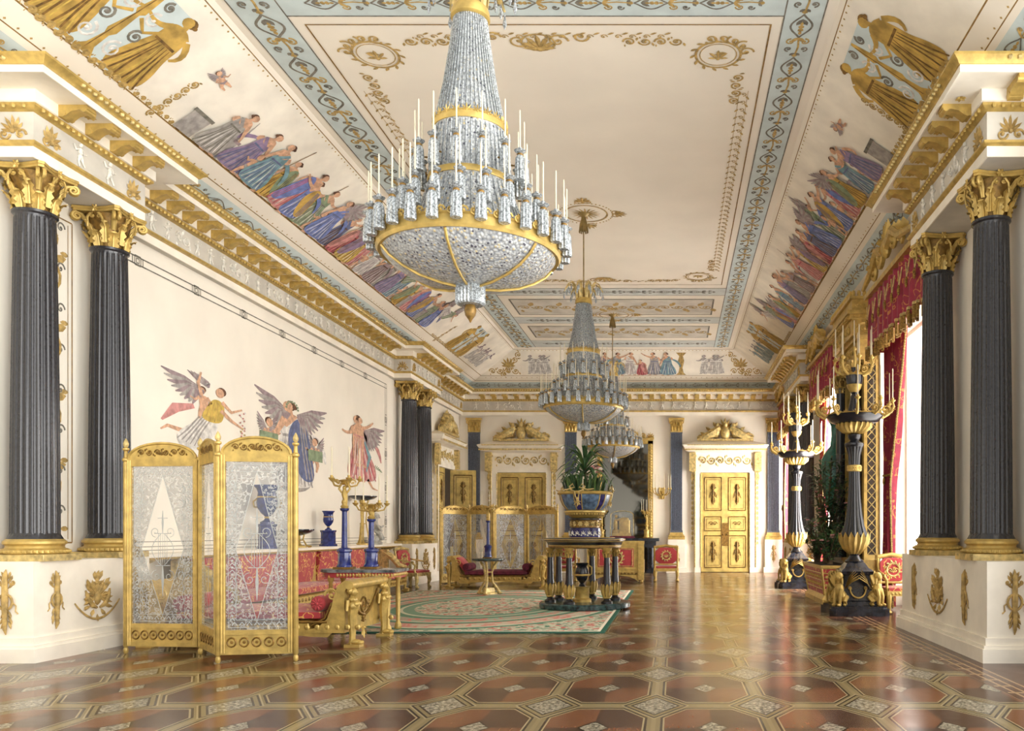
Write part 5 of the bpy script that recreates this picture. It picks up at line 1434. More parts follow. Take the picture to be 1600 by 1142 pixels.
armchair('red and gold armchair in the window niche behind the nearer torchere', (4.43, 16.5, 0), .06, W=.64)
armchair('small gilded armchair at the foot of the far left columns', (-7.45, 23.75, 0), radians(75), 'gold_pale', 'red')
armchair('red armchair seen from behind, right of the red settee', (-.27, 27.1, 0), pi, 'gold', 'red', .8, .7, .46, 1.14, True)
armchair('red armchair seen from behind, left of the red settee, partly behind the round table', (-3.55, 27.1, 0), pi, 'gold', 'red', .8, .7, .46, 1.14, True)

t = thing('settee', 'gilded settee turned away, red back panel with gold wreath, behind the round table', 'settee', (-1.85, 26.5, 0), 0)
mb = MB(); mb.boxb(-.84, .84, -.4, -.32, .3, 1.26); mb.boxb(-.9, .9, -.44, -.28, 1.22, 1.32); mb.boxb(-.86, .86, -.42, -.3, .26, .36)
for s in (-1, 1): mb.boxb(s * .8 - .09, s * .8 + .09, -.45, -.27, .1, 1.24); mb.boxb(s * .8 - .08, s * .8 + .08, -.27, .4, .3, .72); mb.tube([(s * .8, -.3, .95), (s * .8, .0, .8), (s * .8, .38, .72)], .06, 8)
mb.push(frame((0, -.42, .3), (1, 0, 0), (0, 0, 1))); rinceau(mb, 1.4, .08, .01, 1, 12); mb.pop()
extr(mb, [(-.72, .28)] + [(-.72 + 1.44 * j / 12, .04 + .2 * sin(pi * j / 12) ** .6) for j in range(13)] + [(.72, .28)], -.42, -.36)
for (za, zb) in ((.42, .46), (1.12, 1.16)): mb.boxb(-.7, .7, -.425, -.4, za, zb)
mb.build('frame', ['gold', 'gold_dark'], t)
mb = MB(); mb.boxb(-.56, .56, -.41, -.4, .5, 1.08); bp = mb.build('back_panel', ['red'], t)
mb = MB(); mb.push(frame((.0, -.412, .79), (1, 0, 0), (0, 0, 1)))
mb.tube([(.2 * cos(q), .2 * sin(q), .01) for q in [2 * pi * j / 18 for j in range(18)]], .025, 5, 0, True)
for k in range(14): petal(mb, .2 * cos(k * pi / 7), .2 * sin(k * pi / 7), k * pi / 7 + .9, .12, .035)
for sg in (-1, 1): scroll(mb, sg * .09, 0, .08, 0, sg * 1.3, .015)
palmette(mb, 0, -.08, .16)
for a, b in (((-.52, -.26), (.52, -.26)), ((.52, -.26), (.52, .26)), ((.52, .26), (-.52, .26)), ((-.52, .26), (-.52, -.26))): mb.tube([(*a, .003), (*b, .003)], .012, 4)
mb.pop(); mb.build('embroidered_wreath', ['gold_pale'], bp)
mb = MB(); cushion(mb, -.7, .7, -.3, .38, .36, .54); mb.build('seat', ['red'], t)
for s in (-1, 1):
    for y in (-.36, .34): mb = MB(); pawleg(mb, s * .8, y, .3, s * .3, -.3 if y < 0 else .3); mb.build('leg', ['gold'], t)

# long sofa under the shelf of the left wall
t = thing('sofa', 'long red and gold sofa along the left wall below the shelf of vases', 'sofa', (-7.85, 18.3, 0), 0)
mb = MB(); mb.cham(-.48, .55, -4.4, 4.4, .18, .34, .02); mb.boxb(-.52, -.42, -4.4, 4.4, .3, 1.16); mb.tube([(-.46, -4.4, 1.15), (-.46, 4.4, 1.15)], .045, 8)
for k in range(60): mb.blob((.55, -4.3 + 8.6 * k / 59, .26), (.015, .05, .04), 1, 6, 4); mb.blob((-.41, -4.3 + 8.6 * k / 59, 1.12), (.015, .04, .025), 1, 6, 4)
for y in (-4.42, .6, 4.42): mb.boxb(-.48, -.34, y - .1, y + .1, .3, 1.14)
mb.build('frame', ['gold', 'gold_dark'], t)
for (a, b) in ((-4.3, .48), (.72, 4.3)):
    mb = MB(); mb.push(TR(-.33, (a + b) / 2, .82) @ Matrix.Rotation(-pi / 2 + .16, 4, 'Y')); cushion(mb, -.34, .34, -(b - a) / 2, (b - a) / 2, -.09, .09); mb.pop(); mb.build('backrest', ['red_gold'], t)
    mb = MB(); cushion(mb, -.3, .54, a, b, .34, .53); mb.build('seat_cushion', ['red_gold'], t)
for s in (-1, 1):
    mb = MB(); mb.boxb(-.46, .0, s * 4.5 - .08, s * 4.5 + .08, .3, 1.12); mb.boxb(-.46, .5, s * 4.5 - .07, s * 4.5 + .07, .3, .62); mb.tube([(-.1, s * 4.5, 1.05), (.12, s * 4.5, .9), (.3, s * 4.5, .68), (.5, s * 4.5, .62)], [.09, .09, .08, .06], 8)
    mb.push(frame((-.24, s * 4.5 - .085, .85), (1, 0, 0), (0, 0, 1))); palmette(mb, 0, .0, .12); trophy(mb, .3); mb.pop()
    mb.build('arm', ['gold_pale'], t)
    for x in (-.38, .5):
        mb = MB()
        if x > 0: herm(mb, x, s * 4.36, 0, .64, 1)
        else: pawleg(mb, x, s * 4.36, .2, -.2, s * .3)
        mb.build('leg', ['gold'], t)

# ================================================================== TABLES, SHELF AND WHAT STANDS ON THEM
t = thing('console_table', 'narrow dark marble-topped table behind the gilded daybed, bearing two blue candelabra', 'table', (-5.0, 13.36, .022), 0)
mb = MB(); o = [(.62, -.36), (.62, .36)] + [(-.3 - .36 * sin(pi * j / 10) * 1.0, .36 * cos(pi * j / 10)) for j in range(11)]
mb.prism(o, .94, .985, 0, True); mb.build('tabletop', ['grey_marble'], t)
mb = MB(); mb.prism([(x * .95, y * .93) for x, y in o], .86, .94, 1, True)
for k in range(18): mb.blob((-.28 + .05 * k, -.335, .9), (.02, .012, .03), 0, 6, 4); mb.blob((.59, -.3 + .036 * k, .9), (.012, .015, .03), 0, 6, 4)
mb.build('apron', ['gold', 'red_gold'], t)
for x in (-.42, .48):
    for y in (-.24, .24): mb = MB(); mb.push(TR(x, y, 0)); mb.lathe([(.05, 0), (.06, .03), (.05, .08), (.03, .12), (.04, .5), (.03, .78), (.05, .82), (.05, .86)], 12); mb.pop(); mb.build('leg', ['gold'], t)

def candelabrum(label, loc, hc, hf, R, nb, cl, wd=.1, mats=('lapis', 'gold'), grp=None, name='candelabrum'):
    t = thing(name, label, 'candelabrum', loc, 0, grp)
    mb = MB(); mb.boxb(-wd * 1.35, wd * 1.35, -wd * 1.35, wd * 1.35, 0, .03); mb.build('base', ['gold_dark'], t)
    mb = MB(); c = wd
    mb.push(RZ(pi / 8)); mb.lathe([(c * 1.18, .03), (c * 1.18, .06), (c * 1.02, .08), (c * .98, .26), (c * 1.15, .28), (c * 1.15, .31), (c * .7, .34)], 8, 0, sm=False); mb.pop()
    mb.lathe([(c * .52, .34), (c * .46, .38), (c * .4, hc - .06), (c * .4, hc - .05), (c * .66, hc - .03), (c * .7, hc)], 20, 0)
    mb.build('column', [mats[0]], t)
    mb = MB(); mb.lathe([(c * .5, hc), (c * .62, hc + .03), (c * .3, hc + .07)], 12); 
    mb.blob((0, 0, hc + .1), (.05, .05, .05))
    mb.tube([(0, 0, hc + .06), (.015, 0, hc + hf * .3), (0, 0, hc + hf * .55), (0, 0, hc + hf * .72)], [.045, .035, .05, .03], 8); mb.blob((0, 0, hc + hf * .78), (.032, .032, .04))
    for s in (-1, 1): mb.tube([(s * .04, 0, hc + hf * .6), (s * .09, 0, hc + hf * .75), (s * .05, 0, hc + hf * .95)], [.018, .016, .014], 6)
    mb.lathe([(.03, hc + hf * .9), (.07, hc + hf * .96), (.05, hc + hf), (.09, hc + hf + .03), (.02, hc + hf + .05)], 14)
    mb.build('stem_figure', [mats[1]], t)
    zt = hc + hf
    for k in range(nb):
        a = 2 * pi * k / nb + .35
        ca, sa = cos(a), sin(a)
        mb = MB(); mb.tube([(ca * r, sa * r, zt + z) for r, z in ((.03, 0), (R * .4, -.07), (R * .8, -.05), (R, .04))], [.014, .016, .014, .012], 6)
        mb.push(TR(ca * R, sa * R, zt + .04)); mb.lathe([(.01, -.03), (.04, 0), (.05, .02), (.02, .025), (.022, .06)], 12); mb.pop()
        mb.push(Matrix.Rotation(a, 4, 'Z') @ frame((R * .55, 0, zt - .02), (1, 0, 0), (0, 0, 1))); scroll(mb, 0, .02, .045, 0, 1.3, .01); mb.pop()
        b = mb.build('branch', [mats[1]], t)
        mb = MB(); mb.push(TR(ca * R, sa * R, zt + .1)); mb.lathe([(.009, 0), (.0085, cl), (.003, cl + .015)], 8); mb.pop(); mb.build('candle', ['candle'], b)
    return t
candelabrum('taller blue-columned candelabrum on the marble table behind the daybed', (-5.3, 13.36, 1.008), .97, .42, .23, 5, .44)
candelabrum('shorter blue-columned candelabrum on the marble table, right of the taller one', (-4.92, 13.5, 1.008), .8, .2, .24, 6, .4)

t = thing('wall_shelf', 'long pale shelf along the left wall above the sofa back', 'shelf', (XL, 18.6, 0), 0)
mb = MB(); mb.cham(0, .5, -5.9, 5.9, 1.2, 1.26, .012); mb.build('board', ['cream_light'], t)
mb = MB(); mb.tube([(.47, -5.85, 1.185), (.47, 5.85, 1.185)], .022, 6); mb.build('gilt_edge', ['gold'], t)
for k in range(9):
    mb = MB(); mb.push(TR(.02, -5.6 + 1.4 * k, 1.2)); extr(mb, [(-.02, -.36), (.06, -.34), (.1, -.2), (.26, -.1), (.36, -.06), (.38, 0), (-.02, 0)], -.04, .04); mb.pop(); mb.build('bracket', ['gold_pale'], t)
def vase(label, loc, H, col, hand=True, ped=.0):
    t = thing('urn_vase', label, 'vase', loc, 0, None)
    if ped:
        mb = MB(); mb.push(RZ(pi / 8)); mb.lathe([(.2, 0), (.2, .04), (.165, .07), (.16, ped - .06), (.18, ped - .03), (.18, ped)], 8, 0, sm=False); mb.pop(); mb.build('plinth', [col], t)
    mb = MB(); mb.push(TR(0, 0, ped) @ SCL(H))
    mb.lathe([(.17, 0), (.17, .05), (.08, .1), (.05, .16), (.06, .2), (.15, .28), (.235, .42), (.255, .55), (.235, .68), (.22, .8), (.25, .9), (.31, .97), (.31, 1.0), (.25, .99), (.2, .85)], 28, 0)
    mb.pop(); b = mb.build('body', [col], t)
    mb = MB(); mb.push(TR(0, 0, ped) @ SCL(H)); mb.lathe([(.235, .67), (.245, .69), (.235, .71)], 24); mb.pop(); mb.build('gilt_band', ['gold'], b); mb = MB(); mb.push(TR(0, 0, ped) @ SCL(H)); mb.lathe([(.055, .14), (.075, .17), (.055, .2)], 16)
    if hand:
        mb.pop(); mb.build('gilt_collar', ['gold'], b); mb = MB(); mb.push(TR(0, 0, ped) @ SCL(H))
        for s in (-1, 1): mb.tube([(s * .22, 0, .42), (s * .34, 0, .44), (s * .36, 0, .58), (s * .26, 0, .66)], .022, 6)
    mb.pop(); mb.build('gilt_mounts', ['gold'], b)
    return t
vase('big dark-blue urn on the shelf, seen through the right panel of the folding screen', (-8.2, 16.75, 1.26), .78, 'lapis', True, .5)
vase('small violet-blue urn on its octagonal plinth, on the shelf left of the candelabra', (-8.22, 19.75, 1.26), .46, 'lapis', False, .38)
def tazza(label, loc, H, R):
    t = thing('tazza', label, 'tazza', loc, 0, None)
    mb = MB(); mb.lathe([(.03, H - .1), (.1, H - .08), (R * .75, H - .04), (R, H + .02), (R, H + .04), (R * .9, H + .035), (R * .5, H)], 32); mb.build('bowl', ['black_marble'], t)
    mb = MB()
    for k in range(3):
        a = 2 * pi * k / 3 + .5; ca, sa = cos(a), sin(a)
        mb.tube([(ca * r, sa * r, z) for r, z in ((.2, .02), (.14, .12 * H), (.07, H * .5), (.1, H * .85), (.13, H - .06))], [.03, .02, .016, .018, .024], 6); mb.blob((ca * .21, sa * .21, .025), (.045, .035, .025))
    mb.lathe([(.14, 0), (.14, .03), (.05, .06), (.02, .1), (.02, H - .1)], 12); mb.tube([(.08 * cos(q), .08 * sin(q), H * .45) for q in [2 * pi * j / 12 for j in range(12)]], .012, 5, 0, True)
    mb.build('tripod', ['gold'], t)
    return t
tazza('dark stone tazza on a tall gilt tripod, under the third winged figure', (-8.14, 21.75, 1.26), 1.24, .35)
tazza('low dark stone tazza on the shelf just right of the folding screen', (-8.16, 18.1, 1.26), .36, .3)

# putto group in pale stone
def figure(name, joints, edges, rad, material, parent=None, sub=2, root=0):
    me = bpy.data.meshes.new(name); me.from_pydata(joints, edges, [])
    o = bpy.data.objects.new(name, me); COL.objects.link(o)
    if parent: o.parent = parent
    o.modifiers.new('skin', 'SKIN'); sb = o.modifiers.new('sub', 'SUBSURF'); sb.levels = sb.render_levels = sub
    sv = me.skin_vertices[0].data
    for i, r in enumerate(rad): sv[i].radius = (r, r); sv[i].use_root = (i == root)
    me.materials.append(M[material]); 
    return o
t = thing('putto_statuette', 'pale stone seated child statuette at the right end of the shelf', 'statuette', (-8.2, 22.75, 1.26), radians(20))
mb = MB(); mb.cham(-.2, .2, -.34, .34, 0, .08, .02); mb.blob((-.02, -.08, .14), (.16, .22, .14), 0, 10, 7); mb.blob((.03, .2, .12), (.13, .14, .1), 0, 10, 7); mb.build('base_rock', ['stone'], t)
J = [(0, -.08, .3), (0, -.1, .44), (.01, -.1, .56), (.02, -.1, .64), (.04, -.1, .74), (.14, -.16, .27), (.2, -.14, .1), (.15, -.02, .28), (.24, .0, .12), (.06, -.22, .52), (.14, -.26, .4), (.2, -.18, .36), (.06, .02, .52), (.16, .1, .46), (.24, .16, .52)]
E = [(0, 1), (1, 2), (2, 3), (3, 4), (0, 5), (5, 6), (0, 7), (7, 8), (2, 9), (9, 10), (10, 11), (2, 12), (12, 13), (13, 14)]
figure('body', J, E, [.11, .1, .1, .05, .09, .07, .035, .07, .035, .045, .035, .025, .045, .035, .025], 'stone', t)
mb = MB(); mb.blob((.03, -.1, .77), (.105, .1, .09), 0, 10, 7); mb.blob((.13, -.1, .73), (.015, .015, .02)); mb.build('hair', ['stone'], t)

# small tripod table with a candelabrum
t = thing('tripod_table', 'small round marble-topped table on a gilt tripod before the distant daybed', 'table', (-4.72, 21.05, .023), 0)
mb = MB(); mb.lathe([(.36, .84), (.41, .87), (.41, .9), (.38, .91)], 32); mb.build('tabletop', ['green_marble'], t)
for k in range(3):
    a = 2 * pi * k / 3 - pi / 2; ca, sa = cos(a), sin(a)
    mb = MB(); mb.tube([(ca * r, sa * r, z) for r, z in ((.3, .03), (.24, .14), (.12, .3), (.1, .55), (.16, .72), (.26, .84))], [.045, .035, .03, .026, .03, .035], 8); mb.blob((ca * .31, sa * .31, .03), (.06, .05, .03)); mb.build('leg', ['gold_pale'], t)
mb = MB(); mb.push(RZ(pi / 6)); mb.lathe([(.26, 0), (.26, .04), (.2, .06), (.16, .16), (.05, .18)], 3, 0, sm=False); mb.pop(); mb.tube([(.1 * cos(q), .1 * sin(q), .56) for q in [2 * pi * j / 14 for j in range(14)]], .015, 5, 0, True); mb.build('base', ['gold_pale'], t)
candelabrum('slim blue-columned candelabrum on the small tripod table', (-4.72, 21.05, .934), .95, .3, .2, 5, .34, .085)

# rug
mb = MB(); hx, hy = 2.95, 4.72
mb.cham(-hx, hx, -hy, hy, 0, .02, .008); 
M['rug'] = rug_mat(hx, hy); o = mb.build('woven_rug', ['rug'], None, (-4.06, 17.85, .001)); tag(o, 'green and rose floral rug under the round table and furniture', 'rug')

# round table of black and gold columns
TX, TY = -1.88, 17.45
t = thing('round_table', 'round table of black and gold columns on a green plinth, bearing the flower bowl', 'table', (TX, TY, .021), 0)
mb = MB(); mb.lathe([(.92, 0), (.95, .02), (.95, .1), (.92, .125)], 56); mb.build('plinth', ['green_marble'], t)
mb = MB(); mb.lathe([(.7, 1.29), (.76, 1.3), (.8, 1.38), (.84, 1.4), (.84, 1.44), (.8, 1.455)], 56, 0); mb.build('tabletop', ['black'], t)
mb = MB()
for r, z in ((.845, 1.42), (.81, 1.385), (.765, 1.3), (.62, 1.457)): mb.tube([(r * cos(q), r * sin(q), z) for q in [2 * pi * j / 56 for j in range(56)]], .01, 5, 0, True)
mb.lathe([(.72, 1.24), (.76, 1.26), (.76, 1.295)], 48, 1); mb.build('gilt_mouldings', ['gold', 'gold_dark'], t)
for ang in (188, 147, 250, 84, 314, 33):
    a = radians(ang); x, y = .72 * cos(a), .72 * sin(a)
    mb = MB(); mb.push(TR(x, y, .125)); mb.lathe([(.115, 0), (.115, .04), (.08, .06), (.06, .1), (.07, .14), (.095, .3), (.085, .36), (.07, .5), (.058, .9), (.062, .96), (.055, 1.0)], 20); mb.pop(); lg = mb.build('leg', ['black'], t)
    mb = MB(); mb.push(TR(x, y, .125))
    mb.lathe([(.075, .1), (.085, .12), (.075, .14)], 16)
    for k in range(9):
        q = 2 * pi * k / 9; cq, sq = cos(q), sin(q)
        mb.blade([(cq * r, sq * r, z) for r, z in ((.066, .12), (.092, .2), (.108, .3), (.1, .36), (.112, .4))], [.02, .035, .04, .03, .005], 0, Vector((-sq, cq, 0)), .4)
    mb.pop(); mb.build('leaf_cup', ['gold'], lg); mb = MB(); mb.push(TR(x, y, .125))
    mb.lathe([(.055, 1.0), (.075, 1.02), (.06, 1.05), (.1, 1.1), (.11, 1.13)], 16)
    for k in range(8):
        q = 2 * pi * k / 8; cq, sq = cos(q), sin(q); mb.blade([(cq * r, sq * r, z) for r, z in ((.058, .93), (.07, .98), (.09, 1.04), (.12, 1.06))], [.02, .026, .02, .004], 0, Vector((-sq, cq, 0)), .4)
    mb.pop(); mb.build('leg_capital', ['gold'], lg)
t = thing('bronze_urn', 'small black and gold urn standing on the plinth between the table columns', 'urn', (TX - .05, TY - .1, .146), 0)
mb = MB(); mb.lathe([(.2, 0), (.2, .05), (.15, .08), (.15, .28), (.18, .32)], 20); mb.build('pedestal', ['gold'], t)
mb = MB(); mb.push(TR(0, 0, .32)); mb.lathe([(.08, 0), (.04, .06), (.1, .14), (.15, .24), (.13, .36), (.1, .42), (.14, .48), (.12, .49)], 20); mb.pop(); mb.build('body', ['black'], t)
mb = MB()
for s in (-1, 1): mb.tube([(s * .1, 0, .52), (s * .2, 0, .58), (s * .2, 0, .72), (s * .1, 0, .78)], .018, 6)
mb.push(TR(0, 0, .32)); mb.lathe([(.15, .22), (.157, .24), (.15, .26)], 20); mb.pop(); mb.build('handles', ['gold'], t)

t = thing('flower_bowl', 'blue porcelain and gilt flower bowl with serpent handles on the round table', 'bowl', (TX, TY, 1.478), 0)
mb = MB(); mb.lathe([(.335, 0), (.335, .015), (.325, .02), (.325, .2), (.335, .21)], 40, 0)
mb.push(SCL(1, 1, 1))
for k in range(16):
    a = 2 * pi * k / 16; mb.push(Matrix.Rotation(a, 4, 'Z') @ frame((.327, 0, .1), (0, 1, 0), (0, 0, 1))); palmette(mb, 0, -.02, .075, 1, 5); scroll(mb, .04, -.04, .02, 0, 1, .006, 1, 8); scroll(mb, -.04, -.04, .02, 0, -1, .006, 1, 8); mb.pop()
mb.pop(); mb.build('base_drum', ['porcelain_navy', 'white_petal'], t)
mb = MB(); mb.lathe([(.3, .21), (.3, .37)], 36, 0)
for k in range(14):
    a = 2 * pi * k / 14; mb.push(Matrix.Rotation(a, 4, 'Z') @ frame((.3, 0, .29), (0, 1, 0), (0, 0, 1))); rosette(mb, 0, 0, .06, 1, 7); mb.pop()
mb.lathe([(.3, .36), (.35, .38), (.35, .395), (.3, .41)], 36, 2); mb.build('relief_band', ['gold_dark', 'gold_pale', 'black'], t)
mb = MB(); mb.lathe([(.26, .41), (.3, .43), (.38, .49), (.43, .53), (.43, .56), (.36, .58)], 40)
for k in range(40): a = 2 * pi * k / 40; mb.blob((.39 * cos(a), .39 * sin(a), .5), (.022, .022, .03), 0, 5, 4)
mb.build('gilt_foot', ['gold'], t)
mb = MB()
for k in range(6):
    a0 = -1.75 + 2 * pi * k / 6
    mb.lathe([(.37, .58), (.46, .68), (.51, .8), (.535, .9)], 10, 0, a0=a0 + .15, a1=a0 + 2 * pi / 6 - .15); mb.lathe([(.375, .58), (.465, .68), (.515, .8), (.538, .9)], 4, 1, a0=a0 - .15, a1=a0 + .15)
mb.build('body', ['porcelain_blue', 'porcelain_navy'], t)
mb = MB(); mb.lathe([(.53, .89), (.57, .905), (.58, .93), (.56, .96), (.52, .965), (.5, .94)], 48)
for k in range(12):
    a = -1.75 + 2 * pi * (k // 2) / 6 + (.15 if k % 2 else -.15); mb.tube([(r * cos(a), r * sin(a), z) for r, z in ((.375, .585), (.465, .68), (.516, .8), (.54, .9))], .012, 5)
mb.build('gilt_rim', ['gold'], t)
for a in (-1.75, -1.75 + 2 * pi / 3, -1.75 + 4 * pi / 3):
    mb = MB(); mb.push(Matrix.Rotation(a, 4, 'Z') @ frame((.55, 0, .95), (0, 1, 0), (0, 0, 1)))
    for s in (-1, 1): mb.tube([(s * .03, -.12, .02), (s * .05, .0, .03), (s * .12, .02, .02), (s * .16, .1, .0), (s * .1, .15, .0), (s * .05, .08, .03), (s * .22, .03, .02), (s * .34, .05, -.04)], [.014, .018, .02, .02, .018, .014, .016, .01], 7)
    palmette(mb, 0, -.2, .12, 0, 5, -pi / 2); mb.tube([(0, -.12, .0), (0, -.28, -.04)], [.04, .02], 6); mb.pop(); mb.build('serpent_handle', ['gold_pale'], t)
mb = MB(); mb.lathe([(.5, .9), (.3, .93), (.0, .95)], 30, cap=False); mb.build('soil', ['soil'], t)

def arch_leaf(mb, o, a, L, rise, droop, wd, mi, lean=0.):
    ca, sa = cos(a), sin(a); pts = []
    for j in range(9):
        q = j / 8; r = L * (q - .12 * q * q); z = rise * sin(min(1., q * 1.15) * pi * .55) - droop * q ** 2.4
        pts.append((o[0] + ca * r, o[1] + sa * r, o[2] + z))
    mb.blade(pts, [wd * (.35 + 1.3 * (j / 8)) * (1 - (j / 8) ** 2.2) + .002 for j in range(9)], mi, Vector((-sa, ca, 0)), .35)
t = thing('dracaena_plant', 'spiky dark green plant with arching leaves growing in the flower bowl', 'plant', (TX, TY, 2.42), 0)
mb = MB(); mb.tube([(0, 0, -.05), (.02, .01, .25), (.0, 0, .5), (-.02, 0, .62)], [.035, .03, .028, .02], 8); mb.build('stem', ['stem'], t)
rnd = random.Random(11); mb = MB()
for k in range(40):
    a = k * 2.4 + rnd.uniform(-.2, .2); lev = k / 40
    arch_leaf(mb, (0, 0, .34 + .26 * lev), a, rnd.uniform(.62, .86) * (1 - .2 * lev), .2 + .3 * lev ** 1.5, .5 * (1 - .75 * lev), .042, 0 if rnd.random() < .75 else 1)
for k in range(8):
    a = k * 2 * pi / 8; arch_leaf(mb, (0, 0, .58), a, .46, rnd.uniform(.34, .48), .06, .04, k % 2)
mb.build('leaves', ['leaf', 'leaf_light'], t)
t = thing('flowering_plants', 'low clump of grassy leaves and blossoms ringing the flower bowl rim', 'plant', (TX, TY, 2.42), 0)
mb = MB()
for k in range(150):
    a = rnd.uniform(0, 2 * pi); r = rnd.uniform(.2, .47); L = rnd.uniform(.12, .24)
    arch_leaf(mb, (r * cos(a), r * sin(a), -.04), a + rnd.uniform(-.6, .6), L, rnd.uniform(.28, .46), .05, .02, 0 if rnd.random() < .65 else 1)
mb.build('leaves', ['leaf', 'leaf_light'], t)
mb = MB()
for k in range(16):
    a = rnd.uniform(0, 2 * pi); r = rnd.uniform(.15, .42); z = rnd.uniform(.32, .56); mi = 0 if rnd.random() < .6 else 1
    for q in range(6): mb.blob((r * cos(a) + .03 * cos(q), r * sin(a) + .03 * sin(q), z + .012 * (q % 3)), (.022, .022, .018), mi, 5, 4)
mb.build('blossoms', ['pink', 'white_petal'], t)

# things on the mantelpiece
t = thing('mantel_clock', 'gilt figure clock under a glass case on the mantelpiece', 'clock', (-2.05, YB - .36, 1.362), 0)
mb = MB(); mb.cham(-.48, .48, -.2, .2, 0, .08, .02); mb.build('base', ['plum'], t)
mb = MB(); mb.boxb(-.4, .34, -.14, .14, .08, .2); mb.cham(-.12, .3, -.13, .13, .2, .72, .03); mb.blob((-.26, -.02, .5), (.09, .08, .26)); mb.blob((-.24, -.02, .84), (.06, .06, .08)); mb.tube([(-.24, -.03, .68), (-.1, -.06, .74), (.1, -.04, .8)], [.05, .035, .025], 7); mb.blob((-.26, .0, .26), (.14, .1, .12))
mb.push(frame((.1, -.135, .48), (1, 0, 0), (0, 0, 1))); mb.lathe([(.15, 0), (.15, .02), (.12, .03)], 24); mb.pop(); mb.cham(-.06, .24, -.1, .1, .72, .8, .02)
mb.build('gilt_group', ['gold'], t)
mb = MB(); mb.prism([(-.46, .08), (.46, .08), (.44, .9)] + [(.44 * cos(pi * j / 12), .9 + .16 * sin(pi * j / 12)) for j in range(1, 12)] + [(-.44, .9)], -.18, .18)
mb2 = MB(); mb2.push(Matrix.Rotation(pi / 2, 4, 'X')); mb2.v = []; 
vs = mb.v; mb.v = [Vector((v.x, v.z, v.y)) for v in vs]
mb.build('glass_case', ['dome'], t)
mb = MB(); mb.tube([(-.46, -.18, .08), (-.44, -.18, .9)] + [(-.44 * cos(pi * j / 12), -.18, .9 + .16 * sin(pi * j / 12)) for j in range(1, 12)] + [(.44, -.18, .9), (.46, -.18, .08)], .012, 5); mb.build('case_frame', ['gold_pale'], t)
candelabrum('gilt candelabrum at the right end of the mantelpiece', (-1.1, YB - .42, 1.362), .5, .5, .2, 5, .4, .1, ('gold', 'gold'))
candelabrum('gilt candelabrum at the left end of the mantelpiece behind the bowl', (-2.85, YB - .42, 1.362), .5, .5, .2, 5, .4, .1, ('gold', 'gold'))
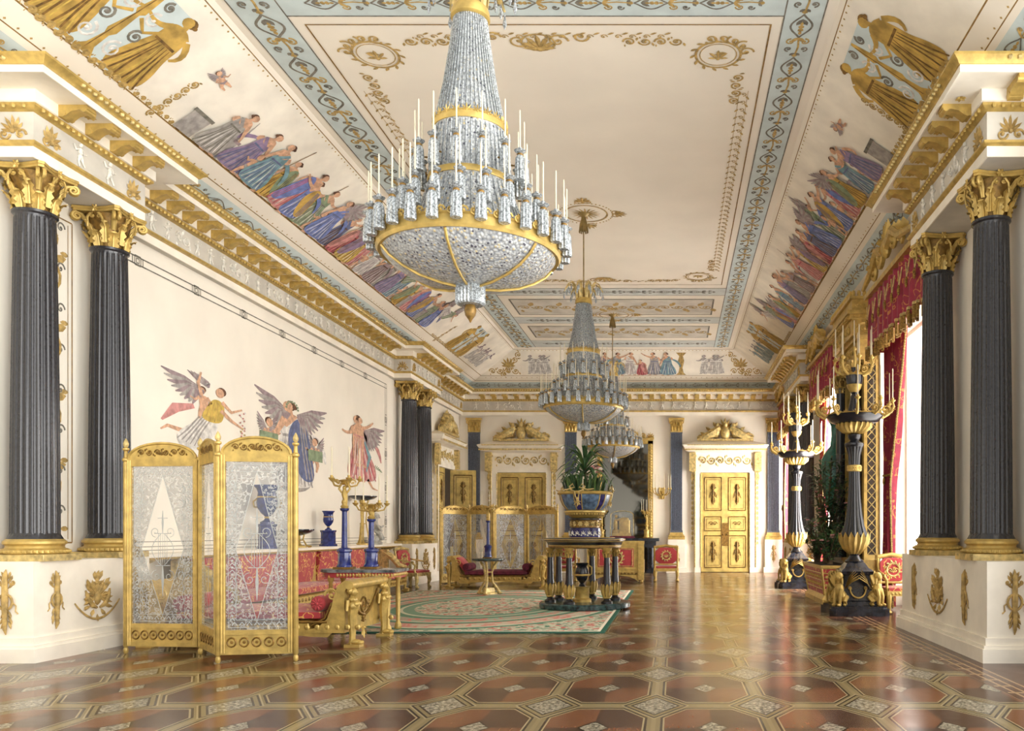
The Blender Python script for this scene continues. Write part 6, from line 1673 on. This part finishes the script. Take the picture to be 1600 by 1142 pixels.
# ================================================================== CHANDELIERS
def make_chandelier(loc, label):
    """origin on the ceiling above it"""
    t = thing('chandelier', label, 'chandelier', loc, 0, 'tall crystal basket chandeliers')
    Z = lambda z: z - ZC
    mb = MB(); mb.tube([(0, 0, Z(6.7)), (0, 0, Z(8.45))], .014, 8); mb.lathe([(.03, Z(8.2)), (.07, Z(8.22)), (.09, Z(8.36)), (.06, Z(8.46)), (.05, Z(8.52)), (.12, Z(8.58)), (.13, Z(8.597))], 14, 0)
    for k in range(12): a = 2 * pi * k / 12; mb.tube([(.075 * cos(a), .075 * sin(a), Z(8.36)), (.095 * cos(a), .095 * sin(a), Z(8.18))], .014, 5, 0)
    mb.build('hanging_rod', ['rod'], t)
    mb = MB()
    def bead(a, z): return 1 + .012 * sin(a * 60)
    mb.lathe([(.155, Z(6.62)), (.19, Z(6.3)), (.245, Z(5.95)), (.33, Z(5.55))], 120, 0, bead, cap=False)
    mb.lathe([(.345, Z(5.5)), (.37, Z(5.25)), (.385, Z(5.03))], 120, 0, bead, cap=False)
    mb.lathe([(.39, Z(4.98)), (.44, Z(4.8)), (.52, Z(4.6)), (.62, Z(4.45)), (.74, Z(4.38))], 120, 0, bead, cap=False)
    for q in range(48):
        a = 2 * pi * q / 48; ca, sa = cos(a), sin(a)
        for pr in (((.16, 6.6), (.2, 6.3), (.255, 5.95), (.338, 5.57)), ((.353, 5.48), (.378, 5.25), (.394, 5.05)), ((.4, 4.96), (.45, 4.8), (.53, 4.6), (.63, 4.46))): mb.tube([(ca * r, sa * r, Z(z)) for r, z in pr], .008, 4, 1)
    mb.build('crystal_cone', ['crystal', 'prism'], t)
    mb = MB()
    mb.lathe([(.16, Z(6.6)), (.19, Z(6.62)), (.185, Z(6.68)), (.17, Z(6.72)), (.15, Z(6.72))], 32); mb.build('crown_band', ['gold'], t)
    mb = MB()
    mb.lathe([(.33, Z(5.5)), (.355, Z(5.5)), (.36, Z(5.53)), (.35, Z(5.58)), (.33, Z(5.58))], 48)
    for q in range(22):
        a = 2 * pi * q / 22; mb.push(Matrix.Rotation(a, 4, 'Z') @ frame((.35, 0, Z(5.56)), (0, 1, 0), (0, 0, 1))); palmette(mb, 0, 0, .07, 0, 5); mb.pop()
    mb.build('leaf_band', ['gold'], t); mb = MB()
    mb.lathe([(.385, Z(4.98)), (.405, Z(4.98)), (.41, Z(5.01)), (.4, Z(5.04)), (.385, Z(5.04))], 48)
    mb.build('plain_band', ['gold'], t)
    mb = MB()
    mb.lathe([(.78, Z(4.3)), (.86, Z(4.28)), (.88, Z(4.31)), (.87, Z(4.39)), (.89, Z(4.41)), (.85, Z(4.42)), (.76, Z(4.4))], 72)
    for q in range(28):
        a = 2 * pi * (q + .5) / 28; mb.push(Matrix.Rotation(a, 4, 'Z') @ frame((.88, 0, Z(4.38)), (0, 1, 0), (0, 0, 1))); palmette(mb, 0, .02, .1, 0, 5)
        for s in (-1, 1): scroll(mb, s * .055, .04, .04, 0, s * 1.3, .011, 0, 10)
        rosette(mb, 0, -.03, .03, 0, 5); mb.pop()
    mb.build('gilt_rim', ['gold'], t)
    mb = MB()
    prof = [(.12, Z(4.0)), (.28, Z(4.015)), (.48, Z(4.06)), (.64, Z(4.13)), (.76, Z(4.21)), (.83, Z(4.29))]
    mb.lathe(prof, 96, 0, lambda a, z: 1 + .004 * sin(a * 48)); bw = mb.build('crystal_bowl', ['crystal'], t)
    for q in range(6):
        a = 2 * pi * q / 6 + .5; mb = MB(); mb.tube([(cos(a) * (r + .008), sin(a) * (r + .008), z - .012) for r, z in prof], .013, 6); mb.build('gilt_rib', ['gold'], bw)
    mb = MB(); mb.lathe([(.13, Z(4.02)), (.14, Z(4.0)), (.14, Z(3.84)), (.12, Z(3.82))], 72, 0, lambda a, z: 1 + .05 * sin(a * 24)); mb.build('prism_fringe', ['prism'], t)
    mb = MB(); mb.lathe([(.03, Z(3.86)), (.045, Z(3.82)), (.06, Z(3.77)), (.05, Z(3.72)), (.02, Z(3.68)), (.005, Z(3.65))], 16); mb.build('finial', ['gold_dark'], t)
    for q in range(9):
        a = 2 * pi * q / 9 + .2; ca, sa = cos(a), sin(a); mb = MB()
        pts = [(ca * r, sa * r, Z(z)) for r, z in ((.15, 6.68), (.16, 6.85), (.2, 7.0), (.28, 7.06), (.38, 7.0), (.43, 6.9))]
        mb.blade(pts, [.03, .045, .05, .045, .035, .01], 0, Vector((-sa, ca, 0)), .4); mb.tube(pts, .012, 5, 0)
        for (r, z) in ((.43, 6.88), (.38, 6.96), (.31, 7.0)): mb.push(TR(ca * r, sa * r, Z(z))); mb.lathe([(.003, 0), (.014, -.06), (.022, -.11), (.004, -.16)], 6, 1); mb.pop()
        mb.build('crown_plume', ['gold_pale', 'prism'], t)
    # candle holders: crystal tassel under a drip pan, with a candle
    def mk():
        mb = MB()
        mb.lathe([(.046, -.2), (.05, -.19), (.042, .0), (.03, .03), (.018, .04), (.02, .055), (.05, .07), (.056, .08), (.02, .085), (.018, .11)], 40, 0, lambda a, z: 1 + (.1 * sin(a * 10) if z < .01 else 0))
        me = mb
        h = mb.build('candle_holder', ['prism'], t)
        mb = MB(); mb.lathe([(.0075, .11), (.007, .46), (.003, .475)], 8); c = mb.build('candle', ['candle'], h)
        mb = MB(); mb.lathe([(.03, .03), (.032, .045), (.022, .055)], 12); mb.tube([(0, 0, .03), (-.05, 0, -.06), (-.1, 0, -.05)], .01, 5); a = mb.build('gilt_arm', ['gold_dark'], h)
        return h
    proto = mk(); first = True
    for (n, R, z, off) in ((28, .935, 4.53, 0.), (18, .66, 4.8, .1), (14, .52, 5.2, .0)):
        for k in range(n):
            a = 2 * pi * (k + .5) / n + off
            h = proto if first else copy_tree(proto, t); first = False
            h.location = (R * cos(a), R * sin(a), Z(z)); h.rotation_euler = (0, 0, a)
    return t
ch = make_chandelier((-2.0, 8.15, ZC), 'huge crystal chandelier nearest, hanging at the top centre over the hall')
dup(ch, (-2.0, 18.3, ZC), .1, 'middle crystal chandelier, hanging above the flower bowl')
dup(ch, (-2.0, 26.8, ZC), .2, 'farthest crystal chandelier, overlapping the wall mirror')

# ================================================================== TORCHERES
def sphinx(mb, sc=1.):
    """gilt winged sphinx sitting along +x (faces outward), feet at z=0"""
    mb.push(SCL(sc))
    mb.blob((-.02, 0, .2), (.13, .1, .12), 0, 10, 7); mb.blob((.08, 0, .34), (.1, .1, .16), 0, 10, 7)
    mb.tube([(.08, 0, .45), (.1, 0, .55)], .05, 8); mb.blob((.12, 0, .6), (.065, .06, .08), 0, 10, 7); mb.blob((.09, 0, .63), (.08, .085, .08), 0, 10, 7)
    for s in (-1, 1):
        mb.tube([(.12, s * .07, .36), (.17, s * .07, .2), (.16, s * .07, .05)], [.045, .035, .03], 7); mb.blob((.19, s * .07, .03), (.06, .035, .035))
        mb.tube([(-.05, s * .09, .2), (.04, s * .1, .1), (-.02, s * .09, .03)], [.06, .05, .035], 7); mb.blob((.02, s * .09, .03), (.05, .03, .03))
        mb.tube([(.1, s * .075, .58), (.1, s * .09, .46)], [.03, .02], 6)
        for k in range(6):
            a = 1.9 - .16 * k; L = .44 - .03 * k
            mb.blade([(.0, s * .09, .36), (.0 + cos(a) * L * .5 * .5 - .06, s * (.12 + .02 * k), .36 + sin(a) * L * .55), (-.1 + cos(a) * L * .6 - .02 * k, s * (.16 + .05 * k), .36 + sin(a) * L * .95)], [.03, .05, .008], 0, Vector((.6, .2 * s, -.5)).normalized(), .2)
    mb.pop()
def make_torchere(loc, label):
    t = thing('torchere', label, 'torchere', loc, 0, 'black and gold candelabra on sphinx bases')
    mb = MB(); o = []
    for q in range(4):
        a = q * pi / 2 - pi / 4
        o += [(.74 * cos(a - .1), .74 * sin(a - .1)), (.74 * cos(a + .1), .74 * sin(a + .1))]
        p1 = o[-1]; a2 = a + pi / 2; p2 = (.74 * cos(a2 - .1), .74 * sin(a2 - .1))
        for s in (.25, .5, .75): x, y = p1[0] + (p2[0] - p1[0]) * s, p1[1] + (p2[1] - p1[1]) * s; b = 1 - .5 * s * (1 - s); o.append((x * b, y * b))
    mb.prism(o, 0, .14); mb.prism([(x * .93, y * .93) for x, y in o], .14, .18); mb.build('plinth', ['black_marble'], t)
    mb = MB(); mb.push(RZ(pi / 4)); mb.lathe([(.5, .18), (.5, .26), (.44, .28), (.34, .76), (.42, .78), (.44, .84), (.4, .87), (.33, .9), (.24, 1.0), (.2, 1.02)], 4, 0, sm=False); mb.pop()
    mb.lathe([(.17, 1.0), (.19, 1.03), (.12, 1.08), (.09, 1.14), (.11, 1.17)], 24)
    mb.build('pedestal', ['black_marble'], t)
    for q in range(4):
        mb = MB(); mb.push(Matrix.Rotation(q * pi / 2 + pi / 4, 4, 'Z') @ TR(.44, 0, .18)); sphinx(mb, .92); mb.pop(); mb.build('sphinx', ['gold'], t)
    for q in range(4):
        mb = MB(); mb.push(Matrix.Rotation(q * pi / 2, 4, 'Z') @ frame((.31, 0, .52), (0, 1, 0), Vector((-.14, 0, 1)).normalized()))
        mb.tube([(.15 * cos(a), -.02 + .17 * sin(a), .03) for a in [pi + pi * j / 10 for j in range(11)]], .016, 6); rosette(mb, -.15, 0, .04); rosette(mb, .15, 0, .04); mb.pop(); mb.build('garland', ['gold'], t)
    fl = lambda a, z: 1 - .1 * max(0, 1 - ((((a / (2 * pi) * 14) % 1) - .5) / .36) ** 2)
    mb = MB(); mb.lathe([(.26, 1.5), (.255, 1.56), (.2, 1.72), (.155, 1.95), (.125, 2.25), (.11, 2.6), (.105, 2.85), (.12, 3.1), (.17, 3.28)], 112, 0, fl)
    mb.lathe([(.17, 3.26), (.185, 3.29), (.185, 3.33), (.12, 3.36), (.08, 3.39), (.12, 3.44), (.13, 3.5), (.08, 3.54)], 24); mb.build('fluted_stem', ['black'], t)
    mb = MB(); mb.lathe([(.08, 1.16), (.12, 1.18), (.2, 1.28), (.25, 1.42), (.26, 1.5)], 28)
    for k in range(16):
        q = 2 * pi * k / 16; cq, sq = cos(q), sin(q); mb.blade([(cq * r, sq * r, z) for r, z in ((.1, 1.17), (.21, 1.28), (.27, 1.42), (.285, 1.52), (.31, 1.6))], [.03, .05, .055, .045, .004], 0, Vector((-sq, cq, 0)), .4)
    mb.build('gilt_cup', ['gold'], t)
    mb = MB(); mb.lathe([(.115, 2.78), (.14, 2.79), (.14, 2.9), (.118, 2.91)], 28)
    for k in range(7): q = 2 * pi * k / 7; mb.push(Matrix.Rotation(q, 4, 'Z') @ frame((.138, 0, 2.845), (0, 1, 0), (0, 0, 1))); rosette(mb, 0, 0, .045, 0, 6); mb.pop()
    mb.build('gilt_collar', ['gold'], t)
    mb = MB(); mb.lathe([(.08, 3.53), (.2, 3.56), (.3, 3.64), (.33, 3.72)], 36)
    for k in range(20):
        q = 2 * pi * k / 20; cq, sq = cos(q), sin(q); mb.blade([(cq * r, sq * r, z) for r, z in ((.1, 3.53), (.22, 3.56), (.32, 3.65), (.345, 3.74))], [.02, .04, .05, .02], 0, Vector((-sq, cq, 0)), .5)
    mb.build('leaf_undercup', ['gold'], t)
    mb = MB(); mb.lathe([(.3, 3.7), (.46, 3.75), (.54, 3.84), (.55, 3.87), (.5, 3.88), (.2, 3.86)], 48)
    mb.lathe([(.1, 3.86), (.12, 4.0), (.09, 4.12), (.07, 4.25), (.05, 4.3), (.07, 4.33), (.12, 4.42), (.16, 4.56), (.165, 4.66), (.13, 4.68), (.06, 4.7), (.06, 4.82)], 28); mb.build('dish_and_urn', ['black'], t)
    mb = MB()
    mb.lathe([(.07, 4.33), (.125, 4.4), (.155, 4.48)], 20); mb.build('urn_cup', ['gold'], t); mb = MB()
    mb.lathe([(.165, 4.66), (.18, 4.67), (.17, 4.7), (.12, 4.71)], 24); mb.build('urn_rim', ['gold'], t); mb = MB()
    mb.tube([(.505 * cos(q), .505 * sin(q), 3.885) for q in [2 * pi * j / 48 for j in range(48)]], .014, 5, 0, True)
    for k in range(18): q = 2 * pi * k / 18; mb.push(Matrix.Rotation(q, 4, 'Z') @ frame((.5, 0, 3.87), (0, 1, 0), (0, 0, 1))); palmette(mb, 0, 0, .08, 0, 5); mb.pop()
    mb.build('dish_edge', ['gold'], t)
    def mkb(R, zb, zc, r0):
        mb = MB(); mb.tube([(r0, 0, zb), (r0 + (R - r0) * .4, 0, zb - .05), (R - .02, 0, zb + .02), (R + .02, 0, zc - .08), (R, 0, zc)], [.025, .028, .026, .022, .016], 7)
        mb.push(frame((r0 + (R - r0) * .45, 0, zb + .06), (1, 0, 0), (0, 0, 1))); mb.push(TR(0, 0, 0)); mb.tube([(p[0], p[1], 0) for p in spiral(0, 0, .09, .015, -pi / 2, 7.5, 16)], .018, 6); mb.pop(); palmette(mb, .12, .0, .09, 0, 5, .6); mb.pop()
        mb.push(TR(R, 0, zc)); mb.lathe([(.015, -.02), (.05, .01), (.06, .03), (.025, .035), (.026, .07)], 12); mb.pop()
        b = mb.build('branch', ['gold'], t)
        mb = MB(); mb.push(TR(R, 0, zc + .07)); mb.lathe([(.012, 0), (.011, .55), (.004, .57)], 8); mb.pop(); mb.build('candle', ['candle'], b); return b
    b1 = mkb(.74, 3.9, 4.1, .5); b2 = mkb(.36, 4.72, 4.95, .1)
    for (b, n) in ((b1, 10), (b2, 7)):
        for k in range(n):
            c = b if k == 0 else copy_tree(b, t); c.rotation_euler = (0, 0, 2 * pi * (k + .3) / n)
    mb = MB(); mb.tube([(0, 0, 4.8), (.02, 0, 5.0), (0, 0, 5.18)], [.04, .03, .02], 8); mb.push(TR(0, 0, 5.16)); mb.lathe([(.015, -.02), (.05, .01), (.06, .03), (.025, .035), (.026, .07)], 12); mb.pop(); b = mb.build('branch', ['gold'], t)
    mb = MB(); mb.push(TR(0, 0, 5.23)); mb.lathe([(.012, 0), (.011, .5), (.004, .52)], 8); mb.pop(); mb.build('candle', ['candle'], b)
    return t
to = make_torchere((3.52, 16.3, 0), 'nearer tall black and gold torchere on a sphinx base, in front of the planter')
dup(to, (3.5, 23.9, 0), 0, 'farther tall black and gold torchere, before the far right pair of columns')

# ================================================================== PLANTER, SHRUBS, MALACHITE VASE
t = thing('planter', 'red and gold rectangular flower box on the floor behind the nearer torchere', 'planter', (3.57, 19.55, 0), 0)
mb = MB()
def taper(mb, x0, y0, z0, x1, y1, z1, mi=0, open_=False):
    vs = [(-x0, -y0, z0), (x0, -y0, z0), (x0, y0, z0), (-x0, y0, z0), (-x1, -y1, z1), (x1, -y1, z1), (x1, y1, z1), (-x1, y1, z1)]
    mb.add(vs, [(0, 1, 5, 4), (1, 2, 6, 5), (2, 3, 7, 6), (3, 0, 4, 7), (3, 2, 1, 0), (4, 5, 6, 7)], mi)
taper(mb, .24, 1.1, .2, .33, 1.24, .8); mb.build('body', ['red_gold'], t)
mb = MB(); taper(mb, .31, 1.18, 0, .31, 1.18, .1); taper(mb, .31, 1.18, .1, .25, 1.12, .2)
for (x, y, za, zb) in ((.335, 1.25, .78, .81), (.37, 1.29, .81, .86)): mb.boxb(-x, x, -y, y, za, zb)
for (x, y, z) in ((.262, 1.135, .32), (.29, 1.175, .52), (.315, 1.215, .68)):
    for a, b in (((-x, -y), (x, -y)), ((x, -y), (x, y)), ((x, y), (-x, y)), ((-x, y), (-x, -y))): mb.tube([(*a, z), (*b, z)], .014, 5)
for k in range(24):
    y = -1.15 + 2.3 * k / 23
    for z, x in ((.42, .278), (.6, .303)): mb.push(frame((-x, y, z), (0, -1, 0), (0, 0, 1))); rosette(mb, 0, 0, .045, 0, 6); mb.pop()
for k in range(6):
    x = -.22 + .44 * k / 5
    for z, y in ((.42, 1.158), (.6, 1.198)): mb.push(frame((x, -y, z), (1, 0, 0), (0, 0, 1))); rosette(mb, 0, 0, .04, 0, 6); mb.pop()
for sx in (-1, 1):
    for sy in (-1, 1): mb.tube([(sx * .245, sy * 1.105, .2), (sx * .335, sy * 1.245, .8)], .03, 6)
mb.build('gilt_mouldings', ['gold'], t)
mb = MB(); mb.boxb(-.33, .33, -1.24, 1.24, .82, .865); mb.build('soil', ['soil'], t)
def shrub(label, loc, H, R, seed, nb, nl, flowers, group=None):
    rnd = random.Random(seed)
    t = thing('flowering_shrub', label, 'shrub', loc, 0, group)
    mb = MB(); tips = []
    for k in range(nb):
        a = rnd.uniform(0, 2 * pi); r = R * rnd.uniform(.3, 1); h = H * rnd.uniform(.5, 1)
        p0 = (rnd.uniform(-.05, .05), rnd.uniform(-.1, .1), 0); p1 = (r * .4 * cos(a), r * .4 * sin(a) * 1.2, h * .5); p2 = (r * cos(a), r * sin(a) * 1.2, h)
        mb.tube([p0, p1, p2], [.018, .012, .006], 5); tips.append((Vector(p0), Vector(p1), Vector(p2)))
    mb.build('stems', ['stem'], t)
    mb = MB()
    for k in range(nl):
        p0, p1, p2 = rnd.choice(tips); q = rnd.uniform(.25, 1.0)
        p = p0.lerp(p1, q * 2) if q < .5 else p1.lerp(p2, q * 2 - 1)
        a = rnd.uniform(0, 2 * pi); L = rnd.uniform(.14, .24); el = rnd.uniform(-.3, .8)
        d = Vector((cos(a) * cos(el), sin(a) * cos(el), sin(el)))
        mb.blade([p, p + d * L * .5 + Vector((0, 0, .01)), p + d * L - Vector((0, 0, .03))], [.008, .026, .003], 0 if rnd.random() < .75 else 1, Vector((-sin(a), cos(a), 0)), .3)
    mb.build('leaves', ['leaf', 'leaf_light'], t)
    mb = MB()
    for k in range(flowers):
        p0, p1, p2 = rnd.choice(tips); p = p1.lerp(p2, rnd.uniform(.3, 1))
        for q in range(5): mb.blob((p.x + .03 * cos(q * 1.26), p.y + .03 * sin(q * 1.26), p.z + .02), (.026, .026, .018), 0, 5, 4)
    if flowers: mb.build('blossoms', ['pink'], t)
    return t
shrub('tall oleander shrub growing in the red and gold planter, before the malachite vase', (3.57, 19.7, .872), 2.6, .55, 3, 26, 900, 12)
shrub('low bushy plant in the planter, nearest its front end', (3.5, 18.75, .867), 1.0, .42, 9, 22, 420, 6)
shrub('low flowering plant in the planter beside the farther torchere', (3.5, 20.45, .867), 1.15, .45, 5, 20, 380, 9)
t = thing('malachite_vase', 'tall green malachite amphora on a pedestal behind the shrubs', 'vase', (4.0, 20.9, 0), 0)
t.location = (4.08, 21.12, 0)
mb = MB(); mb.push(RZ(pi / 4)); mb.lathe([(.42, 0), (.42, .12), (.34, .16), (.32, 1.55), (.4, 1.6), (.4, 1.68)], 4, 0, sm=False); mb.pop(); mb.build('pedestal', ['cream_light'], t)
mb = MB(); mb.push(TR(0, 0, 1.68)); mb.lathe([(.18, 0), (.18, .06), (.08, .12), (.07, .2), (.12, .3), (.22, .6), (.33, 1.1), (.38, 1.5), (.36, 1.75), (.25, 1.95), (.13, 2.1), (.1, 2.35), (.11, 2.6), (.2, 2.78), (.21, 2.82), (.1, 2.8)], 40, 0, lambda a, z: 1 + (.015 * sin(a * 20) if .5 < z < 1.9 else 0)); mb.pop(); b = mb.build('body', ['malachite'], t)
mb = MB()
for s in (-1, 1): mb.tube([(0, s * .12, 4.25), (0, s * .28, 4.3), (0, s * .36, 4.1), (0, s * .33, 3.5)], .03, 7)
mb.push(TR(0, 0, 1.68)); mb.lathe([(.08, .12), (.1, .16), (.08, .2)], 20); mb.pop(); mb.build('handles', ['gold'], b)

# ================================================================== GROUPS OF LIKE THINGS
for o in COL.objects:
    lb = o.get('label', '')
    if 'settee' in lb and o['category'] == 'armchair': o['group'] = 'red armchairs beside the settee'
    elif 'blue-columned' in lb: o['group'] = 'blue-columned candelabra'
    elif 'gilt candelabrum' in lb: o['group'] = 'gilt candelabra on the mantelpiece'
    elif o.get('category') == 'tazza': o['group'] = 'stone bowls on the wall shelf'
    elif 'urn on' in lb and o['category'] == 'vase': o['group'] = 'blue urns on the wall shelf'
    elif o.get('category') == 'shrub': o['group'] = 'shrubs in the planter'
    elif o.get('category') == 'screen': o['group'] = 'gilded folding screens'
    elif o.get('category') == 'daybed': o['group'] = 'gilded daybeds'
